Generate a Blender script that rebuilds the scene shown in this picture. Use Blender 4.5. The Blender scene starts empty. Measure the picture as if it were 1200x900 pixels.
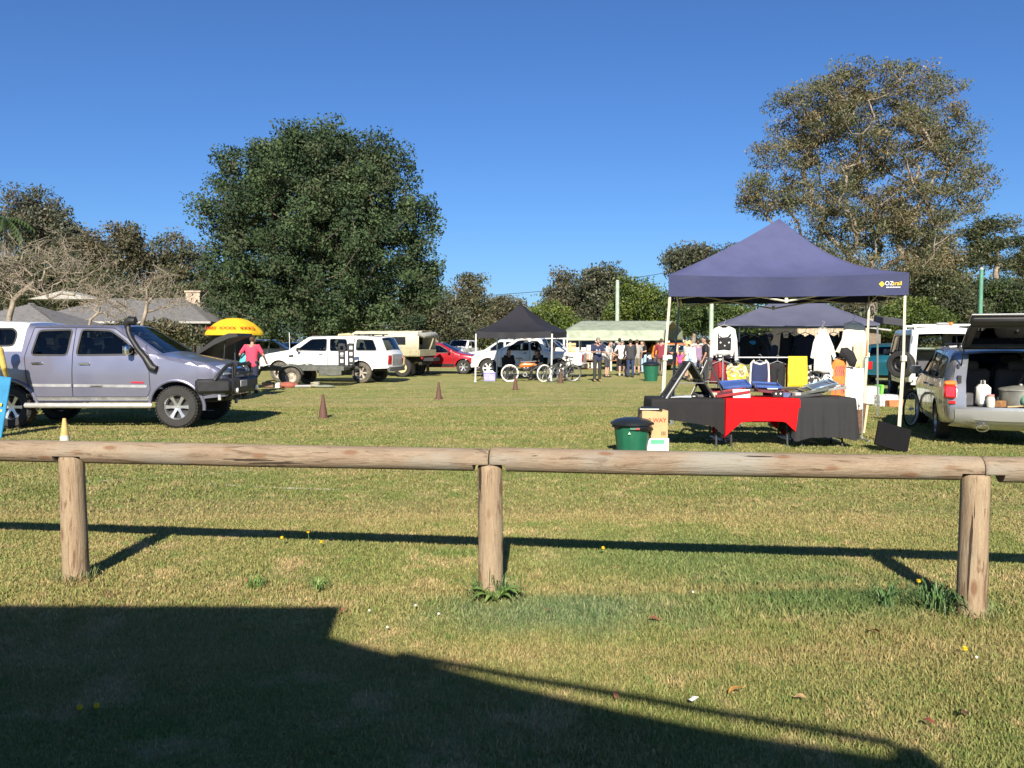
import bpy, bmesh, math, random
import numpy as np
from mathutils import Vector, Matrix, Euler, geometry
R = math.radians
random.seed(7)
rng = np.random.default_rng(7)
scene = bpy.context.scene
COL = scene.collection
# ------------------------------------------------------------------ camera
CZ = 1.6
PITCH = math.atan(50 / 960)
cam = bpy.data.cameras.new('camera')
cam.sensor_width = 36
cam.lens = 28.8
cam.clip_start = 0.05
cam.clip_end = 3000
camo = bpy.data.objects.new('camera', cam)
COL.objects.link(camo)
camo.location = (0, 0, CZ)
camo.rotation_euler = (R(90) - PITCH, 0, 0)
scene.camera = camo
# ------------------------------------------------------------------ sky, sun, exposure
SUN_EL = 31.5
SUN_DX = 0.04
world = bpy.data.worlds.new('World')
scene.world = world
world.use_nodes = True
wn = world.node_tree
bg = wn.nodes['Background']
sky = wn.nodes.new('ShaderNodeTexSky')
sky.sky_type = 'NISHITA'
sky.sun_disc = False
sky.sun_elevation = R(SUN_EL)
sky.sun_rotation = R(180) + math.atan(SUN_DX)
sky.altitude = 0
sky.air_density = 1.0
sky.dust_density = 0.4
sky.ozone_density = 5.0
tint = wn.nodes.new('ShaderNodeMix')
tint.data_type = 'RGBA'
tint.blend_type = 'MULTIPLY'
tint.inputs[0].default_value = 1
tint.inputs[7].default_value = (.68, .97, 1.36, 1)
wn.links.new(sky.outputs[0], tint.inputs[6])
wn.links.new(tint.outputs[2], bg.inputs[0])
bg.inputs[1].default_value = 0.05
sl = bpy.data.lights.new('sun', 'SUN')
sl.energy = 5.0
sl.angle = R(0.5)
sl.color = (1.0, 0.91, 0.76)
so = bpy.data.objects.new('sun', sl)
COL.objects.link(so)
SUND = Vector((-SUN_DX, -1, 0)).normalized() * math.cos(R(SUN_EL)) + Vector((0, 0, math.sin(R(SUN_EL))))
so.rotation_euler = SUND.to_track_quat('Z', 'Y').to_euler()
so.location = (0, -20, 20)
vs = scene.view_settings
vs.view_transform = 'Standard'
vs.look = 'None'
vs.gamma = 1
vs.use_curve_mapping = False
vs.exposure = 0.85
scene.cycles.max_bounces = 6
scene.cycles.transparent_max_bounces = 12

# ------------------------------------------------------------------ helpers
CP, SP = math.cos(PITCH), math.sin(PITCH)


def at(px, py, d):
    u = (px - 600) / 960
    v = (450 - py) / 960
    y = CP + v * SP
    z = -SP + v * CP
    k = d / y
    return Vector((u * k, d, CZ + z * k))


def gnd(px, py):
    u = (px - 600) / 960
    v = (450 - py) / 960
    y = CP + v * SP
    z = -SP + v * CP
    k = -CZ / z
    return Vector((u * k, y * k, 0))


def X(px, d):
    return (px - 600) / 960 * d


def Z(py, d):
    return at(600, py, d).z


def tag(o, label=None, cat=None, group=None, kind=None):
    if label:
        o['label'] = label
    if cat:
        o['category'] = cat
    if group:
        o['group'] = group
    if kind:
        o['kind'] = kind
    return o


def thing(name, label, cat, loc=(0, 0, 0), rz=0, group=None):
    o = bpy.data.objects.new(name, None)
    o.empty_display_size = 0.1
    COL.objects.link(o)
    o.location = loc
    o.rotation_euler = (0, 0, rz)
    return tag(o, label, cat, group)


def link(name, me, mats=None, parent=None, loc=None, rot=None):
    o = bpy.data.objects.new(name, me)
    COL.objects.link(o)
    if mats is not None and len(me.materials) == 0:
        for m in (mats if isinstance(mats, (list, tuple)) else [mats]):
            me.materials.append(m)
    if parent:
        o.parent = parent
    if loc is not None:
        o.location = loc
    if rot is not None:
        o.rotation_euler = rot
    return o


def copy_tree(o, parent=None):
    c = o.copy()
    COL.objects.link(c)
    c.parent = parent
    for ch in list(o.children):
        copy_tree(ch, c)
    return c


def shade(me, ang=38):
    n = len(me.polygons)
    if n:
        me.polygons.foreach_set('use_smooth', np.ones(n, dtype=bool))
        me.set_sharp_from_angle(angle=R(ang))


def mesh_np(name, V, F, mats=None, parent=None, col=None, smooth=False):
    V = np.asarray(V, dtype=np.float32)
    F = np.asarray(F, dtype=np.int32)
    k = F.shape[1]
    me = bpy.data.meshes.new(name)
    me.vertices.add(len(V))
    me.vertices.foreach_set('co', V.ravel())
    me.loops.add(F.size)
    me.loops.foreach_set('vertex_index', F.ravel())
    me.polygons.add(len(F))
    me.polygons.foreach_set('loop_start', np.arange(0, F.size, k, dtype=np.int32))
    me.update(calc_edges=True)
    if col is not None:
        a = me.color_attributes.new('Col', 'FLOAT_COLOR', 'POINT')
        c4 = np.ones((len(V), 4), dtype=np.float32)
        c4[:, :3] = col
        a.data.foreach_set('color', c4.ravel())
    if smooth:
        me.polygons.foreach_set('use_smooth', np.ones(len(F), dtype=bool))
    return link(name, me, mats, parent)


class MB:
    def __init__(s):
        s.V = []
        s.F = []
        s.I = []

    def add(s, vs_, fs, mi=0):
        b = len(s.V)
        s.V += [Vector(v) for v in vs_]
        for f in fs:
            s.F.append([b + i for i in f])
            s.I.append(mi)
        return s

    def box(s, c, sz, rot=None, ch=0.0, mi=0):
        hx, hy, hz = sz[0] / 2, sz[1] / 2, sz[2] / 2
        ch = min(ch, hx * .9, hy * .9, hz * .9)
        M_ = (rot if isinstance(rot, Matrix) else Euler(rot).to_matrix()) if rot is not None else None
        c = Vector(c)
        vs_ = []
        if ch <= 0:
            for a in (-1, 1):
                for b in (-1, 1):
                    for d in (-1, 1):
                        vs_.append(Vector((a * hx, b * hy, d * hz)))
            fs = [(0, 1, 3, 2), (4, 6, 7, 5), (0, 4, 5, 1), (2, 3, 7, 6), (0, 2, 6, 4), (1, 5, 7, 3)]
        else:
            idx = {}
            for a in (-1, 1):
                for b in (-1, 1):
                    for d in (-1, 1):
                        for ax in range(3):
                            p = [a * (hx - ch), b * (hy - ch), d * (hz - ch)]
                            p[ax] = (a, b, d)[ax] * (hx, hy, hz)[ax]
                            idx[(a, b, d, ax)] = len(vs_)
                            vs_.append(Vector(p))
            fs = []
            S = (-1, 1)
            for a in S:
                q = [(-1, -1), (1, -1), (1, 1), (-1, 1)]
                if a < 0:
                    q = q[::-1]
                fs.append([idx[(a, b, d, 0)] for b, d in q])
                fs.append([idx[(d, a, b, 1)] for b, d in q])
                fs.append([idx[(b, d, a, 2)] for b, d in q])
            for a in S:
                for b in S:
                    fs.append([idx[(a, b, -1, 0)], idx[(a, b, 1, 0)], idx[(a, b, 1, 1)], idx[(a, b, -1, 1)]])
                    fs.append([idx[(a, -1, b, 0)], idx[(a, 1, b, 0)], idx[(a, 1, b, 2)], idx[(a, -1, b, 2)]])
                    fs.append([idx[(-1, a, b, 1)], idx[(1, a, b, 1)], idx[(1, a, b, 2)], idx[(-1, a, b, 2)]])
                    for d in S:
                        fs.append([idx[(a, b, d, 0)], idx[(a, b, d, 1)], idx[(a, b, d, 2)]])
        if M_ is not None:
            vs_ = [M_ @ v for v in vs_]
        return s.add([v + c for v in vs_], fs, mi)

    def tube(s, pts, rad, n=8, mi=0, caps=True, closed=False):
        pts = [Vector(p) for p in pts]
        k = len(pts)
        if not hasattr(rad, '__len__'):
            rad = [rad] * k
        tang = []
        for i in range(k):
            if closed:
                t = pts[(i + 1) % k] - pts[i - 1]
            else:
                t = pts[min(i + 1, k - 1)] - pts[max(i - 1, 0)]
            tang.append(t.normalized() if t.length > 1e-9 else Vector((0, 0, 1)))
        up = Vector((0, 0, 1)) if abs(tang[0].z) < .9 else Vector((1, 0, 0))
        u = tang[0].cross(up).normalized()
        vs_ = []
        for i in range(k):
            t = tang[i]
            u = (u - t * u.dot(t))
            if u.length < 1e-6:
                u = t.orthogonal()
            u.normalize()
            w = t.cross(u)
            for j in range(n):
                a = 2 * math.pi * j / n
                vs_.append(pts[i] + (u * math.cos(a) + w * math.sin(a)) * rad[i])
        fs = []
        kk = k if closed else k - 1
        for i in range(kk):
            i2 = (i + 1) % k
            for j in range(n):
                fs.append((i * n + j, i * n + (j + 1) % n, i2 * n + (j + 1) % n, i2 * n + j))
        if caps and not closed:
            fs.append(tuple(range(n))[::-1])
            fs.append(tuple((k - 1) * n + j for j in range(n)))
        return s.add(vs_, fs, mi)

    def cyl(s, p, q, r0, r1=None, n=12, mi=0):
        return s.tube([p, q], [r0, r0 if r1 is None else r1], n, mi)

    def lathe(s, prof, n=24, M_=None, mi=0, capped=False):
        vs_ = []
        k = len(prof)
        for j in range(n):
            a = 2 * math.pi * j / n
            for r, h in prof:
                vs_.append(Vector((r * math.cos(a), r * math.sin(a), h)))
        fs = []
        for j in range(n):
            j2 = (j + 1) % n
            for i in range(k - 1):
                fs.append((j * k + i, j2 * k + i, j2 * k + i + 1, j * k + i + 1))
        if capped:
            fs.append(tuple(j * k for j in range(n))[::-1])
            fs.append(tuple(j * k + k - 1 for j in range(n)))
        if M_ is not None:
            vs_ = [M_ @ v for v in vs_]
        return s.add(vs_, fs, mi)

    def ball(s, c, r, nu=12, nv=8, rot=None, mi=0):
        if not hasattr(r, '__len__'):
            r = (r, r, r)
        M_ = Euler(rot).to_matrix() if rot is not None else None
        vs_, fs = [], []
        for i in range(nv + 1):
            th = math.pi * i / nv
            for j in range(nu):
                a = 2 * math.pi * j / nu
                v = Vector((r[0] * math.sin(th) * math.cos(a), r[1] * math.sin(th) * math.sin(a), r[2] * math.cos(th)))
                vs_.append((M_ @ v if M_ else v) + Vector(c))
        for i in range(nv):
            for j in range(nu):
                fs.append((i * nu + j, i * nu + (j + 1) % nu, (i + 1) * nu + (j + 1) % nu, (i + 1) * nu + j))
        return s.add(vs_, fs, mi)

    def prism(s, poly, h, M_=None, mi=0):
        """poly in local xy, thickness h along z"""
        n = len(poly)
        vs_ = [Vector((p[0], p[1], 0)) for p in poly] + [Vector((p[0], p[1], h)) for p in poly]
        fs = [tuple(range(n))[::-1], tuple(range(n, 2 * n))] + [(i, (i + 1) % n, n + (i + 1) % n, n + i) for i in range(n)]
        if M_ is not None:
            vs_ = [M_ @ v for v in vs_]
        return s.add(vs_, fs, mi)

    def build(s, name, mats, parent=None, smooth=38, loc=None, rot=None):
        me = bpy.data.meshes.new(name)
        me.from_pydata([tuple(v) for v in s.V], [], s.F)
        ml = mats if isinstance(mats, (list, tuple)) else [mats]
        for m in ml:
            me.materials.append(m)
        if len(ml) > 1:
            me.polygons.foreach_set('material_index', np.array(s.I, dtype=np.int32))
        bm = bmesh.new()
        bm.from_mesh(me)
        bmesh.ops.remove_doubles(bm, verts=bm.verts, dist=1e-5)
        bmesh.ops.recalc_face_normals(bm, faces=bm.faces)
        bm.to_mesh(me)
        bm.free()
        if smooth:
            shade(me, smooth)
        return link(name, me, None, parent, loc, rot)


def inpoly(P, poly):
    P = np.asarray(P)
    x, y = P[:, 0], P[:, 1]
    q = np.asarray(poly)
    ins = np.zeros(len(P), bool)
    j = len(q) - 1
    for i in range(len(q)):
        xi, yi = q[i]
        xj, yj = q[j]
        c = ((yi > y) != (yj > y)) & (x < (xj - xi) * (y - yi) / (yj - yi + 1e-12) + xi)
        ins ^= c
        j = i
    return ins


def segdist(P, A, closed=False):
    P = np.asarray(P)
    A = np.asarray(A)
    B = np.roll(A, -1, axis=0) if closed else A[1:]
    A_ = A if closed else A[:-1]
    d = np.full(len(P), 1e9)
    for a, b in zip(A_, B):
        ab = b - a
        t = np.clip(((P - a) @ ab) / (ab @ ab + 1e-12), 0, 1)
        d = np.minimum(d, np.hypot(*(P - a - t[:, None] * ab).T))
    return d


def densify(poly, step, closed=True):
    out = []
    n = len(poly)
    for i in range(n if closed else n - 1):
        a = np.array(poly[i], float)
        b = np.array(poly[(i + 1) % n], float)
        k = max(1, int(math.ceil(np.linalg.norm(b - a) / step)))
        for j in range(k):
            out.append(tuple(a + (b - a) * j / k))
    if not closed:
        out.append(tuple(poly[-1]))
    return out


def roundpoly(poly, r, n=3):
    out = []
    k = len(poly)
    for i in range(k):
        p0, p, p1 = (np.array(poly[(i + j) % k], float) for j in (-1, 0, 1))
        a = p + (p0 - p) / np.linalg.norm(p0 - p) * min(r, .45 * np.linalg.norm(p0 - p))
        b = p + (p1 - p) / np.linalg.norm(p1 - p) * min(r, .45 * np.linalg.norm(p1 - p))
        for t in np.linspace(0, 1, n + 1):
            out.append(tuple((1 - t) ** 2 * a + 2 * t * (1 - t) * p + t * t * b))
    return out


def cdt(loops, pts):
    """triangulate closed loops (constraints) plus loose points"""
    vv, ee = [], []
    for lp in loops:
        b = len(vv)
        vv += [Vector(p) for p in lp]
        ee += [(b + i, b + (i + 1) % len(lp)) for i in range(len(lp))]
    vv += [Vector(p) for p in pts]
    ov, oe, of, *_ = geometry.delaunay_2d_cdt(vv, ee, [], 0, 1e-5)
    P = np.array([tuple(v) for v in ov])
    T = np.array([f for f in of if len(f) == 3], dtype=int)
    return P, T


def pillow(mb, poly, th, M_, res=.05, fold=0.0, ff=25.0, mi=0, edge=None):
    """closed outline in local xz inflated along +-y: cloth, cushions, garments"""
    dp = densify(poly, res)
    P0 = np.array(dp)
    lo, hi = P0.min(0), P0.max(0)
    g = np.array([(x, z) for x in np.arange(lo[0] + res / 2, hi[0], res) for z in np.arange(lo[1] + res / 2, hi[1], res)])
    if len(g):
        g = g[inpoly(g, dp)]
    if len(g):
        g = g[segdist(g, P0, True) > res * .45]
    P, T = cdt([dp], g)
    cen = P[T].mean(1)
    T = T[inpoly(cen, dp)]
    d = segdist(P, P0, True)
    e = edge or th * 1.5
    h = th * np.sqrt(np.clip(1 - (1 - np.clip(d / e, 0, 1)) ** 2, 0, 1))
    w = fold * np.sin(P[:, 0] * ff + 1.3 * np.sin(P[:, 1] * 3)) * np.clip((hi[1] - P[:, 1]) / max(hi[1] - lo[1], .01) + .2, 0, 1)
    n = len(P)
    vs_ = [M_ @ Vector((P[i, 0], -h[i] + w[i], P[i, 1])) for i in range(n)] + [M_ @ Vector((P[i, 0], h[i] + w[i], P[i, 1])) for i in range(n)]
    fs = [tuple(t) for t in T] + [tuple(n + i for i in t[::-1]) for t in T]
    mb.add(vs_, fs, mi)
    return mb


# ------------------------------------------------------------------ materials
MATS = {}


def mat(name, rgb, rough=.6, metal=0.0, var=.12, scale=6.0, bump=0.0, bscale=40.0, coat=0.0, spec=.5, rgb2=None, stretch=None):
    if name in MATS:
        return MATS[name]
    m = bpy.data.materials.new(name)
    m.use_nodes = True
    nt = m.node_tree
    N, L = nt.nodes, nt.links
    p = N['Principled BSDF']
    p.inputs['Roughness'].default_value = rough
    p.inputs['Metallic'].default_value = metal
    p.inputs['Specular IOR Level'].default_value = spec
    p.inputs['Coat Weight'].default_value = coat
    p.inputs['Coat Roughness'].default_value = .06
    tc = N.new('ShaderNodeTexCoord')
    src = tc.outputs['Object']
    if stretch:
        mp = N.new('ShaderNodeMapping')
        mp.inputs['Scale'].default_value = stretch
        L.new(src, mp.inputs[0])
        src = mp.outputs[0]
    nz = N.new('ShaderNodeTexNoise')
    nz.inputs['Scale'].default_value = scale
    nz.inputs['Detail'].default_value = 5
    nz.inputs['Roughness'].default_value = .65
    L.new(src, nz.inputs['Vector'])
    mx = N.new('ShaderNodeMix')
    mx.data_type = 'RGBA'
    lo = rgb2 if rgb2 else tuple(c * (1 - var * 2) for c in rgb)
    hi = rgb if rgb2 else tuple(min(1, c * (1 + var)) for c in rgb)
    mx.inputs[6].default_value = (*lo, 1)
    mx.inputs[7].default_value = (*hi, 1)
    mr = N.new('ShaderNodeMapRange')
    mr.inputs[1].default_value = .3
    mr.inputs[2].default_value = .65
    L.new(nz.outputs[0], mr.inputs[0])
    L.new(mr.outputs[0], mx.inputs[0])
    L.new(mx.outputs[2], p.inputs['Base Color'])
    rr = N.new('ShaderNodeMapRange')
    rr.inputs[3].default_value = max(.02, rough * .8)
    rr.inputs[4].default_value = min(1, rough * 1.25)
    L.new(nz.outputs[0], rr.inputs[0])
    L.new(rr.outputs[0], p.inputs['Roughness'])
    if bump:
        n2 = N.new('ShaderNodeTexNoise')
        n2.inputs['Scale'].default_value = bscale
        n2.inputs['Detail'].default_value = 4
        L.new(src, n2.inputs['Vector'])
        bp = N.new('ShaderNodeBump')
        bp.inputs['Strength'].default_value = bump
        bp.inputs['Distance'].default_value = .02
        L.new(n2.outputs[0], bp.inputs['Height'])
        L.new(bp.outputs[0], p.inputs['Normal'])
    MATS[name] = m
    return m


def glass(name, tint=(.2, .23, .24), rough=.02):
    if name in MATS:
        return MATS[name]
    m = bpy.data.materials.new(name)
    m.use_nodes = True
    N, L = m.node_tree.nodes, m.node_tree.links
    N.remove(N['Principled BSDF'])
    t = N.new('ShaderNodeBsdfTransparent')
    t.inputs[0].default_value = (*tint, 1)
    g = N.new('ShaderNodeBsdfGlossy')
    g.inputs['Roughness'].default_value = rough
    f = N.new('ShaderNodeFresnel')
    f.inputs[0].default_value = 1.5
    mx = N.new('ShaderNodeMixShader')
    L.new(f.outputs[0], mx.inputs[0])
    L.new(t.outputs[0], mx.inputs[1])
    L.new(g.outputs[0], mx.inputs[2])
    L.new(mx.outputs[0], N['Material Output'].inputs[0])
    MATS[name] = m
    return m


def leafmat(name, trans=.25, rough=.5):
    m = bpy.data.materials.new(name)
    m.use_nodes = True
    N, L = m.node_tree.nodes, m.node_tree.links
    p = N['Principled BSDF']
    a = N.new('ShaderNodeAttribute')
    a.attribute_name = 'Col'
    p.inputs['Roughness'].default_value = rough
    p.inputs['Specular IOR Level'].default_value = .35
    L.new(a.outputs['Color'], p.inputs['Base Color'])
    t = N.new('ShaderNodeBsdfTranslucent')
    L.new(a.outputs['Color'], t.inputs[0])
    mx = N.new('ShaderNodeMixShader')
    mx.inputs[0].default_value = trans
    L.new(p.outputs[0], mx.inputs[1])
    L.new(t.outputs[0], mx.inputs[2])
    L.new(mx.outputs[0], N['Material Output'].inputs[0])
    return m


BLACK = mat('black_plastic', (.012, .012, .013), .5)
RUBBER = mat('tyre_rubber', (.03, .029, .028), .85, var=.2, bump=.4, bscale=60)
DUSTY = mat('dusty_rubber', (.11, .095, .075), .9, var=.3, bump=.5, bscale=50)
CHROME = mat('chrome', (.8, .8, .82), .12, 1.0, var=.03)
STEEL = mat('galvanised_steel', (.5, .5, .5), .4, .8)
ALLOY = mat('alloy_rim', (.62, .62, .63), .3, .85, var=.08)
WHITEP = mat('white_paint', (.76, .76, .74), .3, 0, var=.04, coat=.6)
WHITE = mat('white_plastic', (.78, .77, .74), .45, var=.05)
CREAMLEG = mat('cream_powder_coat', (.74, .7, .55), .4, var=.06)
DARKINT = mat('dark_interior', (.03, .03, .033), .8)
GLASS = glass('car_glass', (.3, .34, .35))
CLEAR = glass('clear_glass', (.75, .8, .78))
RED = mat('red_lens', (.5, .012, .015), .2, coat=1)
ORANGE = mat('orange_lens', (.75, .2, .02), .25, coat=1)
LENS = mat('clear_lens', (.7, .72, .74), .12, .3, coat=1)
PLATE = mat('number_plate', (.55, .5, .5), .4)


def text(name, body, size, M_, m, parent=None, depth=.002, align='CENTER', sx=1.0, bold=.012):
    cu = bpy.data.curves.new(name, 'FONT')
    cu.body = body
    cu.size = size
    cu.extrude = depth
    cu.align_x = align
    cu.align_y = 'CENTER'
    cu.offset = size * bold
    o = bpy.data.objects.new(name + '_tmp', cu)
    COL.objects.link(o)
    dg = bpy.context.evaluated_depsgraph_get()
    me = bpy.data.meshes.new_from_object(o.evaluated_get(dg))
    bpy.data.objects.remove(o)
    me.transform(Matrix.Diagonal((sx, 1, 1, 1)))
    me.transform(M_)
    me.materials.clear()
    return link(name, me, m, parent)


def bake(o, *mods):
    """apply the modifiers already set on o (no bpy.ops)"""
    dg = bpy.context.evaluated_depsgraph_get()
    me = bpy.data.meshes.new_from_object(o.evaluated_get(dg))
    o.modifiers.clear()
    o.data = me
    return o
# ------------------------------------------------------------------ ground
def field_colour(N, L):
    """world-space turf colour: dry straw, olive and greener patches"""
    g = N.new('ShaderNodeNewGeometry')

    def noise(sc, det=4, ro=.6):
        n = N.new('ShaderNodeTexNoise')
        n.inputs['Scale'].default_value = sc
        n.inputs['Detail'].default_value = det
        n.inputs['Roughness'].default_value = ro
        L.new(g.outputs['Position'], n.inputs['Vector'])
        return n.outputs[0]

    def ramp(v, a, b):
        r = N.new('ShaderNodeMapRange')
        r.inputs[1].default_value = a
        r.inputs[2].default_value = b
        r.interpolation_type = 'SMOOTHSTEP'
        L.new(v, r.inputs[0])
        return r.outputs[0]

    def mix(f, a, b):
        m = N.new('ShaderNodeMix')
        m.data_type = 'RGBA'
        if hasattr(f, 'node'):
            L.new(f, m.inputs[0])
        else:
            m.inputs[0].default_value = f
        for k, c in ((6, a), (7, b)):
            if hasattr(c, 'node'):
                L.new(c, m.inputs[k])
            else:
                m.inputs[k].default_value = (*c, 1)
        return m.outputs[2]
    c = mix(ramp(noise(.55), .38, .62), (.185, .205, .066), (.25, .23, .09))
    c = mix(ramp(noise(2.3, 5), .5, .68), c, (.34, .28, .135))
    c = mix(ramp(noise(1.1, 5), .56, .72), c, (.13, .19, .05))
    c = mix(ramp(noise(1.7, 6, .7), .62, .74), c, (.2, .135, .075))
    c = mix(ramp(noise(7, 3, .6), .55, .7), c, (.155, .2, .06))
    # greener unmown belt along the fence line
    sx = N.new('ShaderNodeSeparateXYZ')
    L.new(g.outputs['Position'], sx.inputs[0])

    def blob(cx, cy, rx, ry):
        v = N.new('ShaderNodeVectorMath')
        v.operation = 'SUBTRACT'
        L.new(g.outputs['Position'], v.inputs[0])
        v.inputs[1].default_value = (cx, cy, 0)
        w = N.new('ShaderNodeVectorMath')
        w.operation = 'MULTIPLY'
        L.new(v.outputs[0], w.inputs[0])
        w.inputs[1].default_value = (1 / rx, 1 / ry, 0)
        ln = N.new('ShaderNodeVectorMath')
        ln.operation = 'LENGTH'
        L.new(w.outputs[0], ln.inputs[0])
        ad = N.new('ShaderNodeMath')
        ad.operation = 'MULTIPLY_ADD'
        L.new(noise(3.2), ad.inputs[0])
        ad.inputs[1].default_value = 1.0
        L.new(ln.outputs[1], ad.inputs[2])
        r = N.new('ShaderNodeMapRange')
        r.inputs[1].default_value = 1.75
        r.inputs[2].default_value = .7
        r.interpolation_type = 'SMOOTHSTEP'
        L.new(ad.outputs[0], r.inputs[0])
        return r.outputs[0]
    for b, col in (((0.3, 4.8, .95, .5), (.135, .18, .08)), ((2.0, 5.1, 1.1, .6), (.11, .165, .055)), ((1.3, 6.0, 1.4, .8), (.14, .18, .06))):
        c = mix(blob(*b), c, col)
    # faint mowing bands across the field
    mp = N.new('ShaderNodeMapping')
    mp.inputs['Scale'].default_value = (.05, .9, 1)
    mp.inputs['Rotation'].default_value = (0, 0, .06)
    L.new(g.outputs['Position'], mp.inputs[0])
    nb = N.new('ShaderNodeTexNoise')
    nb.inputs['Scale'].default_value = 1
    nb.inputs['Detail'].default_value = 3
    L.new(mp.outputs[0], nb.inputs['Vector'])
    c = mix(ramp(nb.outputs[0], .5, .66), c, (.27, .235, .1))
    return c, noise


def turf_material():
    m = bpy.data.materials.new('turf_soil')
    m.use_nodes = True
    N, L = m.node_tree.nodes, m.node_tree.links
    c, noise = field_colour(N, L)
    p = N['Principled BSDF']
    p.inputs['Roughness'].default_value = .95
    p.inputs['Specular IOR Level'].default_value = .1
    fine = noise(38, 6, .75)
    r = N.new('ShaderNodeMapRange')
    r.inputs[1].default_value = .35
    r.inputs[2].default_value = .65
    r.inputs[3].default_value = 1.05
    r.inputs[4].default_value = 1.75
    L.new(fine, r.inputs[0])
    mu = N.new('ShaderNodeVectorMath')
    mu.operation = 'SCALE'
    L.new(c, mu.inputs[0])
    L.new(r.outputs[0], mu.inputs['Scale'])
    L.new(mu.outputs[0], p.inputs['Base Color'])
    bp = N.new('ShaderNodeBump')
    bp.inputs['Strength'].default_value = .9
    bp.inputs['Distance'].default_value = .05
    L.new(fine, bp.inputs['Height'])
    L.new(bp.outputs[0], p.inputs['Normal'])
    return m


def blade_material():
    m = bpy.data.materials.new('grass_blade')
    m.use_nodes = True
    N, L = m.node_tree.nodes, m.node_tree.links
    c, noise = field_colour(N, L)
    a = N.new('ShaderNodeAttribute')
    a.attribute_name = 'Col'
    mu = N.new('ShaderNodeVectorMath')
    mu.operation = 'MULTIPLY'
    L.new(c, mu.inputs[0])
    L.new(a.outputs['Color'], mu.inputs[1])
    p = N['Principled BSDF']
    p.inputs['Roughness'].default_value = .6
    p.inputs['Specular IOR Level'].default_value = .25
    L.new(mu.outputs[0], p.inputs['Base Color'])
    t = N.new('ShaderNodeBsdfTranslucent')
    L.new(mu.outputs[0], t.inputs[0])
    mx = N.new('ShaderNodeMixShader')
    mx.inputs[0].default_value = .35
    L.new(p.outputs[0], mx.inputs[1])
    L.new(t.outputs[0], mx.inputs[2])
    L.new(mx.outputs[0], N['Material Output'].inputs[0])
    return m


gm = MB()
xs = [-1500, -300, -100, -40, -20, -10, 0, 10, 20, 40, 100, 300, 1500]
ys = [-300, -40, -10, 0, 5, 10, 20, 40, 80, 160, 400, 2500]
vv = [(x, y, 0) for y in ys for x in xs]
k = len(xs)
gm.add(vv, [(j * k + i, j * k + i + 1, (j + 1) * k + i + 1, (j + 1) * k + i) for j in range(len(ys) - 1) for i in range(k - 1)])
go = gm.build('ground', turf_material(), smooth=0)
tag(go, 'flat mown turf of the showground field', 'ground', kind='structure')


def vnoise(x, y, s, seed):
    """cheap smooth value noise for blade height and density"""
    r_ = np.random.default_rng(seed)
    g = r_.random((64, 64))
    x = x * s
    y = y * s
    i = np.floor(x).astype(int)
    j = np.floor(y).astype(int)
    fx = x - i
    fy = y - j
    fx = fx * fx * (3 - 2 * fx)
    fy = fy * fy * (3 - 2 * fy)
    G = lambda a, b: g[a % 64, b % 64]
    return (G(i, j) * (1 - fx) + G(i + 1, j) * fx) * (1 - fy) + (G(i, j + 1) * (1 - fx) + G(i + 1, j + 1) * fx) * fy


def grass():
    Vs, Fs, Cs = [], [], []
    base = 0
    for d0, d1, dens, h, w in ((2.6, 4.6, 13500, .027, .0026), (4.6, 7.5, 7000, .028, .0038), (7.5, 12, 2200, .032, .0068), (12, 20, 800, .03, .011), (20, 28, 160, .022, .014)):
        area = .5 * 1.42 * (d1 * d1 - d0 * d0)
        n = int(area * dens)
        y = np.sqrt(rng.random(n) * (d1 * d1 - d0 * d0) + d0 * d0)
        x = (rng.random(n) - .5) * 1.42 * y
        hv = vnoise(x, y, .9, 1) * .6 + vnoise(x, y, 4, 2) * .5
        tall = np.exp(-(((x - .1) / .9) ** 2 + ((y - 4.9) / .35) ** 2)) * .5 + np.exp(-(((x - 2.1) / .9) ** 2 + ((y - 5.0) / .5) ** 2)) * .9
        hv = hv * (.55 + .9 * vnoise(x, y, 9, 8))
        hh = h * (.4 + .7 * hv + tall) * (.6 + .6 * rng.random(n))
        # bare / thin spots
        keep = rng.random(n) < .45 + .9 * vnoise(x, y, 2.2, 5)
        x, y, hh = x[keep], y[keep], hh[keep]
        n = len(x)
        a = rng.random(n) * 2 * math.pi
        lean = (.2 + .9 * rng.random(n) ** 1.3) * hh
        la = rng.random(n) * 2 * math.pi
        wv = w * (.6 + .8 * rng.random(n))
        P = np.zeros((n, 5, 3))
        dx, dy = np.cos(a) * wv, np.sin(a) * wv
        lx, ly = np.cos(la) * lean, np.sin(la) * lean
        P[:, 0] = np.stack([x - dx, y - dy, np.full(n, -.004)], 1)
        P[:, 1] = np.stack([x + dx, y + dy, np.full(n, -.004)], 1)
        P[:, 2] = np.stack([x - dx * .8 + lx * .35, y - dy * .8 + ly * .35, hh * .6], 1)
        P[:, 3] = np.stack([x + dx * .8 + lx * .35, y + dy * .8 + ly * .35, hh * .6], 1)
        P[:, 4] = np.stack([x + lx, y + ly, hh], 1)
        idx = base + np.arange(n)[:, None] * 5
        F = np.concatenate([idx + [0, 1, 3], idx + [0, 3, 2], idx + [2, 3, 4]])
        base += n * 5
        dry = rng.random(n) - (.16 if d0 < 5 else 0)
        c = np.ones((n, 3)) * (.95 + .45 * rng.random((n, 1)))
        d_ = dry < .22
        c[d_] = c[d_] * np.array([1.3, 1.15, 1.25])
        if d0 < 5:
            c *= 1.16
        g_ = dry > .72
        c[g_] = c[g_] * np.array([.8, 1.0, .8])
        Vs.append(P.reshape(-1, 3))
        Fs.append(F)
        Cs.append(np.repeat(c, 5, axis=0))
    o = mesh_np('grass', np.concatenate(Vs), np.concatenate(Fs), blade_material(), col=np.concatenate(Cs))
    tag(o, 'short dry mown grass covering the field', 'grass', kind='stuff')


grass()

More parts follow.
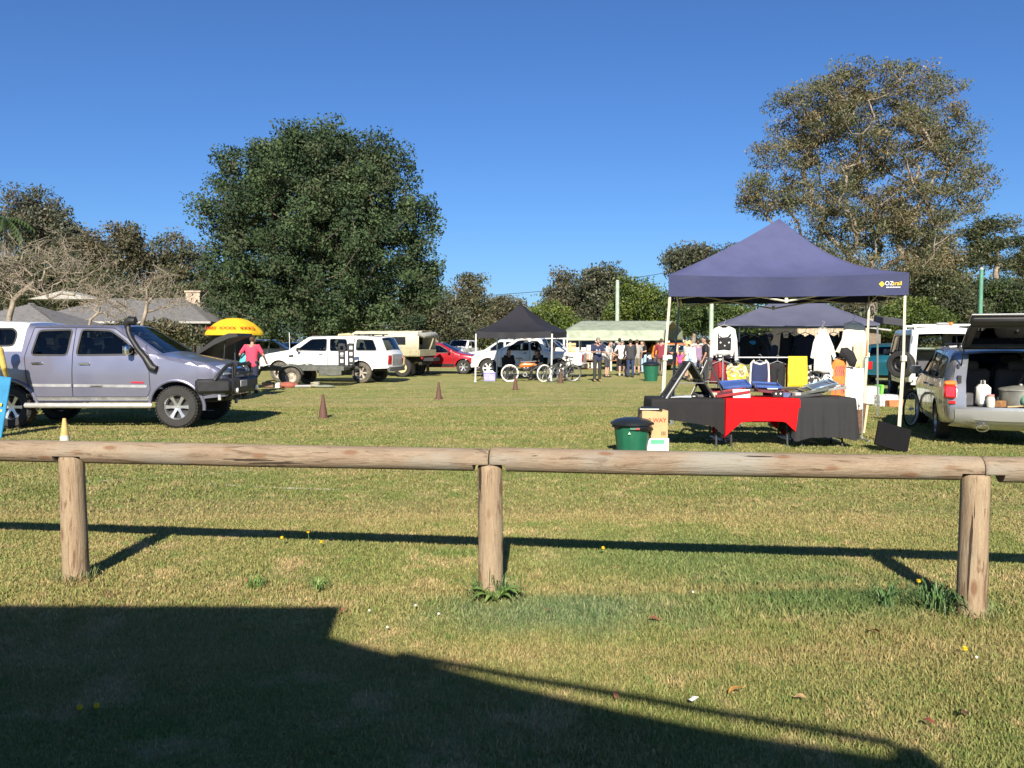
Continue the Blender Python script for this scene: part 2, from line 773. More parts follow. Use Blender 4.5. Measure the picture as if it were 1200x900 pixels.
# faded painted ground lines
LIME = mat('faded_line_paint', (.5, .48, .36), .95, var=.3, scale=3, rgb2=(.24, .225, .1))
for pts, w in (([(0, 569), (130, 563), (250, 556), (298, 551)], .05), ([(240, 567), (330, 572), (400, 574)], .05),
               ([(290, 489), (370, 488), (470, 478), (620, 468)], .06), ([(300, 500), (345, 492), (372, 489)], .05)):
    P = [gnd(*p) for p in pts]
    mb = MB()
    vs_ = []
    for i, p in enumerate(densify([(p.x, p.y) for p in P], .3, False)):
        vs_ += [(p[0], p[1] - w, .004), (p[0], p[1] + w * (.6 + .5 * random.random()), .004)]
    mb.add(vs_, [(2 * i, 2 * i + 2, 2 * i + 3, 2 * i + 1) for i in range(len(vs_) // 2 - 1)])
    o = mb.build('field_marking', LIME, smooth=0)
    tag(o, 'faded white line painted on the turf', 'marking', 'faded white lines on the turf', 'structure')

# ------------------------------------------------------------------ building behind the camera whose roof shades the foreground
H = 2.9
OFF = H / math.tan(R(SUN_EL))
SHX, SHY = SUN_DX * OFF, OFF


def roofpt(px, py):
    g = gnd(px, py)
    return (g.x - SHX, g.y - SHY)


rp = [(-11, gnd(0, 707).y - SHY + .03), roofpt(402, 711), roofpt(388, 746), roofpt(430, 758), roofpt(600, 803), roofpt(700, 826), roofpt(850, 857), roofpt(1036, 886), roofpt(1052, 872), roofpt(1075, 876), roofpt(1095, 893)]
e = rp[-1]
rp += [(e[0] + .12, e[1] - .4), (e[0] + .3, -7), (-11, -7)]
hut = thing('veranda_hut', 'low veranda roof whose shadow covers the near grass', 'building', (0, -3, 0))
ROOFM = mat('painted_roof_sheet', (.25, .26, .26), .5)
WALLM = mat('weatherboard', (.12, .11, .1), .8)
mb = MB()
mb.prism([(p[0], p[1] + 3) for p in rp], .07, Matrix.Translation((0, 0, H - .07)))
mb.build('roof', ROOFM, hut, smooth=0)
mb = MB()
g1 = [roofpt(*p) for p in ((470, 764), (600, 789), (700, 806), (820, 828), (1040, 866))]
mb.tube([(p[0], p[1] + 3, H - .02) for p in g1], .022, 8)
mb.build('gutter', ROOFM, hut)
mb = MB()
mb.box((-4.7, -.6, 1.35), (12.4, .14, 2.7), ch=.01)
mb.build('wall', WALLM, hut)
for x in (-9, -5.5, -2.2):
    mb = MB()
    mb.box((x, 2.7 - .0, 1.41), (.1, .1, 2.82), ch=.01)
    mb.build('post', WALLM, hut)

# ------------------------------------------------------------------ log rail fence
def logmat(name, axis, base=(.31, .245, .175), dark=(.12, .08, .05)):
    m = bpy.data.materials.new(name)
    m.use_nodes = True
    N, L = m.node_tree.nodes, m.node_tree.links
    p = N['Principled BSDF']
    p.inputs['Roughness'].default_value = .8
    p.inputs['Specular IOR Level'].default_value = .25
    tc = N.new('ShaderNodeTexCoord')

    def nz(sc, det, stretch, ro=.6, dist=0):
        mp = N.new('ShaderNodeMapping')
        s = [1, 1, 1]
        s[axis] = stretch
        mp.inputs['Scale'].default_value = s
        L.new(tc.outputs['Object'], mp.inputs[0])
        n = N.new('ShaderNodeTexNoise')
        n.inputs['Scale'].default_value = sc
        n.inputs['Detail'].default_value = det
        n.inputs['Roughness'].default_value = ro
        n.inputs['Distortion'].default_value = dist
        L.new(mp.outputs[0], n.inputs['Vector'])
        return n.outputs[0]

    def ramp(v, a, b):
        r = N.new('ShaderNodeMapRange')
        r.inputs[1].default_value = a
        r.inputs[2].default_value = b
        r.interpolation_type = 'SMOOTHSTEP'
        L.new(v, r.inputs[0])
        return r.outputs[0]

    def mix(f, a, b):
        x = N.new('ShaderNodeMix')
        x.data_type = 'RGBA'
        L.new(f, x.inputs[0])
        for k_, c in ((6, a), (7, b)):
            if hasattr(c, 'node'):
                L.new(c, x.inputs[k_])
            else:
                x.inputs[k_].default_value = (*c, 1)
        return x.outputs[2]
    grain = nz(60, 7, .075, .72, .5)
    broad = nz(6, 7, .3, .7, 1.0)
    rings = nz(17, 5, .13, .62, 1.6)
    c = mix(ramp(broad, .35, .65), base, (base[0] * .8, base[1] * .74, base[2] * .72))
    c = mix(ramp(rings, .55, .66), c, dark)
    c = mix(ramp(nz(240, 4, .3, .7), .45, .75), c, (base[0] * .7, base[1] * .68, base[2] * .66))
    c = mix(ramp(grain, .5, .75), c, (base[0] * .62, base[1] * .56, base[2] * .52))
    c = mix(ramp(nz(2.2, 3, .5), .5, .7), c, (.27, .25, .21))
    c = mix(ramp(nz(110, 5, .06, .75), .54, .7), c, (base[0] * .45, base[1] * .42, base[2] * .4))
    # knots
    mp = N.new('ShaderNodeMapping')
    s = [9, 9, 9]
    s[axis] = 3.2
    mp.inputs['Scale'].default_value = s
    L.new(tc.outputs['Object'], mp.inputs[0])
    vo = N.new('ShaderNodeTexVoronoi')
    vo.inputs['Scale'].default_value = 1.0
    L.new(mp.outputs[0], vo.inputs['Vector'])
    kn = N.new('ShaderNodeMapRange')
    kn.inputs[1].default_value = .2
    kn.inputs[2].default_value = .1
    L.new(vo.outputs['Distance'], kn.inputs[0])
    c = mix(kn.outputs[0], c, (.2, .115, .07))
    # drying cracks
    cr = ramp(nz(24, 4, .045, .55, .45), .655, .675)
    c = mix(cr, c, (.05, .035, .025))
    if axis == 2:                # orange stained foot of the posts
        sz = N.new('ShaderNodeSeparateXYZ')
        L.new(tc.outputs['Object'], sz.inputs[0])
        a_ = N.new('ShaderNodeMath')
        a_.operation = 'MULTIPLY_ADD'
        L.new(nz(9, 3, .6), a_.inputs[0])
        a_.inputs[1].default_value = -.16
        L.new(sz.outputs[2], a_.inputs[2])
        c = mix(ramp(a_.outputs[0], .15, .04), c, (.33, .19, .085))
    L.new(c, p.inputs['Base Color'])
    su = N.new('ShaderNodeMath')
    su.operation = 'SUBTRACT'
    L.new(grain, su.inputs[0])
    L.new(cr, su.inputs[1])
    bp = N.new('ShaderNodeBump')
    bp.inputs['Strength'].default_value = .8
    bp.inputs['Distance'].default_value = .01
    L.new(su.outputs[0], bp.inputs['Height'])
    L.new(bp.outputs[0], p.inputs['Normal'])
    return m


def log_mesh(L_, r0, r1, axis, seed, n=28):
    """peeled log along local x (axis 0) or z (axis 2) with slight lumps"""
    r_ = random.Random(seed)
    ph = [r_.random() * 6.3 for _ in range(8)]
    k_ = max(8, int(L_ / .08))
    mb = MB()
    vs_ = []
    ts = [0, .006 / L_, .02 / L_] + [i / k_ for i in range(1, k_)] + [1 - .02 / L_, 1 - .006 / L_, 1]
    for t in ts:
        r = r0 + (r1 - r0) * t
        e_ = min(t, 1 - t) * L_
        r *= 1 - .12 * max(0, 1 - e_ / .02) ** 2
        for j in range(n):
            a = 2 * math.pi * j / n
            rr = r * (1 + .018 * math.sin(2 * a + ph[0] + t * L_ * 1.1) + .012 * math.sin(3 * a + ph[1] - t * L_ * 2.3) + .01 * math.sin(t * L_ * 5 + ph[2] + a))
            ox = .006 * math.sin(t * L_ * 1.4 + ph[3])
            q = (math.cos(a) * rr + ox, math.sin(a) * rr)
            vs_.append((t * L_, q[0], q[1]) if axis == 0 else (q[0], q[1], t * L_))
    m_ = len(ts)
    fs = [(i * n + j, i * n + (j + 1) % n, (i + 1) * n + (j + 1) % n, (i + 1) * n + j) for i in range(m_ - 1) for j in range(n)]
    fs += [tuple(range(n))[::-1], tuple((m_ - 1) * n + j for j in range(n))]
    mb.add(vs_, fs)
    return mb


fence = thing('log_fence', 'low fence of peeled pine logs, notched rails on three round posts', 'fence', (-.14, 5.05, 0))
FP = [Vector((-2.93, 5.42, 0)), Vector((-.135, 5.06, 0)), Vector((2.675, 4.69, 0))]
fdir = (FP[2] - FP[0]).normalized()
fang = math.atan2(fdir.y, fdir.x)
RAILM = logmat('weathered_rail_wood', 0)
POSTM = logmat('weathered_post_wood', 2, (.37, .285, .19), (.15, .085, .05))
RZ = .865
NOTCH = RZ - .022


def rail(p, q, r0, r1, seed, notches, dz=0):
    L_ = (q - p).length
    o = log_mesh(L_, r0, r1, 0, seed).build('rail', RAILM, None, 60)
    cut = MB()
    for nx in notches:
        cut.box((nx, 0, -.022 - .2), (.2, .6, .4))
    cu = cut.build('cutter', RAILM, None, 0)
    md = o.modifiers.new('b', 'BOOLEAN')
    md.object = cu
    md.operation = 'DIFFERENCE'
    md.solver = 'EXACT'
    bake(o)
    bpy.data.objects.remove(cu)
    shade(o.data, 50)
    o.parent = fence
    o.location = Vector((p.x, p.y, RZ + dz)) - fence.location
    o.rotation_euler = (0, 0, fang)
    return o


A0 = FP[0] - fdir * 2.6
rail(A0, FP[1] - fdir * .004, .074, .071, 3, [2.6, 2.6 + (FP[1] - FP[0]).length])
rail(FP[1] + fdir * .004, FP[2] + fdir * .028, .075, .07, 11, [0, (FP[2] - FP[1]).length], .002)
rail(FP[2] + fdir * .03, FP[2] + fdir * 3.0, .0735, .071, 23, [0], -.001)
for i, p in enumerate(FP):
    o = log_mesh(NOTCH + .15, .079 if i else .085, .077 if i else .08, 2, 40 + i).build('post', POSTM, fence, 60)
    o.location = Vector((p.x, p.y, -.155)) - fence.location
    o.rotation_euler = (0, 0, 1.9 * i)
# ------------------------------------------------------------------ vehicles
def sample_ctrl(ctrl, rad, gsegs, step=.22):
    """rounded control polyline -> list of (x, z, s); s = control parameter"""
    C_ = [np.array(c, float) for c in ctrl]
    n = len(C_)
    ln = [np.linalg.norm(C_[i + 1] - C_[i]) for i in range(n - 1)]
    cut = [0] + [min(rad, .42 * ln[i - 1], .42 * ln[i]) for i in range(1, n - 1)] + [0]

    def ev(s):
        i = int(round(s))
        if 0 < i < n - 1:
            off = (s - i) * (ln[i] if s >= i else ln[i - 1])
            c = cut[i]
            if abs(off) < c:
                a = C_[i] + (C_[i - 1] - C_[i]) / ln[i - 1] * c
                b = C_[i] + (C_[i + 1] - C_[i]) / ln[i] * c
                t = (off / c + 1) / 2
                return (1 - t) ** 2 * a + 2 * t * (1 - t) * C_[i] + t * t * b
        j = min(n - 2, int(s))
        f = s - j
        return C_[j] * (1 - f) + C_[j + 1] * f
    S_ = {0.0, float(n - 1)}
    for i in range(1, n - 1):
        for t in (-1, -.66, -.33, 0, .33, .66, 1):
            S_.add(i + t * cut[i] / (ln[i] if t > 0 else ln[i - 1]))
    for i in range(n - 1):
        a = i + (cut[i] / ln[i])
        b = i + 1 - (cut[i + 1] / ln[i])
        k = max(1, int((b - a) * ln[i] / step))
        for j in range(1, k):
            S_.add(a + (b - a) * j / k)
    for g, lo, hi in gsegs:
        S_ = {s for s in S_ if abs(s - (g + lo)) > .015 and abs(s - (g + hi)) > .015}
        S_.add(g + lo)
        S_.add(g + hi)
    out = []
    for s in sorted(S_):
        p = ev(s)
        out.append((p[0], p[1], s))
    return out


TS = [-1, -.97, -.88, -.77, -.5, -.25, 0, .25, .5, .77, .88, .97, 1]


class Vehicle:
    """hollow body shell made from a side outline; doors, glass, panels are cut out of the same surface"""

    def __init__(v, name, label, cat, loc, rz, sp, group=None):
        v.sp = sp
        v.root = thing(name, label, cat, loc, rz, group)
        g = sp.get
        v.W = g('W', .88)
        v.zb, v.zr = g('zb', 1.0), g('zr', 1.5)
        v.tum = g('tumble', .13)
        v.xf, v.xr = sp['wx']
        v.Rw = g('Rw', .34)
        v.sill = g('sill', .3)
        v.gl = g('glass', [])            # strip glass: (segment, lo, hi)
        v.open_ = g('open', [])          # strip holes: (segment, lo, hi)
        v.up = sample_ctrl(sp['up'], g('rad', .09), list(v.gl) + list(v.open_))
        v.L0, v.L1 = min(p[0] for p in v.up), max(p[0] for p in v.up)
        ra = g('ra', v.Rw * 1.17)

        def arch(xc):
            zc = v.Rw
            dz = v.sill - zc
            a0 = math.acos(max(-1, min(1, math.sqrt(max(0, ra * ra - dz * dz)) / ra)))
            a0 = -a0 if dz < 0 else a0
            return [(xc + ra * math.cos(a), zc + ra * math.sin(a)) for a in np.linspace(a0, math.pi - a0, 13)]
        fb, rb = v.up[-1], v.up[0]
        bot = arch(v.xf) + arch(v.xr)
        if fb[1] > v.sill - .3:
            bot = [(v.xf + ra + .06, max(v.sill, min(fb[1], v.sill + .05)))] + bot
        bot = bot + [(v.xr - ra - .05, max(v.sill, min(rb[1], v.sill + .08)))]
        v.outline = [(p[0], p[1]) for p in v.up] + [tuple(b) for b in bot]
        v.upxz = np.array([(p[0], p[1]) for p in v.up])
        v.body = None

    def S(v, P):
        P = np.atleast_2d(np.asarray(P, float))
        x, z = P[:, 0], P[:, 1]
        sp = v.sp
        w = np.full(len(P), v.W)
        tf, tr = sp.get('tf', .10), sp.get('tr', .06)
        lf, lr = sp.get('lf', .9), sp.get('lr', .6)
        w -= tf * np.clip((x - (v.L1 - lf)) / lf, 0, 1) ** 2 * 1.0
        w -= tr * np.clip(((v.L0 + lr) - x) / lr, 0, 1) ** 2
        up = np.clip((z - v.zb) / max(.01, v.zr - v.zb), 0, 1.2)
        w -= v.tum * up ** 1.15
        lo = np.clip((v.zb * .72 - z) / .5, 0, 1)
        w -= .05 * lo ** 2
        w -= .022 * np.clip((z - v.zb * .8) / (v.zb * .2), 0, 1) * 1.0
        return w

    def rnd(v, P):
        r = v.sp.get('er', .07)
        d = segdist(np.atleast_2d(P), v.upxz)
        return r * (1 - np.sqrt(np.clip(1 - (1 - np.clip(d / r, 0, 1)) ** 2, 0, 1)))

    def y(v, P):
        return v.S(P) - v.rnd(P)

    def crown(v, x, z, s, t):
        # outward bulge between the two sides
        i = min(len(v.up) - 1, max(0, s))
        a = np.array(v.up[max(0, i - 1)][:2])
        b = np.array(v.up[min(len(v.up) - 1, i + 1)][:2])
        tg = (b - a) / (np.linalg.norm(b - a) + 1e-9)
        nrm = np.array([-tg[1], tg[0]])
        ends = abs(nrm[0])
        am = v.sp.get('crown', .035) * (1 + 2.2 * ends * (1 if x > 0 else .6))
        return nrm * am * (1 - t * t)

    def build(v, mats):
        """mats: region name -> material ('body' needed); regions in sp['regions'] = [(part, poly, material, both)]"""
        sp = v.sp
        ol = densify(v.outline, .3)
        P0 = np.array(ol)
        regs = [(n_, densify(roundpoly(p, .03) if rp_ else p, .25), m_, both) for n_, p, m_, both, rp_ in [(*r, True)[:5] for r in sp.get('regions', [])]]
        wins = [densify(roundpoly(w, sp.get('wr', .07)), .3) for w in sp.get('windows', [])]
        lo, hi = P0.min(0), P0.max(0)
        st = .16
        G = np.array([(x, z) for x in np.arange(lo[0] + .05, hi[0], st) for z in np.arange(lo[1] + .05, hi[1], st * .8)])
        r = sp.get('er', .07)
        rings = []
        for k in range(len(v.up)):
            p = v.upxz[k]
            a, b = v.upxz[max(0, k - 1)], v.upxz[min(len(v.up) - 1, k + 1)]
            tg = (b - a) / (np.linalg.norm(b - a) + 1e-9)
            nn = np.array([-tg[1], tg[0]])
            for f in (.12, .4, 1.0):
                q = p - nn * r * f
                rings.append(q)
        rings = np.array(rings)
        rings = rings[inpoly(rings, ol)]
        dr = segdist(rings, P0, True)
        rings = rings[dr > .007]
        G = G[inpoly(G, ol)]
        G = G[segdist(G, P0, True) > r * 1.3]
        pts = np.concatenate([rings, G])
        loops = [ol] + [w for w in wins] + [p for _, p, _, _ in regs]
        for lp in loops[1:]:
            pts = pts[segdist(pts, np.array(lp), True) > .012]
        P, T = cdt(loops, pts)
        cen = P[T].mean(1)
        ins = inpoly(cen, ol)
        T, cen = T[ins], cen[ins]
        lab = np.full(len(T), -1)
        for i, (n_, p, m_, both) in enumerate(regs):
            sel = inpoly(cen, p) & (lab == -1)
            lab[sel] = i
        win = np.full(len(T), -1)
        for i, w in enumerate(wins):
            win[inpoly(cen, w)] = i
        Y = v.y(P)
        body = MB()
        part_mb = {}

        def put(mb, tri, sgn, inset=0.0):
            u = np.unique(tri)
            ix = {a: i for i, a in enumerate(u)}
            mb.add([(P[a][0], sgn * (Y[a] - inset), P[a][1]) for a in u], [tuple(ix[a] for a in (t if sgn < 0 else t[::-1])) for t in tri])
        for i in range(-1, len(regs)):
            tri = T[(lab == i) & (win == -1)]
            if not len(tri):
                continue
            if i == -1:
                put(body, tri, 1)
                put(body, tri, -1)
            else:
                n_, p, m_, both = regs[i]
                for sg in (1, -1):
                    if both:
                        mb = part_mb.setdefault((n_, 0), (MB(), m_, [p]))[0]
                    else:
                        mb = part_mb.setdefault((n_, sg * (i + 1)), (MB(), m_, [p], sg))[0]
                    put(mb, tri, sg)
        # strip over the top
        up = v.up
        ye = v.y(v.upxz)
        rows = []
        for k, (x, z, s) in enumerate(up):
            rows.append([Vector((x, 0, z)) + Vector((c[0], t * ye[k], c[1])) for t in TS for c in [v.crown(x, z, k, t)]])
        gmb = {}
        nT = len(TS)
        sreg = sp.get('strips', {})
        for k in range(len(up) - 1):
            sm = (up[k][2] + up[k + 1][2]) / 2
            for j in range(nT - 1):
                tm = (TS[j] + TS[j + 1]) / 2
                q = [rows[k][j], rows[k][j + 1], rows[k + 1][j + 1], rows[k + 1][j]]
                tgt = None
                for g, lo_, hi_ in v.open_:
                    if g + lo_ < sm < g + hi_ and abs(tm) < sp.get('open_t', .88):
                        tgt = 'skip'
                for g, lo_, hi_ in v.gl:
                    if g + lo_ < sm < g + hi_ and abs(tm) < .88:
                        tgt = gmb.setdefault(g, MB())
                if tgt == 'skip':
                    continue
                if tgt is None:
                    tgt = body
                    for a, b, n_ in sreg.get('list', []):
                        if a < sm < b:
                            key = next((kk for kk in part_mb if kk[0] == n_), None)
                            if key is None:
                                part_mb[(n_, 0)] = (MB(), sreg[n_], [])
                                key = (n_, 0)
                            tgt = part_mb[key][0]
                tgt.add(q, [(0, 1, 2, 3)])
        v.body = body.build('body', mats['body'], v.root, 32)
        v.parts = {}
        SEAM = mat('panel_gap', (.015, .015, .017), .8)
        for key, val in part_mb.items():
            mb, m_, polys = val[0], val[1], val[2]
            if len(mb.F) == 0:
                continue
            nb = len(mb.F)
            ms = [m_]
            if sp.get('seams', True) and polys and key[1] != 0:
                sg = val[3]
                ms = [m_, SEAM]
                w = sp.get('gap', .006)
                for poly in polys:
                    A = np.array(densify(poly, .1))
                    c_ = A.mean(0)
                    nA = len(A)
                    B = np.roll(A, -1, 0) - np.roll(A, 1, 0)
                    nn = np.stack([B[:, 1], -B[:, 0]], 1)
                    nn /= np.linalg.norm(nn, axis=1)[:, None] + 1e-9
                    ok = inpoly(A - nn * .02, v.outline) & inpoly(A + nn * .02, v.outline)
                    E0, E1 = A - nn * w, A + nn * w
                    y0, y1 = v.y(E0) + .0025, v.y(E1) + .0025
                    vs_ = [(E0[i][0], sg * y0[i], E0[i][1]) for i in range(nA)] + [(E1[i][0], sg * y1[i], E1[i][1]) for i in range(nA)]
                    mb.add(vs_, [(i, (i + 1) % nA, nA + (i + 1) % nA, nA + i) for i in range(nA) if ok[i] and ok[(i + 1) % nA]], 1)
            o = mb.build(key[0], ms, v.root, 32)
            v.parts.setdefault(key[0], []).append((o, val[3] if len(val) > 3 else 0))
        gm_ = sp.get('gmat', GLASS)
        names = sp.get('gname', {})
        for g, mb in gmb.items():
            o = mb.build(names.get(g, 'windscreen'), gm_, v.root, 60)
            v.parts.setdefault(names.get(g, 'windscreen'), []).append((o, 0))
        wm = sp.get('wmat', {})
        for i in range(len(wins)):
            tri = T[win == i]
            for sg in (1, -1):
                mb = MB()
                put(mb, tri, sg, .014)
                o = mb.build('window', wm.get(i, gm_), v.root, 60)
                if sp.get('rubber', True):
                    A = np.array(densify(wins[i], .1))
                    nA = len(A)
                    B = np.roll(A, -1, 0) - np.roll(A, 1, 0)
                    nn = np.stack([B[:, 1], -B[:, 0]], 1)
                    nn /= np.linalg.norm(nn, axis=1)[:, None] + 1e-9
                    E0, E1 = A - nn * .016, A + nn * .016
                    y0, y1 = v.y(E0) + .004, v.y(E1) + .004
                    mb = MB()
                    mb.add([(E0[k][0], sg * y0[k], E0[k][1]) for k in range(nA)] + [(E1[k][0], sg * y1[k], E1[k][1]) for k in range(nA)],
                           [(k, (k + 1) % nA, nA + (k + 1) % nA, nA + k) for k in range(nA)])
                    mb.build('window_seal', sp.get('sealmat', BLACK), o, 0)
        # floor pan that closes the hollow shell
        mb = MB()
        f0 = sp.get('floor', v.Rw + .1)
        mb.box(((v.L0 + v.L1) / 2, 0, (v.sill + f0) / 2 + .03), (v.L1 - v.L0 - .35, 2 * v.W - .56, max(.12, f0 - v.sill)), ch=.03)
        mb.box(((v.xf + v.xr) / 2, 0, v.sill + .08), (abs(v.xf - v.xr) - v.Rw * 2.5, 2 * v.W - .14, .1), ch=.02)
        for xw in (v.xf, v.xr):
            mb.cyl((xw, -v.W + .12, v.Rw), (xw, v.W - .12, v.Rw), .05, n=8)
        mb.build('chassis', DARKINT, v.root)
        return v

    def wheels(v, rim=ALLOY, spokes=6, tyre=RUBBER, w=.22, style='spoke', rr=.62, xs=None, twin=False):
        for xw in (xs or (v.xf, v.xr)):
            for sg in (1, -1):
                make_wheel(v.root, (xw, sg * (v.W - w * .5 - .015), v.Rw), v.Rw, w, sg, rim, spokes, tyre, style, rr)
        return v

    def patch(v, name, poly, m, both=True, off=.006, parent=None, th=.0, res=.08, sides=(1, -1), round_=.02):
        """a plate lying on the body side; its rim is closed down to the body"""
        out = []
        poly = densify(roundpoly(poly, round_), res)
        A = np.array(poly)
        lo, hi = A.min(0), A.max(0)
        g = np.array([(x, z) for x in np.arange(lo[0] + res / 2, hi[0], res) for z in np.arange(lo[1] + res / 2, hi[1], res)]).reshape(-1, 2)
        if len(g):
            g = g[inpoly(g, poly)]
        if len(g):
            g = g[segdist(g, A, True) > res * .4]
        P, T = cdt([poly], g)
        T = T[inpoly(P[T].mean(1), poly)]
        Y = v.y(P) + off
        YA = v.y(A) + off
        for sg in sides:
            mb = MB()
            mb.add([(p[0], sg * y_, p[1]) for p, y_ in zip(P, Y)], [tuple(t) for t in T])
            n = len(A)
            mb.add([(p[0], sg * y_, p[1]) for p, y_ in zip(A, YA)] + [(p[0], sg * (y_ - off - .02), p[1]) for p, y_ in zip(A, YA)],
                   [(i, (i + 1) % n, n + (i + 1) % n, n + i) for i in range(n)])
            out.append(mb.build(name, m, parent or v.root, 40))
        return out

    def end(v, name, z0, z1, t0, t1, m, front=True, off=.012, parent=None, nz=4, nt=6, both=False):
        """a plate on the nose or tail between heights z0..z1 and cross positions t0..t1 (-1..1)"""
        idx = range(len(v.up)) if True else 0
        up = v.up
        half = [k for k in range(len(up)) if (up[k][0] > v.L1 - v.sp.get('nose', .6) if front else up[k][0] < v.L0 + v.sp.get('tail', .6))]

        def pos(z, t):
            best = None
            for a, b in zip(half[:-1], half[1:]):
                za, zb_ = up[a][1], up[b][1]
                if min(za, zb_) - 1e-6 <= z <= max(za, zb_) + 1e-6 and abs(zb_ - za) > 1e-5:
                    f = (z - za) / (zb_ - za)
                    x = up[a][0] * (1 - f) + up[b][0] * f
                    if best is None or (x > best[0] if front else x < best[0]):
                        best = (x, a)
            if best is None:
                k_ = min(half, key=lambda q: abs(up[q][1] - z))
                best = (up[k_][0], k_)
            x, k_ = best
            yv = v.y([(x, z)])[0]
            c = v.crown(x, z, k_, t)
            return Vector((x + c[0] + (off if front else -off), t * yv, z + c[1]))
        rngs = [(t0, t1)] + ([(-t1, -t0)] if both else [])
        out = []
        for a, b in rngs:
            mb = MB()
            n1 = nt + 1
            vs_ = [pos(z0 + (z1 - z0) * i / nz, a + (b - a) * j / nt) for i in range(nz + 1) for j in range(n1)]
            mb.add(vs_, [(i * n1 + j, i * n1 + j + 1, (i + 1) * n1 + j + 1, (i + 1) * n1 + j) for i in range(nz) for j in range(nt)])
            rim_ = [i for i in range(n1)] + [i * n1 + nt for i in range(1, nz + 1)] + [nz * n1 + j for j in range(nt - 1, -1, -1)] + [i * n1 for i in range(nz - 1, 0, -1)]
            dxx = Vector((-(off + .03) if front else off + .03, 0, 0))
            q = [vs_[i] for i in rim_]
            n = len(q)
            mb.add(q + [p + dxx for p in q], [(i, (i + 1) % n, n + (i + 1) % n, n + i) for i in range(n)])
            out.append(mb.build(name, m, parent or v.root, 40))
        return out

    def mirrors(v, x, z, m=BLACK, sz=(.1, .2, .16), sides=(1, -1)):
        for sg in sides:
            yv = v.y([(x, z)])[0]
            mb = MB()
            mb.box((x, sg * (yv + .13), z + .04), sz, ch=.035)
            mb.box((x, sg * (yv + .02), z), (.06, .12, .05), ch=.015)
            o = mb.build('mirror', m, v.root)
            mb = MB()
            mb.box((x - sz[0] / 2 - .003, sg * (yv + .13), z + .04), (.006, sz[1] * .82, sz[2] * .8))
            mb.build('mirror_glass', CHROME, o, 0)

    def handles(v, pts, m=CHROME, w=.17):
        for x, z in pts:
            for sg in (1, -1):
                yv = v.S([(x, z)])[0]
                mb = MB()
                mb.box((x, sg * (yv + .03), z), (w, .02, .035), ch=.01)
                mb.box((x + w * .42, sg * (yv + .012), z), (.03, .04, .03), ch=.006)
                mb.box((x - w * .42, sg * (yv + .012), z), (.03, .04, .03), ch=.006)
                par = v.root
                for o, s_ in v.parts.get('door', []):
                    bb = [Vector(c) for c in o.bound_box]
                    if s_ == sg and min(c.x for c in bb) < x < max(c.x for c in bb):
                        par = o
                mb.build('handle', m, par)

    def seats(v, xs, zs=.55, rear=None):
        SE = mat('seat_fabric', (.07, .07, .075), .9)
        for x in xs:
            for yy in (-.38, .38):
                mb = MB()
                mb.box((x, yy, zs), (.5, .5, .16), ch=.05)
                mb.box((x - .28, yy, zs + .38), (.14, .48, .62), (0, -.22, 0), ch=.05)
                mb.box((x - .37, yy, zs + .78), (.09, .26, .18), (0, -.15, 0), ch=.035)
                mb.build('car_seat', SE, v.root)
        x0 = xs[0] + .75
        mb = MB()
        mb.box((x0, 0, zs + .3), (.4, 2 * v.W - .3, .3), ch=.06)
        dash = mb.build('dashboard', DARKINT, v.root)
        mb = MB()
        c = Vector((x0 - .28, -.38, zs + .42))
        q = [c + Vector((.18 * math.cos(a) * .35, .18 * math.sin(a), .18 * math.cos(a) * .93)) for a in np.linspace(0, 2 * math.pi, 17)[:-1]]
        mb.tube(q, .014, 6, closed=True)
        mb.cyl(c, c + Vector((.2, 0, -.08)), .025, n=6)
        mb.build('steering_wheel', BLACK, dash)


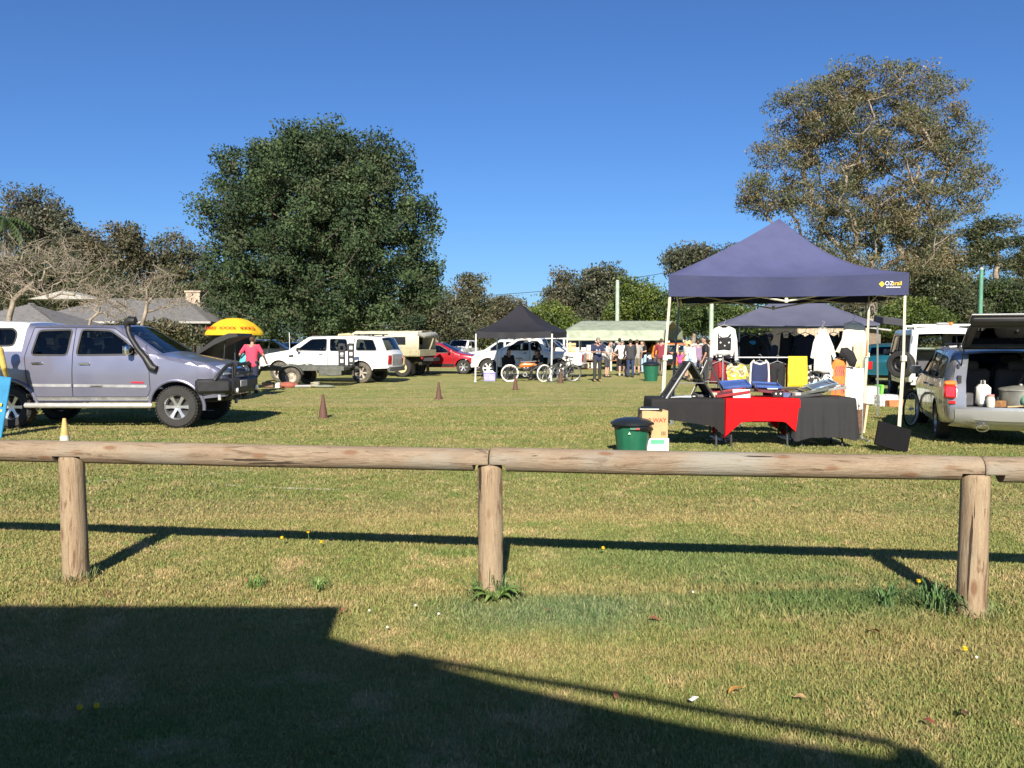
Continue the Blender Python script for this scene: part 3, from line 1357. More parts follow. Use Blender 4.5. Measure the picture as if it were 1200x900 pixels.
def make_wheel(parent, c, Rw, w, sg, rim=ALLOY, spokes=6, tyre=RUBBER, style='spoke', rr=.62, knobs=0):
    wl = bpy.data.objects.new('wheel', None)
    COL.objects.link(wl)
    wl.parent = parent
    wl.location = c
    RM = Matrix.Rotation(-sg * math.pi / 2, 4, 'X')     # local z -> outward
    ri = Rw * rr
    h = w / 2
    mb = MB()
    mb.lathe([(ri, -h * .9), (ri * 1.04, -h), (Rw * .9, -h), (Rw * .975, -h * .8), (Rw, -h * .5), (Rw, h * .5), (Rw * .975, h * .8), (Rw * .9, h), (ri * 1.04, h), (ri, h * .9)], 32, RM)
    if knobs:
        for k in range(knobs):
            a = 2 * math.pi * k / knobs
            for zz in (-h * .72, h * .72, (-h * .24 if k % 2 else h * .24)):
                mt = RM @ Matrix.Rotation(a, 4, 'Z') @ Matrix.Translation((Rw * .99, 0, zz))
                b = MB().box((0, 0, 0), (Rw * .045, Rw * .09, w * .22))
                mb.add([mt @ q for q in b.V], b.F)
    mb.build('tyre', tyre, wl)
    mb = MB()
    mb.lathe([(ri * 1.0, -h * .9), (ri * .93, -h * .5), (ri * .9, h * .3), (ri * .96, h * .82), (ri * 1.01, h * .92), (ri * 1.0, h * .8)], 32, RM)
    if style == 'spoke':
        mb.lathe([(0, h * .5), (ri * .2, h * .5), (ri * .25, h * .3)], 16, RM)
        for k in range(spokes):
            a = 2 * math.pi * k / spokes
            mt = RM @ Matrix.Rotation(a, 4, 'Z')
            q = [(ri * .15, -ri * .13), (ri * .5, -ri * .1), (ri * .94, -ri * .15), (ri * .94, ri * .15), (ri * .5, ri * .1), (ri * .15, ri * .13)]
            b = MB()
            b.add([(x, y_, h * .48 + (x / ri) * h * .18) for x, y_ in q] + [(x, y_, h * .1) for x, y_ in q],
                  [(0, 1, 2, 3, 4, 5)] + [(i, (i + 1) % 6, 6 + (i + 1) % 6, 6 + i) for i in range(6)])
            mb.add([mt @ p for p in b.V], b.F)
    else:
        mb.lathe([(0, h * .55), (ri * .22, h * .55), (ri * .27, h * .35), (ri * .6, h * .2), (ri * .72, h * .42), (ri * .93, h * .25)], 24, RM)
        for k in range(8):
            a = 2 * math.pi * k / 8
            p = RM @ Vector((ri * .8 * math.cos(a), ri * .8 * math.sin(a), h * .38))
            mb.ball(p, ri * .07, 6, 4)
    mb.build('rim', rim, wl)
    mb = MB()
    mb.lathe([(0, h * .02), (ri * .9, h * .02)], 24, RM)
    mb.build('brake_disc', DARKINT, wl)
    return wl


# outlines: rear bottom -> over the roof -> front bottom
def ute_spec(canopy=True, h=1.72, **kw):
    k = h / 1.72
    s = dict(
        up=[(-2.55, .55 * k), (-2.58, 1.0 * k), (-2.5, 1.12 * k), (-2.25, 1.68 * k), (-1.35, 1.73 * k), (-.85, 1.72 * k), (.45, 1.7 * k), (1.2, 1.2 * k), (2.12, 1.05 * k), (2.38, .9 * k), (2.42, .42 * k)],
        wx=(1.55, -1.6), Rw=.38, W=.91, zb=1.12 * k, zr=1.7 * k, sill=.42, tumble=.15,
        glass=[(6, .08, .94), (2, .12, .92)], gname={2: 'rear_window'},
        windows=[[(-1.12, 1.18 * k), (-1.02, 1.6 * k), (-.4, 1.62 * k), (-.44, 1.18 * k)], [(-.3, 1.18 * k), (-.27, 1.62 * k), (.32, 1.6 * k), (.84, 1.2 * k)], [(-2.2, 1.2 * k), (-2.02, 1.58 * k), (-1.42, 1.6 * k), (-1.42, 1.2 * k)]],
        regions=[('door', [(-1.18, .5), (-1.24, 1.15 * k), (-1.1, 1.66 * k), (-.35, 1.67 * k), (-.37, .5)], None, False),
                 ('door', [(-.35, .5), (-.33, 1.67 * k), (.38, 1.65 * k), (.98, 1.17 * k), (1.02, .62), (.98, .5)], None, False)])
    s.update(kw)
    return s


def hatch_spec(kind='hatch', **kw):
    if kind == 'suv':
        up = [(-2.2, .5), (-2.25, .95), (-2.12, 1.12), (-1.75, 1.62), (-1.2, 1.7), (.1, 1.68), (.95, 1.12), (1.85, .98), (2.15, .8), (2.2, .35)]
        s = dict(up=up, wx=(1.3, -1.35), Rw=.35, W=.9, zb=1.05, zr=1.68, sill=.33, glass=[(5, .08, .94), (2, .15, .9)],
                 windows=[[(-1.05, 1.1), (-1.05, 1.56), (-.25, 1.58), (-.25, 1.1)], [(-.13, 1.1), (-.13, 1.58), (.1, 1.57), (.72, 1.12)], [(-1.9, 1.14), (-1.68, 1.5), (-1.17, 1.54), (-1.17, 1.1)]])
    elif kind == 'wagon':
        up = [(-2.35, .45), (-2.4, .85), (-2.3, .98), (-1.95, 1.36), (-1.4, 1.44), (0, 1.44), (.9, .98), (1.9, .82), (2.25, .62), (2.28, .3)]
        s = dict(up=up, wx=(1.4, -1.4), Rw=.32, W=.88, zb=.95, zr=1.44, sill=.28, glass=[(5, .08, .94), (2, .15, .9)],
                 windows=[[(-1.0, .97), (-1.0, 1.33), (-.25, 1.35), (-.25, .97)], [(-.13, .97), (-.13, 1.35), (.02, 1.35), (.68, .98)], [(-2.0, 1.0), (-1.8, 1.28), (-1.12, 1.32), (-1.12, .97)]])
    elif kind == 'van':
        up = [(-2.4, .5), (-2.42, 1.0), (-2.38, 1.12), (-2.28, 1.85), (-2.1, 1.95), (1.2, 1.93), (1.95, 1.2), (2.3, .95), (2.36, .4)]
        s = dict(up=up, wx=(1.45, -1.35), Rw=.34, W=.86, zb=1.1, zr=1.92, sill=.33, tumble=.09, glass=[(5, .06, .94), (2, .1, .9)],
                 windows=[[(.35, 1.2), (.35, 1.75), (1.2, 1.75), (1.62, 1.22)], [(-.75, 1.2), (-.75, 1.75), (.2, 1.75), (.2, 1.2)], [(-2.1, 1.2), (-2.05, 1.75), (-.9, 1.75), (-.9, 1.2)]])
    elif kind == 'sedan':
        up = [(-2.3, .42), (-2.35, .8), (-2.25, .95), (-1.55, 1.0), (-.95, 1.38), (-.6, 1.42), (.1, 1.41), (.95, .98), (1.9, .84), (2.2, .62), (2.24, .3)]
        s = dict(up=up, wx=(1.38, -1.35), Rw=.32, W=.88, zb=.95, zr=1.42, sill=.28, glass=[(6, .08, .94), (3, .1, .92)],
                 windows=[[(-1.15, 1.0), (-.82, 1.32), (-.3, 1.34), (-.3, .99)], [(-.18, .99), (-.18, 1.34), (.12, 1.33), (.74, 1.0)]])
    else:
        up = [(-1.9, .45), (-1.95, .88), (-1.88, 1.0), (-1.55, 1.4), (-1.1, 1.5), (.1, 1.48), (.95, 1.0), (1.65, .85), (1.95, .66), (1.98, .3)]
        s = dict(up=up, wx=(1.25, -1.3), Rw=.31, W=.85, zb=.97, zr=1.48, sill=.28, glass=[(5, .08, .94), (2, .15, .9)],
                 windows=[[(-.95, 1.0), (-.9, 1.38), (-.25, 1.4), (-.25, 1.0)], [(-.13, 1.0), (-.13, 1.4), (.1, 1.39), (.72, 1.02)]])
    s['gname'] = {2: 'rear_window', 3: 'rear_window'}
    z0 = s['sill'] + .08
    zt = s['zr'] - .06
    w1, w2 = s['windows'][0], s['windows'][1]
    if kind == 'van':
        w1, w2 = w2, w1
    xb = (w1[3][0] + w2[0][0]) / 2
    s['regions'] = [('door', [(max(w1[0][0] - .08, s['wx'][1] + s['Rw'] * 1.2 - .02), z0), (w1[0][0] - .08, s['zb'] - .1), (w1[1][0] - .07, zt), (xb, zt + .01), (xb, z0)], None, False),
                    ('door', [(xb, z0), (xb, zt + .01), (w2[2][0] + .04, zt), (w2[3][0] + .1, s['zb'] + .02), (w2[3][0] + .1, z0)], None, False)]
    s.update(kw)
    return s


def stretch_spec(s, k):
    f = lambda q: [(p[0] * k, p[1]) for p in q]
    s['up'] = f(s['up'])
    s['wx'] = tuple(x * k for x in s['wx'])
    s['windows'] = [f(w) for w in s['windows']]
    s['regions'] = [(r[0], f(r[1]), *r[2:]) for r in s['regions']]
    return s


def finish_regions(s, m):
    s['regions'] = [(r[0], r[1], r[2] or m, *r[3:]) for r in s.get('regions', [])]
    return s


def car(name, label, cat, px, py_d, heading, kind, paint, group=None, spec=None, rim=ALLOY, style='spoke', bumpers=None, tail=True, yoff=0, **kw):
    """px: picture column of the middle, py_d: distance; heading 0 = nose to the right (+x)"""
    s = spec or (ute_spec(**kw) if kind == 'ute' else hatch_spec(kind, **kw))
    finish_regions(s, paint)
    v = Vehicle(name, label, cat, (X(px, py_d), py_d, 0), heading, s, group)
    v.build({'body': paint})
    v.wheels(rim, 6, RUBBER, style=style)
    zb = s['zb']
    bm_ = bumpers or paint
    v.end('bumper', s['sill'] + .02, zb * .52, -.97, .97, bm_, True, .03)
    v.end('bumper', s['sill'] + .12, zb * .56, -.97, .97, bm_, False, .03)
    v.end('grille', zb * .56, zb * .74, -.42, .42, BLACK, True, .014)
    v.end('headlight', zb * .6, zb * .8, .52, .93, LENS, True, .012, both=True)
    v.end('tail_light', zb * .62, zb * .9, .68, .97, RED, False, .012, both=True)
    v.end('number_plate', zb * .36, zb * .46, -.28, .28, PLATE, True, .045)
    xm = max(w[-1][0] for w in s['windows'][:3]) - .12
    v.mirrors(xm, zb + .06, kw.get('mirror', paint))
    v.seats([.0, -.85], .5 if kind not in ('ute', 'suv', 'van') else .68)
    return v
# ------------------------------------------------------------------ trees
LEAF = leafmat('leaf', .22)
LEAFD = leafmat('leaf_glossy', .15, .8)
BARK_GREY = mat('bark_grey', (.2, .17, .14), .9, var=.35, scale=3, bump=.5, bscale=14)
BARK_PALE = mat('bark_pale', (.25, .205, .165), .8, var=.3, scale=2, bump=.3, bscale=10)
BARK_BROWN = mat('bark_brown', (.13, .1, .075), .9, var=.3, scale=3, bump=.5, bscale=14)
BARK_BARE = mat('bark_bare', (.27, .225, .175), .85, var=.3, scale=3, bump=.3, bscale=14)


def skeleton(trunk, cl, r_, step=.7, up=1.4, jit=.12):
    """grow branches from a trunk polyline to every cluster point; returns node positions, parents, tip nodes"""
    pos = [np.array(trunk[0], float)]
    par = [-1]
    for a, b in zip(trunk[:-1], trunk[1:]):
        a, b = np.array(a, float), np.array(b, float)
        k = max(1, int(np.linalg.norm(b - a) / step))
        for j in range(1, k + 1):
            pos.append(a + (b - a) * j / k + (r_.normal(0, jit * .35, 3) if j < k else 0))
            par.append(len(pos) - 2)
    top = pos[-1]
    cl = cl[np.argsort(np.linalg.norm(cl - top, axis=1))]
    cap = len(pos) + len(cl) * 30
    A = np.zeros((cap, 3))
    A[:len(pos)] = pos
    PA = np.full(cap, -1)
    PA[:len(par)] = par
    n = len(pos)
    i0 = max(1, int(n * .3))
    tips = []
    for c in cl:
        D = A[i0:n] - c
        d = np.sqrt((D ** 2).sum(1)) + up * np.maximum(0, D[:, 2] + .25 * np.hypot(D[:, 0], D[:, 1]))
        j = i0 + int(np.argmin(d))
        p = A[j]
        L_ = np.linalg.norm(c - p)
        k = min(28, max(1, int(math.ceil(L_ / step))))
        mid = (p + c) / 2 + np.array([0, 0, -.08 * L_]) + r_.normal(0, jit * L_ * .6, 3)
        last = j
        for q in range(1, k + 1):
            t = q / k
            A[n] = (1 - t) ** 2 * p + 2 * t * (1 - t) * mid + t * t * c
            PA[n] = last
            last = n
            n += 1
        tips.append(last)
    return A[:n], PA[:n], tips


def limbs(name, A, PA, tips, r0, rtip, m, parent, sides=6, expo=.5):
    n = len(A)
    cnt = np.zeros(n)
    cnt[tips] = 1
    for i in range(n - 1, 0, -1):
        if PA[i] >= 0:
            cnt[PA[i]] += cnt[i]
    cnt = np.maximum(cnt, 1)
    rad = rtip * cnt ** expo
    rad *= min(1, r0 / rad[0]) if rad[0] > r0 else 1
    rad[0] = max(rad[0], r0)
    f = r0 / rad[0]
    rad = np.maximum(rad * f, rtip * .6)
    # butt flare
    i = np.arange(1, n)
    p, q = A[PA[i]], A[i]
    d = q - p
    ln = np.linalg.norm(d, axis=1)[:, None] + 1e-9
    d = d / ln
    ref = np.where(np.abs(d[:, 2:3]) < .9, np.array([[0, 0, 1.0]]), np.array([[1.0, 0, 0]]))
    u = np.cross(d, ref)
    u /= np.linalg.norm(u, axis=1)[:, None]
    w = np.cross(d, u)
    a = np.linspace(0, 2 * np.pi, sides, endpoint=False)
    ring = u[:, None, :] * np.cos(a)[None, :, None] + w[:, None, :] * np.sin(a)[None, :, None]
    rp_ = np.minimum(rad[PA[i]], rad[i] * 1.35)[:, None, None]
    V0 = p[:, None] + ring * rp_
    V1 = (q + d * rad[i][:, None] * .4)[:, None] + ring * rad[i][:, None, None]
    V = np.concatenate([V0, V1], 1).reshape(-1, 3)
    b = (np.arange(n - 1) * 2 * sides)[:, None]
    F = np.concatenate([b + np.array([j, (j + 1) % sides, sides + (j + 1) % sides, sides + j])[None] for j in range(sides)])
    return mesh_np(name, V, F, m, parent, smooth=True)


def leaves_mesh(name, cl, nleaf, size, cols, spread, m, parent, r_, droop=0.0, flat=.7, cvar=.22, aspect=.45):
    n = len(cl) * nleaf
    cid = np.repeat(np.arange(len(cl)), nleaf)
    csz = (.65 + .7 * r_.random(len(cl)))[cid][:, None]
    off = np.clip(r_.normal(0, 1, (n, 3)), -1.55, 1.55) * spread * csz
    off[:, 2] *= flat
    P = cl[cid] + off
    d = r_.normal(0, 1, (n, 3))
    d[:, 2] -= droop
    d /= np.linalg.norm(d, axis=1)[:, None]
    e = np.cross(d, r_.normal(0, 1, (n, 3)))
    e /= np.linalg.norm(e, axis=1)[:, None] + 1e-9
    L_ = size * (.55 + .9 * r_.random(n))[:, None]
    W_ = L_ * aspect
    nn = np.cross(d, e)
    V = np.stack([P - d * L_ * .5, P + e * W_ * .5 + nn * W_ * .12, P + d * L_ * .5, P - e * W_ * .5 + nn * W_ * .12], 1).reshape(-1, 3)
    F = np.arange(n * 4).reshape(n, 4)
    cols = np.array(cols)
    cc = cols[r_.integers(0, len(cols), len(cl))] * (1 - cvar + 2 * cvar * r_.random((len(cl), 1)))
    lc = cc[cid] * (.7 + .6 * r_.random((n, 1)))
    sw = r_.random(n) < .25
    lc[sw] = cols[r_.integers(0, len(cols), sw.sum())] * (.8 + .4 * r_.random((sw.sum(), 1)))
    return mesh_np(name, V, F, m, parent, np.repeat(lc, 4, axis=0))


def crown_points(blobs, d, n, r_, shell=.42, depth=.9):
    """blobs in picture px (cx, cy, rx, ry[, depth shift m]) at distance d -> cluster points in the world"""
    w = np.array([b[2] * b[3] * b[2] for b in blobs], float) ** .75
    k = r_.choice(len(blobs), n, p=w / w.sum())
    dirs = r_.normal(0, 1, (n, 3))
    dirs /= np.linalg.norm(dirs, axis=1)[:, None]
    rr = r_.random(n) ** shell
    out = np.zeros((n, 3))
    for i in range(n):
        b = blobs[k[i]]
        c = at(b[0], b[1], d + (b[4] if len(b) > 4 else 0))
        s = d / 960
        out[i] = (c.x + dirs[i, 0] * rr[i] * b[2] * s, c.y + dirs[i, 1] * rr[i] * b[2] * s * depth, c.z + dirs[i, 2] * rr[i] * b[3] * s)
    out = out[out[:, 2] > .3]
    return out


def tree(name, label, px, d, blobs, ncl, nleaf, size, cols, r0, bark, seed, spread=.5, ttop=None, lean=0, droop=0.0, leafm=None, rtip=.02,
         shell=.42, group=None, jit=.12, step=.8, flat=.7, stems=1, expo=.5, up=1.4, cvar=.22, aspect=.45, tips_extra=0, cat='tree'):
    r_ = np.random.default_rng(seed)
    base = Vector((X(px, d), d, 0))
    root = thing(name, label, cat, base, 0, group)
    cl = crown_points(blobs, d, ncl, r_, shell) - np.array(base)
    zt = np.median(cl[:, 2]) if ttop is None else Z(ttop, d)
    cx = cl[:, 0].mean() * .5 + lean
    trunk = [(0, 0, -.2), (cx * .25, 0, zt * .3), (cx * .6, 0, zt * .65), (cx, 0, zt)]
    A, PA, tips = skeleton(trunk, cl, r_, step, up, jit)
    limbs('trunk', A, PA, tips, r0, rtip, bark, root, 6, expo)
    if nleaf:
        leaves_mesh('crown', cl, nleaf, size, cols, spread, leafm or LEAF, root, r_, droop, flat, cvar, aspect)
    return root


FIGC = [(.036, .064, .026), (.052, .086, .034), (.026, .05, .024), (.07, .105, .042), (.06, .078, .037)]
GUMC = [(.15, .145, .072), (.185, .15, .08), (.105, .118, .06), (.13, .138, .072), (.19, .148, .08), (.085, .103, .054)]
OLIVE = [(.1, .11, .045), (.08, .095, .04), (.125, .12, .06), (.065, .075, .038)]
BROWN = [(.125, .11, .068), (.1, .1, .058), (.145, .12, .075), (.085, .095, .052)]
BRIGHT = [(.13, .17, .03), (.1, .15, .028), (.15, .18, .04), (.07, .11, .025)]
GREEN = [(.06, .095, .025), (.08, .12, .03), (.045, .075, .022), (.095, .13, .035)]
DARKG = [(.04, .06, .028), (.055, .075, .034), (.06, .07, .04)]
GREYG = [(.095, .105, .065), (.115, .12, .08), (.075, .085, .055), (.13, .115, .08)]

# the big round fig
tree('fig_tree', 'huge dense dark green tree with a rounded crown behind the parked utes', 371, 52,
     [(374, 268, 124, 118), (372, 235, 105, 82), (300, 205, 50, 42), (262, 262, 38, 40), (432, 210, 50, 52), (475, 258, 36, 40), (386, 178, 62, 32), (330, 188, 42, 30), (300, 320, 62, 50), (450, 320, 62, 50), (375, 340, 80, 48), (488, 330, 34, 36), (268, 335, 36, 34), (395, 372, 110, 22), (310, 372, 50, 22)],
     1000, 190, .19, FIGC, .55, BARK_BROWN, 11, spread=.43, ttop=290, leafm=LEAFD, rtip=.022, shell=.42, step=.7, flat=.75, aspect=.55)
# the tall gum behind the stall
tree('gum_tree', 'tall eucalyptus with brownish open crown and pale limbs above the stall', 1022, 56,
     [(1015, 106, 62, 30), (950, 135, 50, 38), (1080, 115, 48, 34), (1115, 165, 34, 40), (1018, 160, 85, 45), (925, 178, 42, 36), (905, 228, 36, 26), (965, 225, 52, 36), (1050, 225, 60, 40), (1120, 220, 42, 34), (1015, 262, 60, 30), (1085, 265, 46, 26), (950, 270, 40, 22), (885, 240, 20, 12), (985, 305, 44, 22), (1060, 310, 50, 22), (1020, 335, 60, 18)],
     800, 140, .2, GUMC, .4, BARK_PALE, 21, spread=.42, ttop=318, droop=.7, rtip=.017, shell=.36, jit=.07, step=.8, flat=.6, expo=.47, up=2.2, aspect=.34)

T = [
    # name, label, px, d, blobs, ncl, nleaf, size, cols, r0, bark, kwargs
    ('gum_tree', 'grey green gum rising highest behind the house at the far left', 45, 82, [(38, 243, 36, 27), (72, 268, 24, 24), (18, 268, 22, 30), (50, 280, 45, 30), (85, 290, 25, 22)], 170, 60, .5, GREYG, .4, BARK_GREY, dict(droop=.5)),
    ('gum_tree', 'purplish brown gum with dense rounded crown behind the house roof', 118, 76, [(105, 298, 30, 32), (85, 312, 22, 30), (128, 318, 30, 30), (150, 282, 20, 20), (160, 300, 14, 26)], 170, 55, .5, BROWN, .35, BARK_GREY, dict(droop=.4)),
    ('gum_tree', 'thin brownish gum with see-through crown just left of the big fig', 212, 78, [(205, 288, 20, 16), (232, 310, 24, 22), (192, 322, 28, 24), (222, 335, 34, 20), (176, 312, 14, 18)], 120, 45, .45, BROWN + OLIVE, .28, BARK_GREY, dict(droop=.5, shell=.3)),
    ('shrub_tree', 'low olive tree filling the gap behind the house chimney', 235, 66, [(228, 355, 34, 24), (262, 362, 26, 24), (200, 352, 24, 16)], 90, 60, .42, OLIVE, .2, BARK_GREY, {}),
    ('shrub', 'low olive brown bush hiding the right half of the house wall', 178, 43, [(150, 392, 34, 12), (195, 390, 34, 13), (225, 394, 20, 10), (118, 394, 22, 10)], 110, 50, .3, OLIVE + BROWN, .06, BARK_GREY, dict(spread=.22)),
    ('shrub_tree', 'dark leafy tree behind the left end of the house', 45, 64, [(20, 320, 42, 28), (78, 325, 40, 25), (50, 345, 60, 18), (120, 340, 34, 16)], 150, 60, .42, DARKG + OLIVE, .22, BARK_GREY, {}),
    ('gum_tree', 'brown tipped slim gum right of the big fig below the wire', 552, 84, [(550, 335, 18, 16), (538, 358, 24, 20), (560, 362, 18, 18), (548, 385, 26, 16)], 100, 48, .45, BROWN + OLIVE, .24, BARK_PALE, dict(droop=.4)),
    ('shrub_tree', 'soft grey green tree beside the fig behind the cream truck', 512, 74, [(500, 362, 28, 26), (528, 380, 28, 18), (486, 385, 26, 18), (548, 395, 26, 12)], 130, 60, .42, OLIVE + GREYG, .22, BARK_GREY, {}),
    ('gum_tree', 'small brown gum peeking over the peak of the black marquee', 597, 96, [(596, 358, 19, 9), (585, 372, 20, 14), (612, 374, 20, 12)], 70, 45, .5, BROWN, .22, BARK_GREY, {}),
    ('shrub_tree', 'bright yellow green tree between the black marquee and the shed roof', 640, 62, [(640, 370, 26, 14), (622, 378, 16, 12), (660, 376, 16, 12), (645, 386, 26, 12)], 110, 60, .34, BRIGHT, .18, BARK_PALE, {}),
    ('gum_tree', 'thin grey gum with gaps left of the dark bushy gum', 664, 92, [(664, 330, 16, 13), (650, 344, 14, 14), (676, 350, 18, 20), (655, 362, 22, 14)], 90, 48, .5, GREYG + BROWN, .24, BARK_PALE, dict(droop=.4)),
    ('gum_tree', 'dark grey bushy gum standing behind the far light pole', 706, 90, [(706, 332, 27, 20), (690, 350, 22, 22), (722, 352, 22, 22), (706, 370, 34, 16)], 170, 60, .5, GREYG + DARKG, .32, BARK_PALE, dict(droop=.3)),
    ('shrub_tree', 'broad mid green tree behind the green shed roof', 760, 68, [(745, 350, 26, 20), (765, 362, 34, 22), (730, 372, 24, 16), (790, 372, 26, 20), (735, 340, 14, 12)], 200, 64, .38, GREEN + BRIGHT, .26, BARK_GREY, {}),
    ('gum_tree', 'dark gum whose crown shows over the left slope of the navy marquee', 812, 88, [(806, 302, 26, 11), (790, 314, 14, 9), (826, 300, 16, 9), (820, 325, 34, 16), (856, 296, 16, 8)], 130, 52, .5, GREYG + DARKG, .3, BARK_PALE, dict(droop=.4)),
    ('shrub_tree', 'deep green tree behind the racks seen under the navy marquee', 856, 62, [(835, 372, 32, 18), (868, 378, 32, 14), (810, 372, 20, 20), (900, 384, 30, 10), (940, 384, 30, 9)], 200, 64, .34, GREEN, .22, BARK_GREY, {}),
    ('shrub_tree', 'bright green bushy tree right of the navy marquee behind the van', 1070, 48, [(1068, 366, 24, 16), (1050, 376, 18, 14), (1090, 376, 20, 13), (1065, 384, 30, 9)], 170, 60, .27, BRIGHT + GREEN, .16, BARK_PALE, {}),
    ('gum_tree', 'olive gum with pale bare stem left of the green pole', 1112, 66, [(1098, 300, 26, 20), (1080, 318, 24, 18), (1118, 322, 24, 20), (1096, 340, 36, 18), (1120, 352, 26, 14)], 190, 56, .4, OLIVE + GUMC, .26, BARK_PALE, dict(droop=.4)),
    ('gum_tree', 'clumpy gum with flat leaf pads on pale limbs at far right', 1166, 72, [(1138, 275, 14, 7), (1160, 262, 14, 7), (1182, 262, 11, 6), (1148, 292, 16, 9), (1172, 285, 14, 8), (1192, 282, 12, 8), (1160, 306, 18, 8), (1205, 300, 14, 14), (1134, 306, 12, 8), (1185, 310, 14, 8)], 120, 60, .36, DARKG + OLIVE, .26, BARK_PALE, dict(shell=.5)),
    ('conifer_tree', 'dark dense evergreen behind the raised tailgate of the wagon', 1172, 58, [(1172, 350, 26, 24), (1150, 366, 20, 16), (1200, 355, 22, 22), (1185, 375, 34, 14)], 190, 64, .32, DARKG + GREEN[:1], .24, BARK_BROWN, {}),
    ('shrub_tree', 'dark olive tree between the bright bush and the green pole', 1122, 56, [(1115, 352, 24, 18), (1132, 372, 24, 16), (1100, 374, 22, 12), (1100, 335, 20, 16)], 170, 60, .32, OLIVE + DARKG, .2, BARK_GREY, {}),
    ('gum_tree', 'far gum at the right edge beyond the evergreen', 1212, 90, [(1212, 330, 22, 24), (1195, 345, 16, 16)], 80, 50, .5, OLIVE, .25, BARK_PALE, {}),
    ('shrub_tree', 'russet shrub beside the brown hut right of the racks', 1034, 52, [(1036, 392, 15, 8), (1024, 396, 12, 6)], 60, 55, .22, [(.12, .075, .04), (.09, .08, .035)], .1, BARK_BROWN, {}),
]
for i, (nm, lb, px, d, bl, ncl, nl, sz, cols, r0, bark, kw) in enumerate(T):
    k2 = dict(spread=sz * 1.15, rtip=.022, step=1.0)
    nl, sz = int(nl * 2.2), sz * .62
    k2.update(kw)
    tree(nm, lb, px, d, bl, ncl, nl, sz, cols, r0, bark, 100 + i, group=None, **k2)

# far wood closing the view behind everything
r_ = np.random.default_rng(5)
n = 950
fx = r_.uniform(-85, 95, n)
fy = r_.uniform(112, 140, n)
hcol = np.interp(fx, [-85, -40, -10, 10, 40, 70, 95], [9, 8.5, 6, 6.5, 8, 10, 10])
fz = r_.random(n) ** .8 * hcol * (.75 + .5 * vnoise(fx + 200, fy, .11, 9))
cl = np.stack([fx, fy, fz + .3], 1)
o = leaves_mesh('far_woodland', cl, 130, .6, GREEN + OLIVE + DARKG + GREYG, 1.25, LEAF, None, r_)
tag(o, 'far band of scrub and trees closing the field', 'woodland', kind='stuff')


# bare winter trees in front of the house
def bare_tree(label, px, d, stems, blobs, ncl, seed, r0):
    r_ = np.random.default_rng(seed)
    base = Vector((X(px, d), d, 0))
    root = thing('bare_tree', label, 'tree', base, 0, 'bare winter trees in front of the house')
    cl = crown_points(blobs, d, ncl, r_, .5) - np.array(base)
    st = [[at(*q, d) - base for q in s] for s in stems]
    A, PA, tips = skeleton([tuple(p) for p in st[0]], cl, r_, .35, 1.0, .2)
    limbs('trunk', A, PA, tips, r0, (.0075), BARK_BARE, root, 5, .5)
    # fine twigs
    k = len(cl) * 7
    t0 = np.repeat(cl, 7, 0) + r_.normal(0, .12, (k, 3))
    dd = r_.normal(0, 1, (k, 3)) + np.array([0, 0, .35])
    t1 = t0 + dd * .24
    nA = np.concatenate([t0, t1])
    pa = np.concatenate([np.full(k, -1), np.arange(k)])
    u = np.cross(t1 - t0, r_.normal(0, 1, (k, 3)))
    u /= np.linalg.norm(u, axis=1)[:, None]
    w_ = .007
    V = np.stack([t0 - u * w_, t0 + u * w_, t1 + u * w_ * .6, t1 - u * w_ * .6], 1).reshape(-1, 3)
    mesh_np('twigs', V, np.arange(k * 4).reshape(k, 4), BARK_BARE, root)
    return root


bare_tree('bare pale tree with low fork in front of the grey house, at the left edge', 14, 31, [[(14, 432), (13, 395), (11, 372), (16, 352), (40, 330)]],
          [(28, 310, 34, 26), (62, 300, 30, 26), (95, 318, 34, 22), (8, 330, 26, 24), (55, 340, 34, 16), (-12, 310, 25, 30)], 230, 31, .1)
bare_tree('bare twiggy tree in front of the middle of the house roof', 166, 36, [[(160, 432), (163, 395), (168, 375), (172, 356), (172, 340)]],
          [(170, 335, 34, 22), (140, 340, 28, 24), (205, 352, 32, 18), (120, 355, 24, 16), (185, 320, 18, 14)], 150, 33, .085)
bare_tree('smaller bare tree with arching twigs beside the yellow house wall', 108, 38, [[(104, 432), (104, 395), (106, 375), (118, 356)]],
          [(112, 345, 26, 16), (135, 362, 24, 14), (90, 356, 20, 14), (150, 372, 22, 8)], 80, 35, .065)

# palm at the left edge
pb = Vector((X(8, 66), 66, 0))
palm = thing('palm_tree', 'palm with drooping fronds in front of the grey gum at far left', 'palm', pb)
mb = MB()
ph = Z(258, 66)
mb.tube([(0, 0, -.2), (.1, 0, ph * .5), (.2, 0, ph)], [.22, .17, .15], 8)
mb.build('trunk', BARK_GREY, palm)
r_ = np.random.default_rng(77)
V, F = [], []
for k in range(17):
    a = 2 * math.pi * k / 17 + r_.normal(0, .15)
    el = r_.uniform(-.2, 1.1)
    pr = None
    for t in np.linspace(0, 1, 12):
        q = np.array([.2 + math.cos(a) * 2.4 * t * math.cos(el * (1 - t * .6)), math.sin(a) * 2.4 * t * math.cos(el * (1 - t * .6)), ph + 2.2 * t * math.sin(el) - 1.9 * t * t])
        if pr is not None:
            sd = np.cross(q - pr, [0, 0, 1.0])
            sd /= np.linalg.norm(sd) + 1e-9
            for sgn in (-1, 1):
                tip = q + sd * sgn * .62 * (1 - t * .6) + np.array([0, 0, -.34])
                b = len(V)
                V += [pr, q, tip]
                F.append((b, b + 1, b + 2))
        pr = q
mesh_np('crown', np.array(V), np.array(F), LEAF, palm, np.tile(np.array([[.05, .08, .025]]), (len(V), 1)) * (.7 + .6 * r_.random((len(V), 1))))

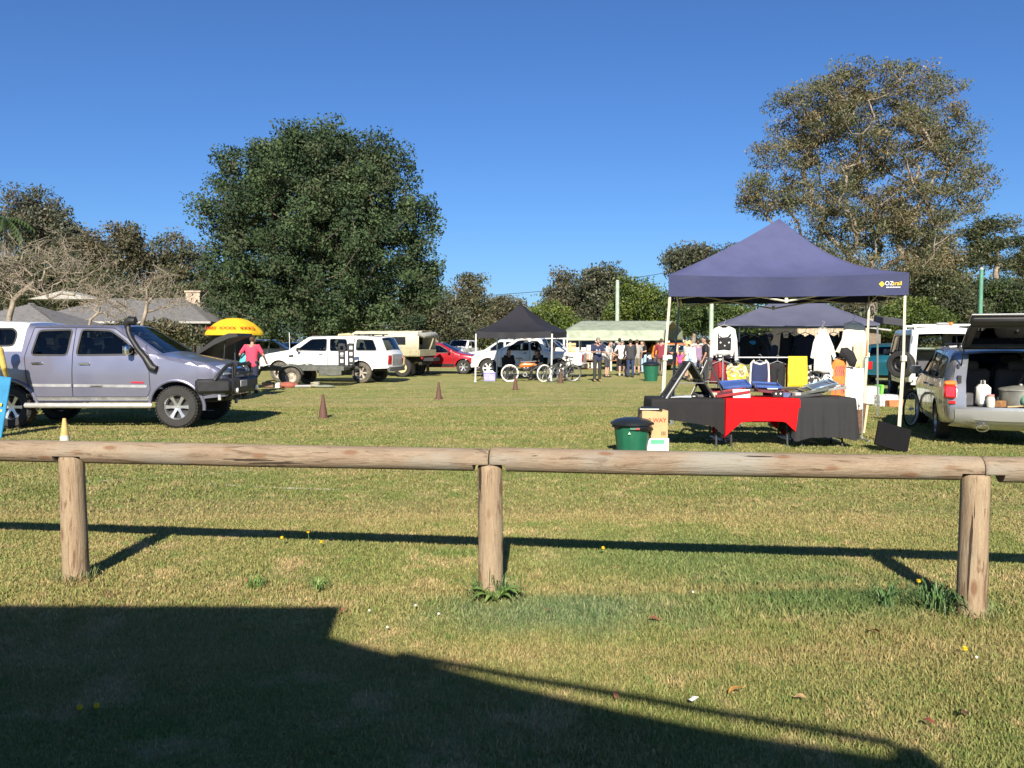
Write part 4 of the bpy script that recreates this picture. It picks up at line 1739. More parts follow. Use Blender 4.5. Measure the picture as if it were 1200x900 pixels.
# ------------------------------------------------------------------ house on the left
ROOFG = mat('grey_roof_tile', (.16, .155, .15), .75, var=.15, scale=5, bump=.3, bscale=9)
HWALL = mat('house_brick_dark', (.06, .05, .045), .85)
YWALL = mat('yellow_render', (.62, .5, .26), .8, var=.06)
TRIM = mat('white_trim', (.36, .35, .32), .7)
WINM = mat('window_glass_dark', (.02, .025, .03), .08, spec=.8)


def hip(mb, x0, x1, y0, y1, ze, zr, inset, ov=.5):
    ym = (y0 + y1) / 2
    a = [(x0 - ov, y0 - ov, ze), (x1 + ov, y0 - ov, ze), (x1 + ov, y1 + ov, ze), (x0 - ov, y1 + ov, ze)]
    r = [(x0 + inset, ym, zr), (x1 - inset, ym, zr)]
    b = [(p[0], p[1], ze - .16) for p in a]
    mb.add(a + r + b, [(0, 1, 5, 4), (1, 2, 5), (2, 3, 4, 5), (3, 0, 4), (0, 6, 7, 1), (1, 7, 8, 2), (2, 8, 9, 3), (3, 9, 6, 0), (9, 8, 7, 6)])


house = thing('house', 'long low house with grey hip roofs and yellow wall behind bare trees', 'house', (X(120, 48), 48, 0))
hb = house.location
dh = 48
mb = MB()
hip(mb, X(30, 48) - hb.x, X(240, 48) - hb.x, 0, 9, Z(377, 48), Z(347, 50), 3.0)
mb.build('roof', ROOFG, house, 0)
mb = MB()
hip(mb, X(-60, 40) - hb.x, X(66, 40) - hb.x, 40 - 48, 45 - 48, Z(383, 39), Z(354, 41.5), 2.8)
mb.build('roof', ROOFG, house, 0)
mb = MB()
x0, x1 = X(30, 48) - hb.x, X(240, 48) - hb.x
mb.box(((x0 + x1) / 2, 4.5, 1.3), (x1 - x0, 8.8, 2.7))
mb.box(((X(-60, 40) + X(62, 40)) / 2 - hb.x, -5.5, 1.05), (X(62, 40) - X(-60, 40), 4.8, 2.2))
mb.build('wall', HWALL, house, 0)
mb = MB()
mb.box(((X(60, 48) + X(99, 48)) / 2 - hb.x, -.15, 1.35), (X(99, 48) - X(60, 48), .4, 2.7), ch=.01)
mb.build('wall', YWALL, house, 0)
for a, b, c, d_ in ((64, 74, 381, 393), (118, 134, 381, 396), (140, 150, 383, 398), (186, 200, 382, 398), (208, 222, 382, 398)):
    mb = MB()
    w0, w1, z1, z0 = X(a, 48) - hb.x, X(b, 48) - hb.x, Z(c, 48), Z(d_, 48)
    yy = -.42 if a == 64 else -.06
    f = 0.07
    for q in (((w0 + w1) / 2, yy, z1, w1 - w0, f), ((w0 + w1) / 2, yy, z0, w1 - w0, f)):
        mb.box(q[:3], (q[3] + f, .1, f), ch=.01)
    for xx in (w0, w1, (w0 + w1) / 2):
        mb.box((xx, yy, (z0 + z1) / 2), (f, .09, z1 - z0 - f), ch=.01)
    o = mb.build('window', TRIM, house, 0)
    MB().box(((w0 + w1) / 2, yy + .02, (z0 + z1) / 2), (w1 - w0, .02, z1 - z0)).build('pane', WINM, o, 0)
for pxp in (110, 152, 178, 205, 228, 238):
    mb = MB()
    mb.box((X(pxp, 48) - hb.x, -.42, 1.3), (.12, .12, 2.6), ch=.01)
    mb.build('veranda_post', mat('dark_green_post', (.03, .06, .045), .5), house, 0)
mb = MB()
mb.box(((x0 + x1) / 2, -.56, Z(377, 48) - .06), (x1 - x0 + 1.2, .1, .13), ch=.02)
mb.build('gutter', TRIM, house, 0)
mb = MB()
cx = X(211, 50) - hb.x
mb.box((cx, 4.6, Z(356, 52)), (.9, .8, 1.5), ch=.02)
mb.box((cx, 4.6, Z(356, 52) + .78), (1.05, .95, .12), ch=.02)
mb.build('chimney', mat('chimney_brick', (.45, .36, .28), .85, var=.2), house, 0)
mb = MB()
cx = X(70, 52) - hb.x
mb.add([(cx - 2.2, 4.5, Z(350, 52)), (cx + 2.2, 4.5, Z(350, 52)), (cx, 4.5, Z(340, 52)), (cx - 2.2, 6.5, Z(350, 52)), (cx + 2.2, 6.5, Z(350, 52)), (cx, 6.5, Z(340, 52))],
       [(0, 1, 2), (3, 5, 4), (0, 2, 5, 3), (2, 1, 4, 5), (0, 3, 4, 1)])
mb.build('roof_vent', TRIM, house, 0)

# tan building and brown hut beyond the racks
sh = thing('shed', 'long tan metal shed seen behind the clothes racks', 'shed', (X(975, 40), 40, 0))
mb = MB()
w = X(1012, 40) - X(930, 40)
mb.box((0, 2, 1.25), (w, 4, 2.5), ch=.02)
for i in range(26):
    mb.box((-w / 2 + (i + .5) * w / 26, -.012, 1.2), (w / 52, .03, 2.3))
mb.build('wall', mat('tan_cladding', (.42, .34, .24), .6), sh, 0)
mb = MB()
mb.box((0, 2, 2.6), (w + .4, 4.6, .14), ch=.02)
mb.build('roof', mat('shed_roof', (.3, .27, .22), .5), sh, 0)
ht = thing('hut', 'narrow brown timber hut beside the tan shed', 'hut', (X(1022, 42), 42, 0))
mb = MB()
mb.box((0, .6, 1.1), (.85, 1.2, 2.2), ch=.02)
mb.build('wall', mat('brown_timber', (.2, .15, .11), .8, var=.2), ht, 0)
mb = MB()
mb.box((.1, .5, 2.24), (1.4, 1.7, .08), (0, .12, 0), ch=.02)
mb.build('roof', mat('hut_roof', (.5, .5, .5), .4, .3), ht, 0)

# poles and wire
GPOLE = mat('pale_green_pole', (.36, .45, .36), .5, var=.12, scale=3)
for px, top, d, r, m_, lb in ((723, 330, 66, .19, GPOLE, 'pale green light pole rising behind the ridge of the shed roof'), (833, 330, 58, .17, GPOLE, 'pale green pole behind the white cat jumper'),
                              (1147, 316, 46, .13, mat('mid_green_pole', (.1, .26, .18), .5, var=.12, scale=3), 'bright green pole right behind the silver wagon tailgate')):
    p = thing('light_pole', lb, 'pole', (X(px, d), d, 0), 0, 'poles around the field')
    mb = MB()
    zt = Z(top, d)
    mb.tube([(0, 0, -.2), (0, 0, zt * .5), (0, 0, zt)], [r, r * .9, r * .78], 12)
    mb.build('pole', m_, p)
    mb = MB()
    mb.tube([(0, 0, zt), (0, 0, zt + .12)], [r * .9, r * .5], 12)
    mb.build('cap', mat('pole_cap', (.45, .45, .42), .6), p)
mb = MB()
pts = []
for t in np.linspace(0, 1, 24):
    px = -60 + t * 1000
    pts.append(at(px, np.interp(px, [-60, 180, 300, 500, 640, 780, 940], [268, 281, 300, 352, 341, 320, 290]), 88))
mb.tube(pts, .028, 5)
o = mb.build('power_line', BLACK)
tag(o, 'thin black overhead wire sagging across the sky behind the fig', 'power line')
pw = thing('power_pole', 'weathered timber power pole standing in the trees left of the fig', 'pole', (X(196, 86), 86, 0))
mb = MB()
mb.cyl((0, 0, -.2), (0, 0, Z(318, 86)), .16, .12)
mb.build('pole', BARK_PALE, pw)
mb = MB()
mb.box((0, 0, Z(322, 86)), (1.6, .12, .12), ch=.01)
mb.build('crossarm', BARK_GREY, pw)
# ------------------------------------------------------------------ the vehicles
def paint(name, rgb, rough=.3, metal=0.0):
    return mat(name, rgb, rough, metal, var=.025, scale=1.5, coat=.8)


LILAC = paint('lilac_silver_paint', (.195, .198, .275), .3, .45)
WHITEC = paint('white_car_paint', (.74, .74, .72), .3)
WAGONP = paint('warm_silver_paint', (.4, .405, .41), .26, .7)
DARKC = paint('black_car_paint', (.015, .017, .02), .25)
REDC = paint('red_car_paint', (.36, .012, .02), .25, .2)
STEELB = mat('black_steel_bar', (.02, .02, .022), .5)
DUSTRIM = mat('dusty_rim', (.42, .37, .3), .6, .3, var=.3)

# --- silver dual cab ute with white canopy, front left
sp = dict(up=[(-2.6, .65), (-2.66, 1.36), (-2.52, 1.88), (-2.3, 1.975), (-1.33, 1.95), (-1.18, 1.9), (.42, 1.885), (1.26, 1.34), (2.1, 1.2), (2.33, 1.08), (2.38, .58)],
          wx=(1.53, -1.53), Rw=.39, W=.93, zb=1.32, zr=1.9, sill=.5, tumble=.17, ra=.47, rad=.07, lf=.6, tf=.08, crown=.022,
          glass=[(6, .07, .95), (1, .15, .9)], gname={1: 'canopy_rear_window'},
          windows=[[(-1.12, 1.35), (-1.03, 1.8), (-.41, 1.82), (-.46, 1.345)], [(-.29, 1.345), (-.24, 1.82), (.3, 1.8), (.58, 1.62), (.86, 1.36)], [(-2.45, 1.5), (-2.35, 1.84), (-1.5, 1.84), (-1.42, 1.74), (-1.46, 1.52)]],
          regions=[('canopy', [(-2.8, 1.42), (-2.8, 2.2), (-1.235, 2.2), (-1.3, 1.42)], WHITEP, True, False),
                   ('door', [(-1.12, .58), (-1.2, .95), (-1.24, 1.3), (-1.12, 1.855), (-.35, 1.86), (-.37, .58)], LILAC, False),
                   ('door', [(-.37, .58), (-.35, 1.86), (.36, 1.845), (1.04, 1.36), (1.06, .7), (1.0, .58)], LILAC, False),
                   ('bonnet', [(1.2, 1.29), (1.2, 1.5), (2.2, 1.3), (2.2, 1.09)], LILAC, True)],
          strips={'list': [(.3, 4.4, 'canopy'), (7.02, 7.95, 'bonnet')], 'canopy': WHITEP, 'bonnet': LILAC})
u = Vehicle('ute', 'silver lilac dual cab ute with white canopy, black snorkel and bull bar', 'ute', (-7.7, 15.93, 0), 0, sp)
u.build({'body': LILAC})
for xw in (u.xf, u.xr):
    for sg in (1, -1):
        make_wheel(u.root, (xw, sg * .79, .39), .39, .27, sg, ALLOY, 6, RUBBER, 'spoke', .58, 40)
u.seats([.05, -.85], .8)
u.mirrors(.72, 1.4, CHROME, (.1, .22, .19))
u.handles([(-1.0, 1.2), (-.13, 1.19)], CHROME, .2)
u.patch('side_moulding', [(-1.12, .77), (-1.12, .82), (-.39, .815), (-.39, .765)], mat('moulding', (.5, .5, .53), .35, .5))
u.patch('side_moulding', [(-.34, .765), (-.34, .815), (1.0, .8), (1.0, .75)], mat('moulding', (.5, .5, .53), .35, .5))
u.patch('door_badge', [(.72, .835), (.72, .865), (.95, .86), (.95, .83)], mat('red_badge', (.5, .02, .05), .4), off=.01, round_=.005, sides=(-1,))
u.patch('side_repeater', [(1.13, 1.06), (1.13, 1.1), (1.2, 1.1), (1.2, 1.06)], ORANGE, off=.015, round_=.01)
u.patch('lower_sill', [(-1.1, .52), (-1.1, .575), (1.02, .575), (1.02, .52)], mat('sill_chrome', (.6, .6, .63), .25, .8), off=.012)
for sg in (1, -1):
    mb = MB()
    mb.tube([(-1.2, sg * .97, .43), (-1.1, sg * 1.0, .43), (1.02, sg * 1.0, .43), (1.1, sg * .97, .43)], .05, 10)
    mb.box((0, sg * .95, .455), (2.1, .13, .03), ch=.008)
    for x in (-.9, -.25, .4, .9):
        mb.box((x, sg * .85, .44), (.05, .24, .04))
    mb.build('side_step', mat('alloy_step', (.62, .61, .58), .35, .5), u.root)
    for xw in (u.xf, u.xr):
        mb = MB()
        q = []
        for a in np.linspace(-.12, math.pi + .12, 18):
            p = (xw + .5 * math.cos(a), .39 + .5 * math.sin(a))
            q.append((p[0], sg * (u.y([p])[0] + .005), p[1]))
        mb.tube(q, .032, 8)
        mb.build('wheel_arch_flare', LILAC, u.root)
mb = MB()
ys = -.9
sn = [(1.2, 1.09), (1.12, 1.12), (1.0, 1.3), (.86, 1.45), (.7, 1.66), (.64, 1.78), (.63, 1.86)]
mb.tube([(x, -(u.S([(x, z)])[0] + .045), z) for x, z in sn], [.07, .08, .06, .05, .047, .047, .055], 12)
o = mb.build('snorkel', BLACK, u.root)
mb = MB()
yy = -(u.S([(.63, 1.86)])[0] + .045)
mb.tube([(.62, yy, 1.85), (.6, yy, 1.93), (.66, yy, 1.98), (.76, yy, 1.97)], [.05, .07, .085, .08], 12)
mb.build('snorkel_head', BLACK, o)
bb = bpy.data.objects.new('bull_bar', None)
COL.objects.link(bb)
bb.parent = u.root
mb = MB()
mb.box((2.42, 0, .76), (.22, 1.5, .3), ch=.05)
for sg in (1, -1):
    mb.box((2.18, sg * .83, .78), (.62, .24, .27), (0, 0, -sg * .42), ch=.05)
    mb.box((2.36, sg * .5, .56), (.1, .3, .14), (0, .5, 0), ch=.03)
mb.build('bumper_bar', STEELB, bb)
mb = MB()
for sg in (1, -1):
    mb.tube([(2.42, sg * .42, .85), (2.46, sg * .43, 1.1), (2.42, sg * .47, 1.18), (2.37, sg * .62, 1.14), (2.3, sg * .86, 1.0), (2.24, sg * .92, .88)], .034, 10)
    mb.box((2.43, sg * .44, 1.02), (.03, .12, .3), ch=.01)
mb.tube([(2.47, -.42, 1.15), (2.5, 0, 1.17), (2.47, .42, 1.15)], .034, 10)
mb.tube([(2.5, -.42, 1.0), (2.52, 0, 1.0), (2.5, .42, 1.0)], .024, 8)
mb.build('bar_hoop', STEELB, bb)
for sg in (1, -1):
    MB().box((2.36, sg * .79, .86), (.13, .15, .05), (0, 0, -sg * .42), ch=.012).build('indicator', ORANGE, bb)
    MB().cyl((2.4, sg * .6, .68), (2.56, sg * .56, .68), .045, .05).build('fog_lamp', LENS, bb)
    MB().box((2.32, sg * .88, .57), (.05, .04, .1)).build('tow_point', STEEL, bb)
MB().box((2.545, -.2, .8), (.012, .37, .12), ch=.004).build('number_plate', PLATE, bb)
u.end('headlight', .98, 1.14, .5, .96, LENS, True, .015, both=True, nz=5)
u.end('grille', .96, 1.13, -.44, .44, mat('dark_grille', (.04, .04, .045), .4), True, .012)
u.end('grille_bar', 1.04, 1.075, -.44, .44, CHROME, True, .024, nz=2)
u.end('tail_light', .85, 1.2, .8, .97, RED, False, .012, both=True)
MB().tube([(1.05, 0, 1.435), (1.0, .55, 1.46)], .01, 5).tube([(1.05, -.6, 1.42), (1.0, -.05, 1.46)], .01, 5).build('wiper', BLACK, u.root)

# --- dark car with raised bonnet behind the ute
dc = car('car', 'dark four wheel drive with its bonnet propped up, behind the silver ute', 'car', 188, 22.5, R(2), 'suv', DARKC)
mb = MB()
hx, hz = 1.0, 1.14
poly = [(0, 0), (.35, .19), (.75, .4), (1.1, .5), (1.32, .5), (1.36, .44), (1.1, .4), (.7, .27), (.3, .09)]
for k_ in range(2):
    pass
vs_ = [(hx + a * .98, y_, hz + b * 1.35) for y_ in (-.72, .72) for a, b in poly]
n = len(poly)
mb.add(vs_, [tuple(range(n)), tuple(range(n, 2 * n))[::-1]] + [(i, (i + 1) % n, n + (i + 1) % n, n + i) for i in range(n)])
mb.tube([(1.9, -.6, .98), (1.95, -.55, 1.72)], .012, 5)
mb.build('raised_bonnet', mat('bonnet_underside', (.015, .015, .017), .6), dc.root)
mb = MB()
mb.box((1.55, 0, .93), (.7, 1.1, .2), ch=.04)
mb.box((1.4, .3, 1.02), (.3, .25, .14), ch=.03)
mb.build('engine_bay', DARKINT, dc.root)

# --- white dual cab with canopy and its trailer
WU = dict(h=1.8)
spw = stretch_spec(ute_spec(True, 1.8, W=.93, Rw=.4, zr=1.8, sill=.48), 1.1)
wu = car('ute', 'white dual cab ute with tinted white canopy parked beside the trailer', 'ute', 386, 32.6, R(166), 'ute', WHITEC, spec=spw, rim=DUSTRIM, mirror=BLACK)
for w_ in [o for o in wu.root.children if o.name.startswith('wheel')]:
    for c in w_.children:
        if c.name.startswith('tyre'):
            c.data.materials[0] = DUSTY
wu.handles([(-1.0, 1.08), (-.1, 1.1)])
wu.patch('canopy_joint', [(-1.475, 1.12), (-1.475, 1.72), (-1.44, 1.72), (-1.44, 1.12)], BLACK, off=.004, round_=.004)
wu.patch('dusty_sill', [(-1.15, .5), (-1.15, .56), (1.1, .56), (1.1, .5)], mat('sill_dust', (.3, .27, .22), .8), off=.006)
wu.end('tailgate', .62, 1.08, -.6, .6, mat('grey_tailgate', (.36, .36, .36), .4, .3), False, .014)
wu.end('tow_bumper', .46, .62, -.9, .9, mat('dark_grey_plastic', (.08, .08, .08), .6), False, .08)
wu.patch('fender_vent', [(1.05, 1.0), (1.08, 1.08), (1.3, 1.05), (1.24, .98)], BLACK, off=.01)
for sg in (1, -1):
    mb = MB()
    for xx in (-2.1, -1.5):
        mb.box((xx, sg * .5, 1.83), (.08, .06, .08), ch=.01)
    mb.box((-1.8, sg * .5, 1.87), (1.0, .05, .04), ch=.01)
    mb.build('roof_rail', BLACK, wu.root)
MB().tube([(1.4, .6, 1.1), (1.4, .62, 1.95)], .012, 5).build('aerial', WHITE, wu.root)

tr = thing('trailer', 'grey flat car trailer with upright black loading ramps, beside the white ute', 'trailer', (X(362, 29.8), 29.8, 0), R(178))
GAL = mat('dull_galvanised', (.11, .115, .1), .65, .3, var=.25)
mb = MB()
mb.box((0, 0, .66), (2.9, 1.7, .07), ch=.01)
for yy in (-.85, .85):
    mb.box((0, yy, .64), (3.0, .07, .16), ch=.01)
    mb.box((-1.0, yy, .52), (.8, .06, .26), ch=.01)
for x in np.linspace(-1.35, 1.35, 7):
    mb.box((x, 0, .59), (.05, 1.6, .08))
mb.tube([(1.4, -.7, .6), (2.4, 0, .5), (1.4, .7, .6)], .05, 8)
mb.build('deck', GAL, tr)
for sg in (1, -1):
    for x in ((.34,) if sg > 0 else (.34, 1.1)):
        make_wheel(tr, (x, sg * .98, .34), .34, .2, sg, DUSTRIM, 6, DUSTY, 'steel', .58)
    mb = MB()
    q = [(.34 + .43 * math.cos(a), .34 + .43 * math.sin(a)) for a in np.linspace(2.9, 1.2, 9)] + [(.72, .72)] + [(1.1 + .43 * math.cos(a), .34 + .43 * math.sin(a)) for a in np.linspace(1.9, .2, 9)]
    vs_ = []
    for x, z in q:
        vs_ += [(x, sg * .86, z), (x, sg * 1.1, z), (x, sg * 1.1, z - .03), (x, sg * .86, z - .03)]
    mb.add(vs_, [(4 * i + j, 4 * i + (j + 1) % 4, 4 * i + 4 + (j + 1) % 4, 4 * i + 4 + j) for i in range(len(q) - 1) for j in range(4)])
    mb.build('mudguard', GAL, tr)
    mb = MB()
    xx = -1.38
    for dx in (-.09, .09):
        mb.box((xx + dx, sg * .7, 1.02), (.055, .08, 1.0), ch=.008)
    for z in np.linspace(.56, 1.48, 5):
        mb.box((xx, sg * .7, z), (.14, .07, .1), ch=.006)
    mb.build('ramp', STEELB, tr)
mb = MB()
mb.tube([(2.15, .1, .5), (2.15, .1, .05)], .03, 8)
mb.cyl((2.15, .06, .06), (2.15, .14, .06), .06)
mb.build('jockey_wheel', GAL, tr)

# --- canvas covered truck
ct = thing('truck', 'cream army style truck with canvas covered tray open at the back', 'truck', (X(455, 38), 38, 0), R(164))
CANV = mat('cream_canvas', (.55, .5, .36), .9, var=.08, bump=.2, bscale=8)
CRM = paint('cream_truck_paint', (.55, .47, .26), .5)
mb = MB()
pr = [(-1.02, 1.05), (-1.02, 1.78), (-.9, 1.98), (-.55, 2.08), (.55, 2.08), (.9, 1.98), (1.02, 1.78), (1.02, 1.05)]
xs_ = np.linspace(-1.95, 1.35, 9)
vs_ = [(x, y_ * (1 - .012 * (i % 2)), 1.05 + (z - 1.05) * (1 - .012 * (i % 2))) for i, x in enumerate(xs_) for y_, z in pr]
n = len(pr)
mb.add(vs_, [(i * n + j, i * n + j + 1, (i + 1) * n + j + 1, (i + 1) * n + j) for i in range(8) for j in range(n - 1)] + [tuple(8 * n + j for j in range(n))])
o = mb.build('canvas_cover', CANV, ct, 60)
md = o.modifiers.new('s', 'SOLIDIFY')
md.thickness = .015
bake(o)
for sg in (1, -1):
    MB().box((-.95, sg * 1.012, 1.62), (.72, .03, .36), ch=.01).build('canvas_window', mat('dark_vinyl_window', (.02, .02, .025), .2), ct)
mb = MB()
mb.tube([(-1.9, -.96, 1.95), (-2.05, -.8, 1.86), (-2.1, 0, 1.9), (-2.05, .8, 1.86), (-1.9, .96, 1.95)], [.1, .13, .14, .13, .1], 10)
mb.build('rolled_flap', mat('grey_canvas', (.32, .32, .3), .9), ct)
mb = MB()
mb.box((-.3, 0, .96), (3.35, 2.06, .06), ch=.01)
for sg in (1, -1):
    mb.box((-.3, sg * 1.02, 1.1), (3.3, .05, .27), ch=.012)
mb.box((-1.96, 0, 1.08), (.06, 2.0, .3), ch=.012)
mb.build('tray', mat('olive_cream_tray', (.36, .33, .2), .6), ct)
for sg in (1, -1):
    MB().box((-.75, sg * .9, .72), (1.0, .3, .34), ch=.02).build('toolbox', CRM, ct)
mb = MB()
mb.box((-.2, 0, .78), (4.4, .8, .16), ch=.02)
mb.box((-1.85, 0, .6), (.16, 1.3, .14), ch=.02)
mb.build('chassis', DARKINT, ct)
mb = MB()
pc = [(1.42, .7), (1.42, 1.9), (1.55, 1.98), (2.1, 1.94), (2.4, 1.35), (3.1, 1.25), (3.2, 1.1), (3.2, .62)]
n = len(pc)
mb.add([(x, y_, z) for y_ in (-.85, .85) for x, z in pc], [tuple(range(n)), tuple(range(n, 2 * n))[::-1]] + [(i, (i + 1) % n, n + (i + 1) % n, n + i) for i in range(n)])
o = mb.build('cab', CRM, ct, 30)
for sg in (1, -1):
    MB().prism([(1.55, 1.35), (1.55, 1.82), (2.02, 1.8), (2.25, 1.35)], .012, Matrix(((1, 0, 0, 0), (0, 0, 1, sg * .855 - .006), (0, 1, 0, 0), (0, 0, 0, 1)))).build('window', WINM, o, 0)
for x in (2.5, -1.1):
    for sg in (1, -1):
        make_wheel(ct, (x, sg * .82, .42), .42, .26, sg, CRM, 6, RUBBER, 'steel', .55)
for sg in (1, -1):
    MB().box((-2.02, sg * .8, .85), (.05, .16, .1), ch=.01).build('tail_light', RED, ct)
    MB().box((-1.62, sg * .86, .4), (.015, .34, .5)).build('mud_flap', BLACK, ct)

# --- cars in the middle distance
rc = car('car', 'red hatchback behind the cream truck', 'car', 517, 41, R(-8), 'suv', REDC, bumpers=BLACK, up=[(-2.05, .5), (-2.1, .9), (-1.98, 1.05), (-1.62, 1.42), (-1.1, 1.52), (.1, 1.5), (1.0, 1.04), (1.75, .9), (2.05, .74), (2.1, .35)], zr=1.5, zb=1.0,
         windows=[[(-1.0, 1.04), (-1.0, 1.4), (-.25, 1.42), (-.25, 1.04)], [(-.13, 1.04), (-.13, 1.42), (.1, 1.41), (.74, 1.05)], [(-1.8, 1.08), (-1.6, 1.34), (-1.12, 1.39), (-1.12, 1.04)]])
rc.patch('lower_cladding', [(-.85, .36), (-.85, .5), (.85, .5), (.85, .36)], BLACK, off=.012)
spx = dict(up=[(-2.6, .55), (-2.63, 1.1), (-1.12, 1.13), (-1.0, 1.2), (-.78, 1.72), (-.3, 1.76), (.3, 1.74), (1.1, 1.2), (2.08, 1.07), (2.36, .9), (2.4, .42)],
           wx=(1.58, -1.6), Rw=.4, W=.93, zb=1.13, zr=1.74, sill=.46, tumble=.16, glass=[(6, .08, .94), (3, .1, .92)], gname={3: 'rear_window'},
           windows=[[(-.86, 1.2), (-.7, 1.6), (-.34, 1.64), (-.38, 1.2)], [(-.27, 1.2), (-.23, 1.65), (.22, 1.63), (.8, 1.22)]],
           regions=[('door', [(-.33, .55), (-.31, 1.69), (.3, 1.67), (.96, 1.19), (1.0, .55)], None, False), ('cargo_bed', [(-2.7, .5), (-2.7, 1.3), (-1.08, 1.3), (-1.08, .5)], None, True, False)],
           strips={'list': [(0.02, 2.0, 'cargo_bed')], 'cargo_bed': WHITEC})
tu = car('ute', 'white utility half shaded under the black marquee', 'ute', 617, 37.2, R(168), 'ute', WHITEC, spec=spx, rim=WHITEP)
tu.handles([(-.12, 1.08)])
mb = MB()
for yy in (-.72, .72):
    mb.tube([(-1.95, yy, 1.13), (-1.35, yy, 1.58), (-1.2, yy, 1.62), (-1.12, yy, 1.13)], .035, 8)
mb.tube([(-1.25, -.72, 1.61), (-1.25, .72, 1.61)], .035, 8)
mb.build('sports_bar', CHROME, tu.root)
tu.end('tailgate', .6, 1.05, -.68, .68, mat('worn_grey_gate', (.45, .45, .45), .4, .4), False, .012)
tu.end('step_bumper', .44, .6, -.8, .8, mat('dark_step', (.07, .07, .07), .6), False, .08)

G1 = 'cars parked on the far side of the field'
car('car', 'white family wagon behind the white utility under the black marquee', 'car', 590, 45, R(172), 'suv', WHITEC)
car('car', 'small white four wheel drive far back between the red car and the black marquee', 'car', 540, 66, R(-105), 'suv', paint('white_paint_far', (.72, .72, .7), .35), G1)
car('car', 'white jeep beyond the man in the pink shirt', 'car', 320, 58, R(12), 'suv', WHITEC, None)
car('car', 'pale grey sedan far back at the edge of the trees', 'car', 505, 72, R(8), 'sedan', paint('pale_grey_paint', (.5, .5, .5), .3, .3), G1)
car('car', 'orange hatchback parked behind the crowd', 'car', 797, 46, R(-10), 'hatch', paint('orange_car_paint', (.62, .16, .02), .35))
car('car', 'black wagon with bright grille facing the field behind the crowd', 'car', 757, 47, R(-78), 'suv', DARKC)
bgc = [(672, 56, 8, 'van', (.7, .7, .68), 'white van behind the green shed posts at its left end'), (706, 58, 5, 'suv', (.03, .035, .05), 'dark blue wagon behind the man in the navy tee'),
       (742, 60, 4, 'hatch', (.4, .42, .44), 'grey hatchback far behind the man in the white shirt'), (826, 58, -6, 'wagon', (.72, .72, .7), 'white wagon far behind the man in black'),
       (776, 61, 4, 'van', (.74, .74, .72), 'long white van behind the orange hatchback'), (640, 66, 6, 'sedan', (.05, .06, .08), 'dark sedan far back beside the bright green tree'),
       (868, 60, 2, 'suv', (.1, .1, .11), 'charcoal wagon far back behind the clothes racks'), (450, 70, 5, 'wagon', (.12, .14, .16), 'dark wagon under the fig behind the cream truck'),
       (250, 60, 3, 'sedan', (.06, .06, .07), 'dark sedan parked in front of the house posts'), (356, 62, 3, 'hatch', (.5, .5, .5), 'silver hatchback in the shade of the fig')]
for px, d, h, kd, rgb, lb in bgc:
    car('car', lb, 'car', px, d, R(h), kd, paint('far_paint_%d' % px, rgb, .3, .1), G1)
rf = thing('rail_fence', 'long white pipe rail fence behind the crowd', 'fence', (X(745, 63), 63, 0))
mb = MB()
for z in (1.3, .85):
    mb.box((0, 0, z), (14.5, .08, .16 if z > 1 else .1), ch=.02)
for x in np.linspace(-7, 7, 8):
    mb.cyl((x, .05, -.1), (x, .05, 1.3), .06)
mb.build('rail', WHITE, rf)
rf = thing('rail_fence', 'grey green pipe rail fence between the racks and the white van', 'fence', (X(1042, 40), 40, 0))
mb = MB()
for z in (1.25, .8):
    mb.box((0, 0, z), (4.4, .08, .1), ch=.02)
for x in np.linspace(-2, 2, 4):
    mb.cyl((x, .05, -.1), (x, .05, 1.3), .06)
mb.build('rail', mat('grey_green_rail', (.3, .34, .28), .6), rf)

# --- silver wagon with raised tailgate, front right
sw = dict(up=[(-2.26, .34), (-2.42, .4), (-2.43, .6), (-2.36, .9), (-2.1, 1.42), (-1.55, 1.5), (-.1, 1.51), (.85, 1.02), (1.9, .86), (2.22, .62), (2.25, .3)],
          wx=(1.42, -1.4), Rw=.315, W=.88, zb=.98, zr=1.5, sill=.27, tumble=.15, glass=[(6, .08, .94)], open=[(2, .02, 1.0), (3, 0.0, .94)], gmat=CLEAR, open_t=.76, gname={6: 'windscreen'},
          windows=[[(-1.02, 1.0), (-.98, 1.38), (-.25, 1.41), (-.25, 1.0)], [(-.13, 1.0), (-.13, 1.41), (-.05, 1.41), (.66, 1.02)], [(-2.05, 1.04), (-1.86, 1.34), (-1.1, 1.38), (-1.12, 1.0)]],
          wmat={i: glass('wagon_glass', (.55, .58, .58)) for i in range(3)}, tr=.07, floor=.36,
          regions=[('door', [(-.98, .36), (-1.02, .62), (-1.08, .9), (-1.04, 1.45), (-.19, 1.46), (-.19, .36)], WAGONP, False),
                   ('door', [(-.19, .36), (-.19, 1.46), (.0, 1.46), (.78, 1.0), (.86, .36)], WAGONP, False)])
wg = Vehicle('wagon', 'silver station wagon with raised tailgate and loaded boot beside the stall', 'car', (8.24, 14.39, 0), R(69.3), sw)
wg.build({'body': WAGONP})
wg.wheels(ALLOY, 6, RUBBER, .2)
wg.handles([(-.88, .86), (-.05, .86)], WAGONP)
wg.mirrors(.55, 1.04, WAGONP)
wg.end('bumper', .31, .575, -.985, .985, paint('bumper_silver', (.42, .42, .42), .3, .55), False, .02, nt=14)
wg.end('bumper', .3, .5, -.97, .97, WAGONP, True, .03)
wg.end('headlight', .6, .76, .5, .93, LENS, True, .012, both=True)
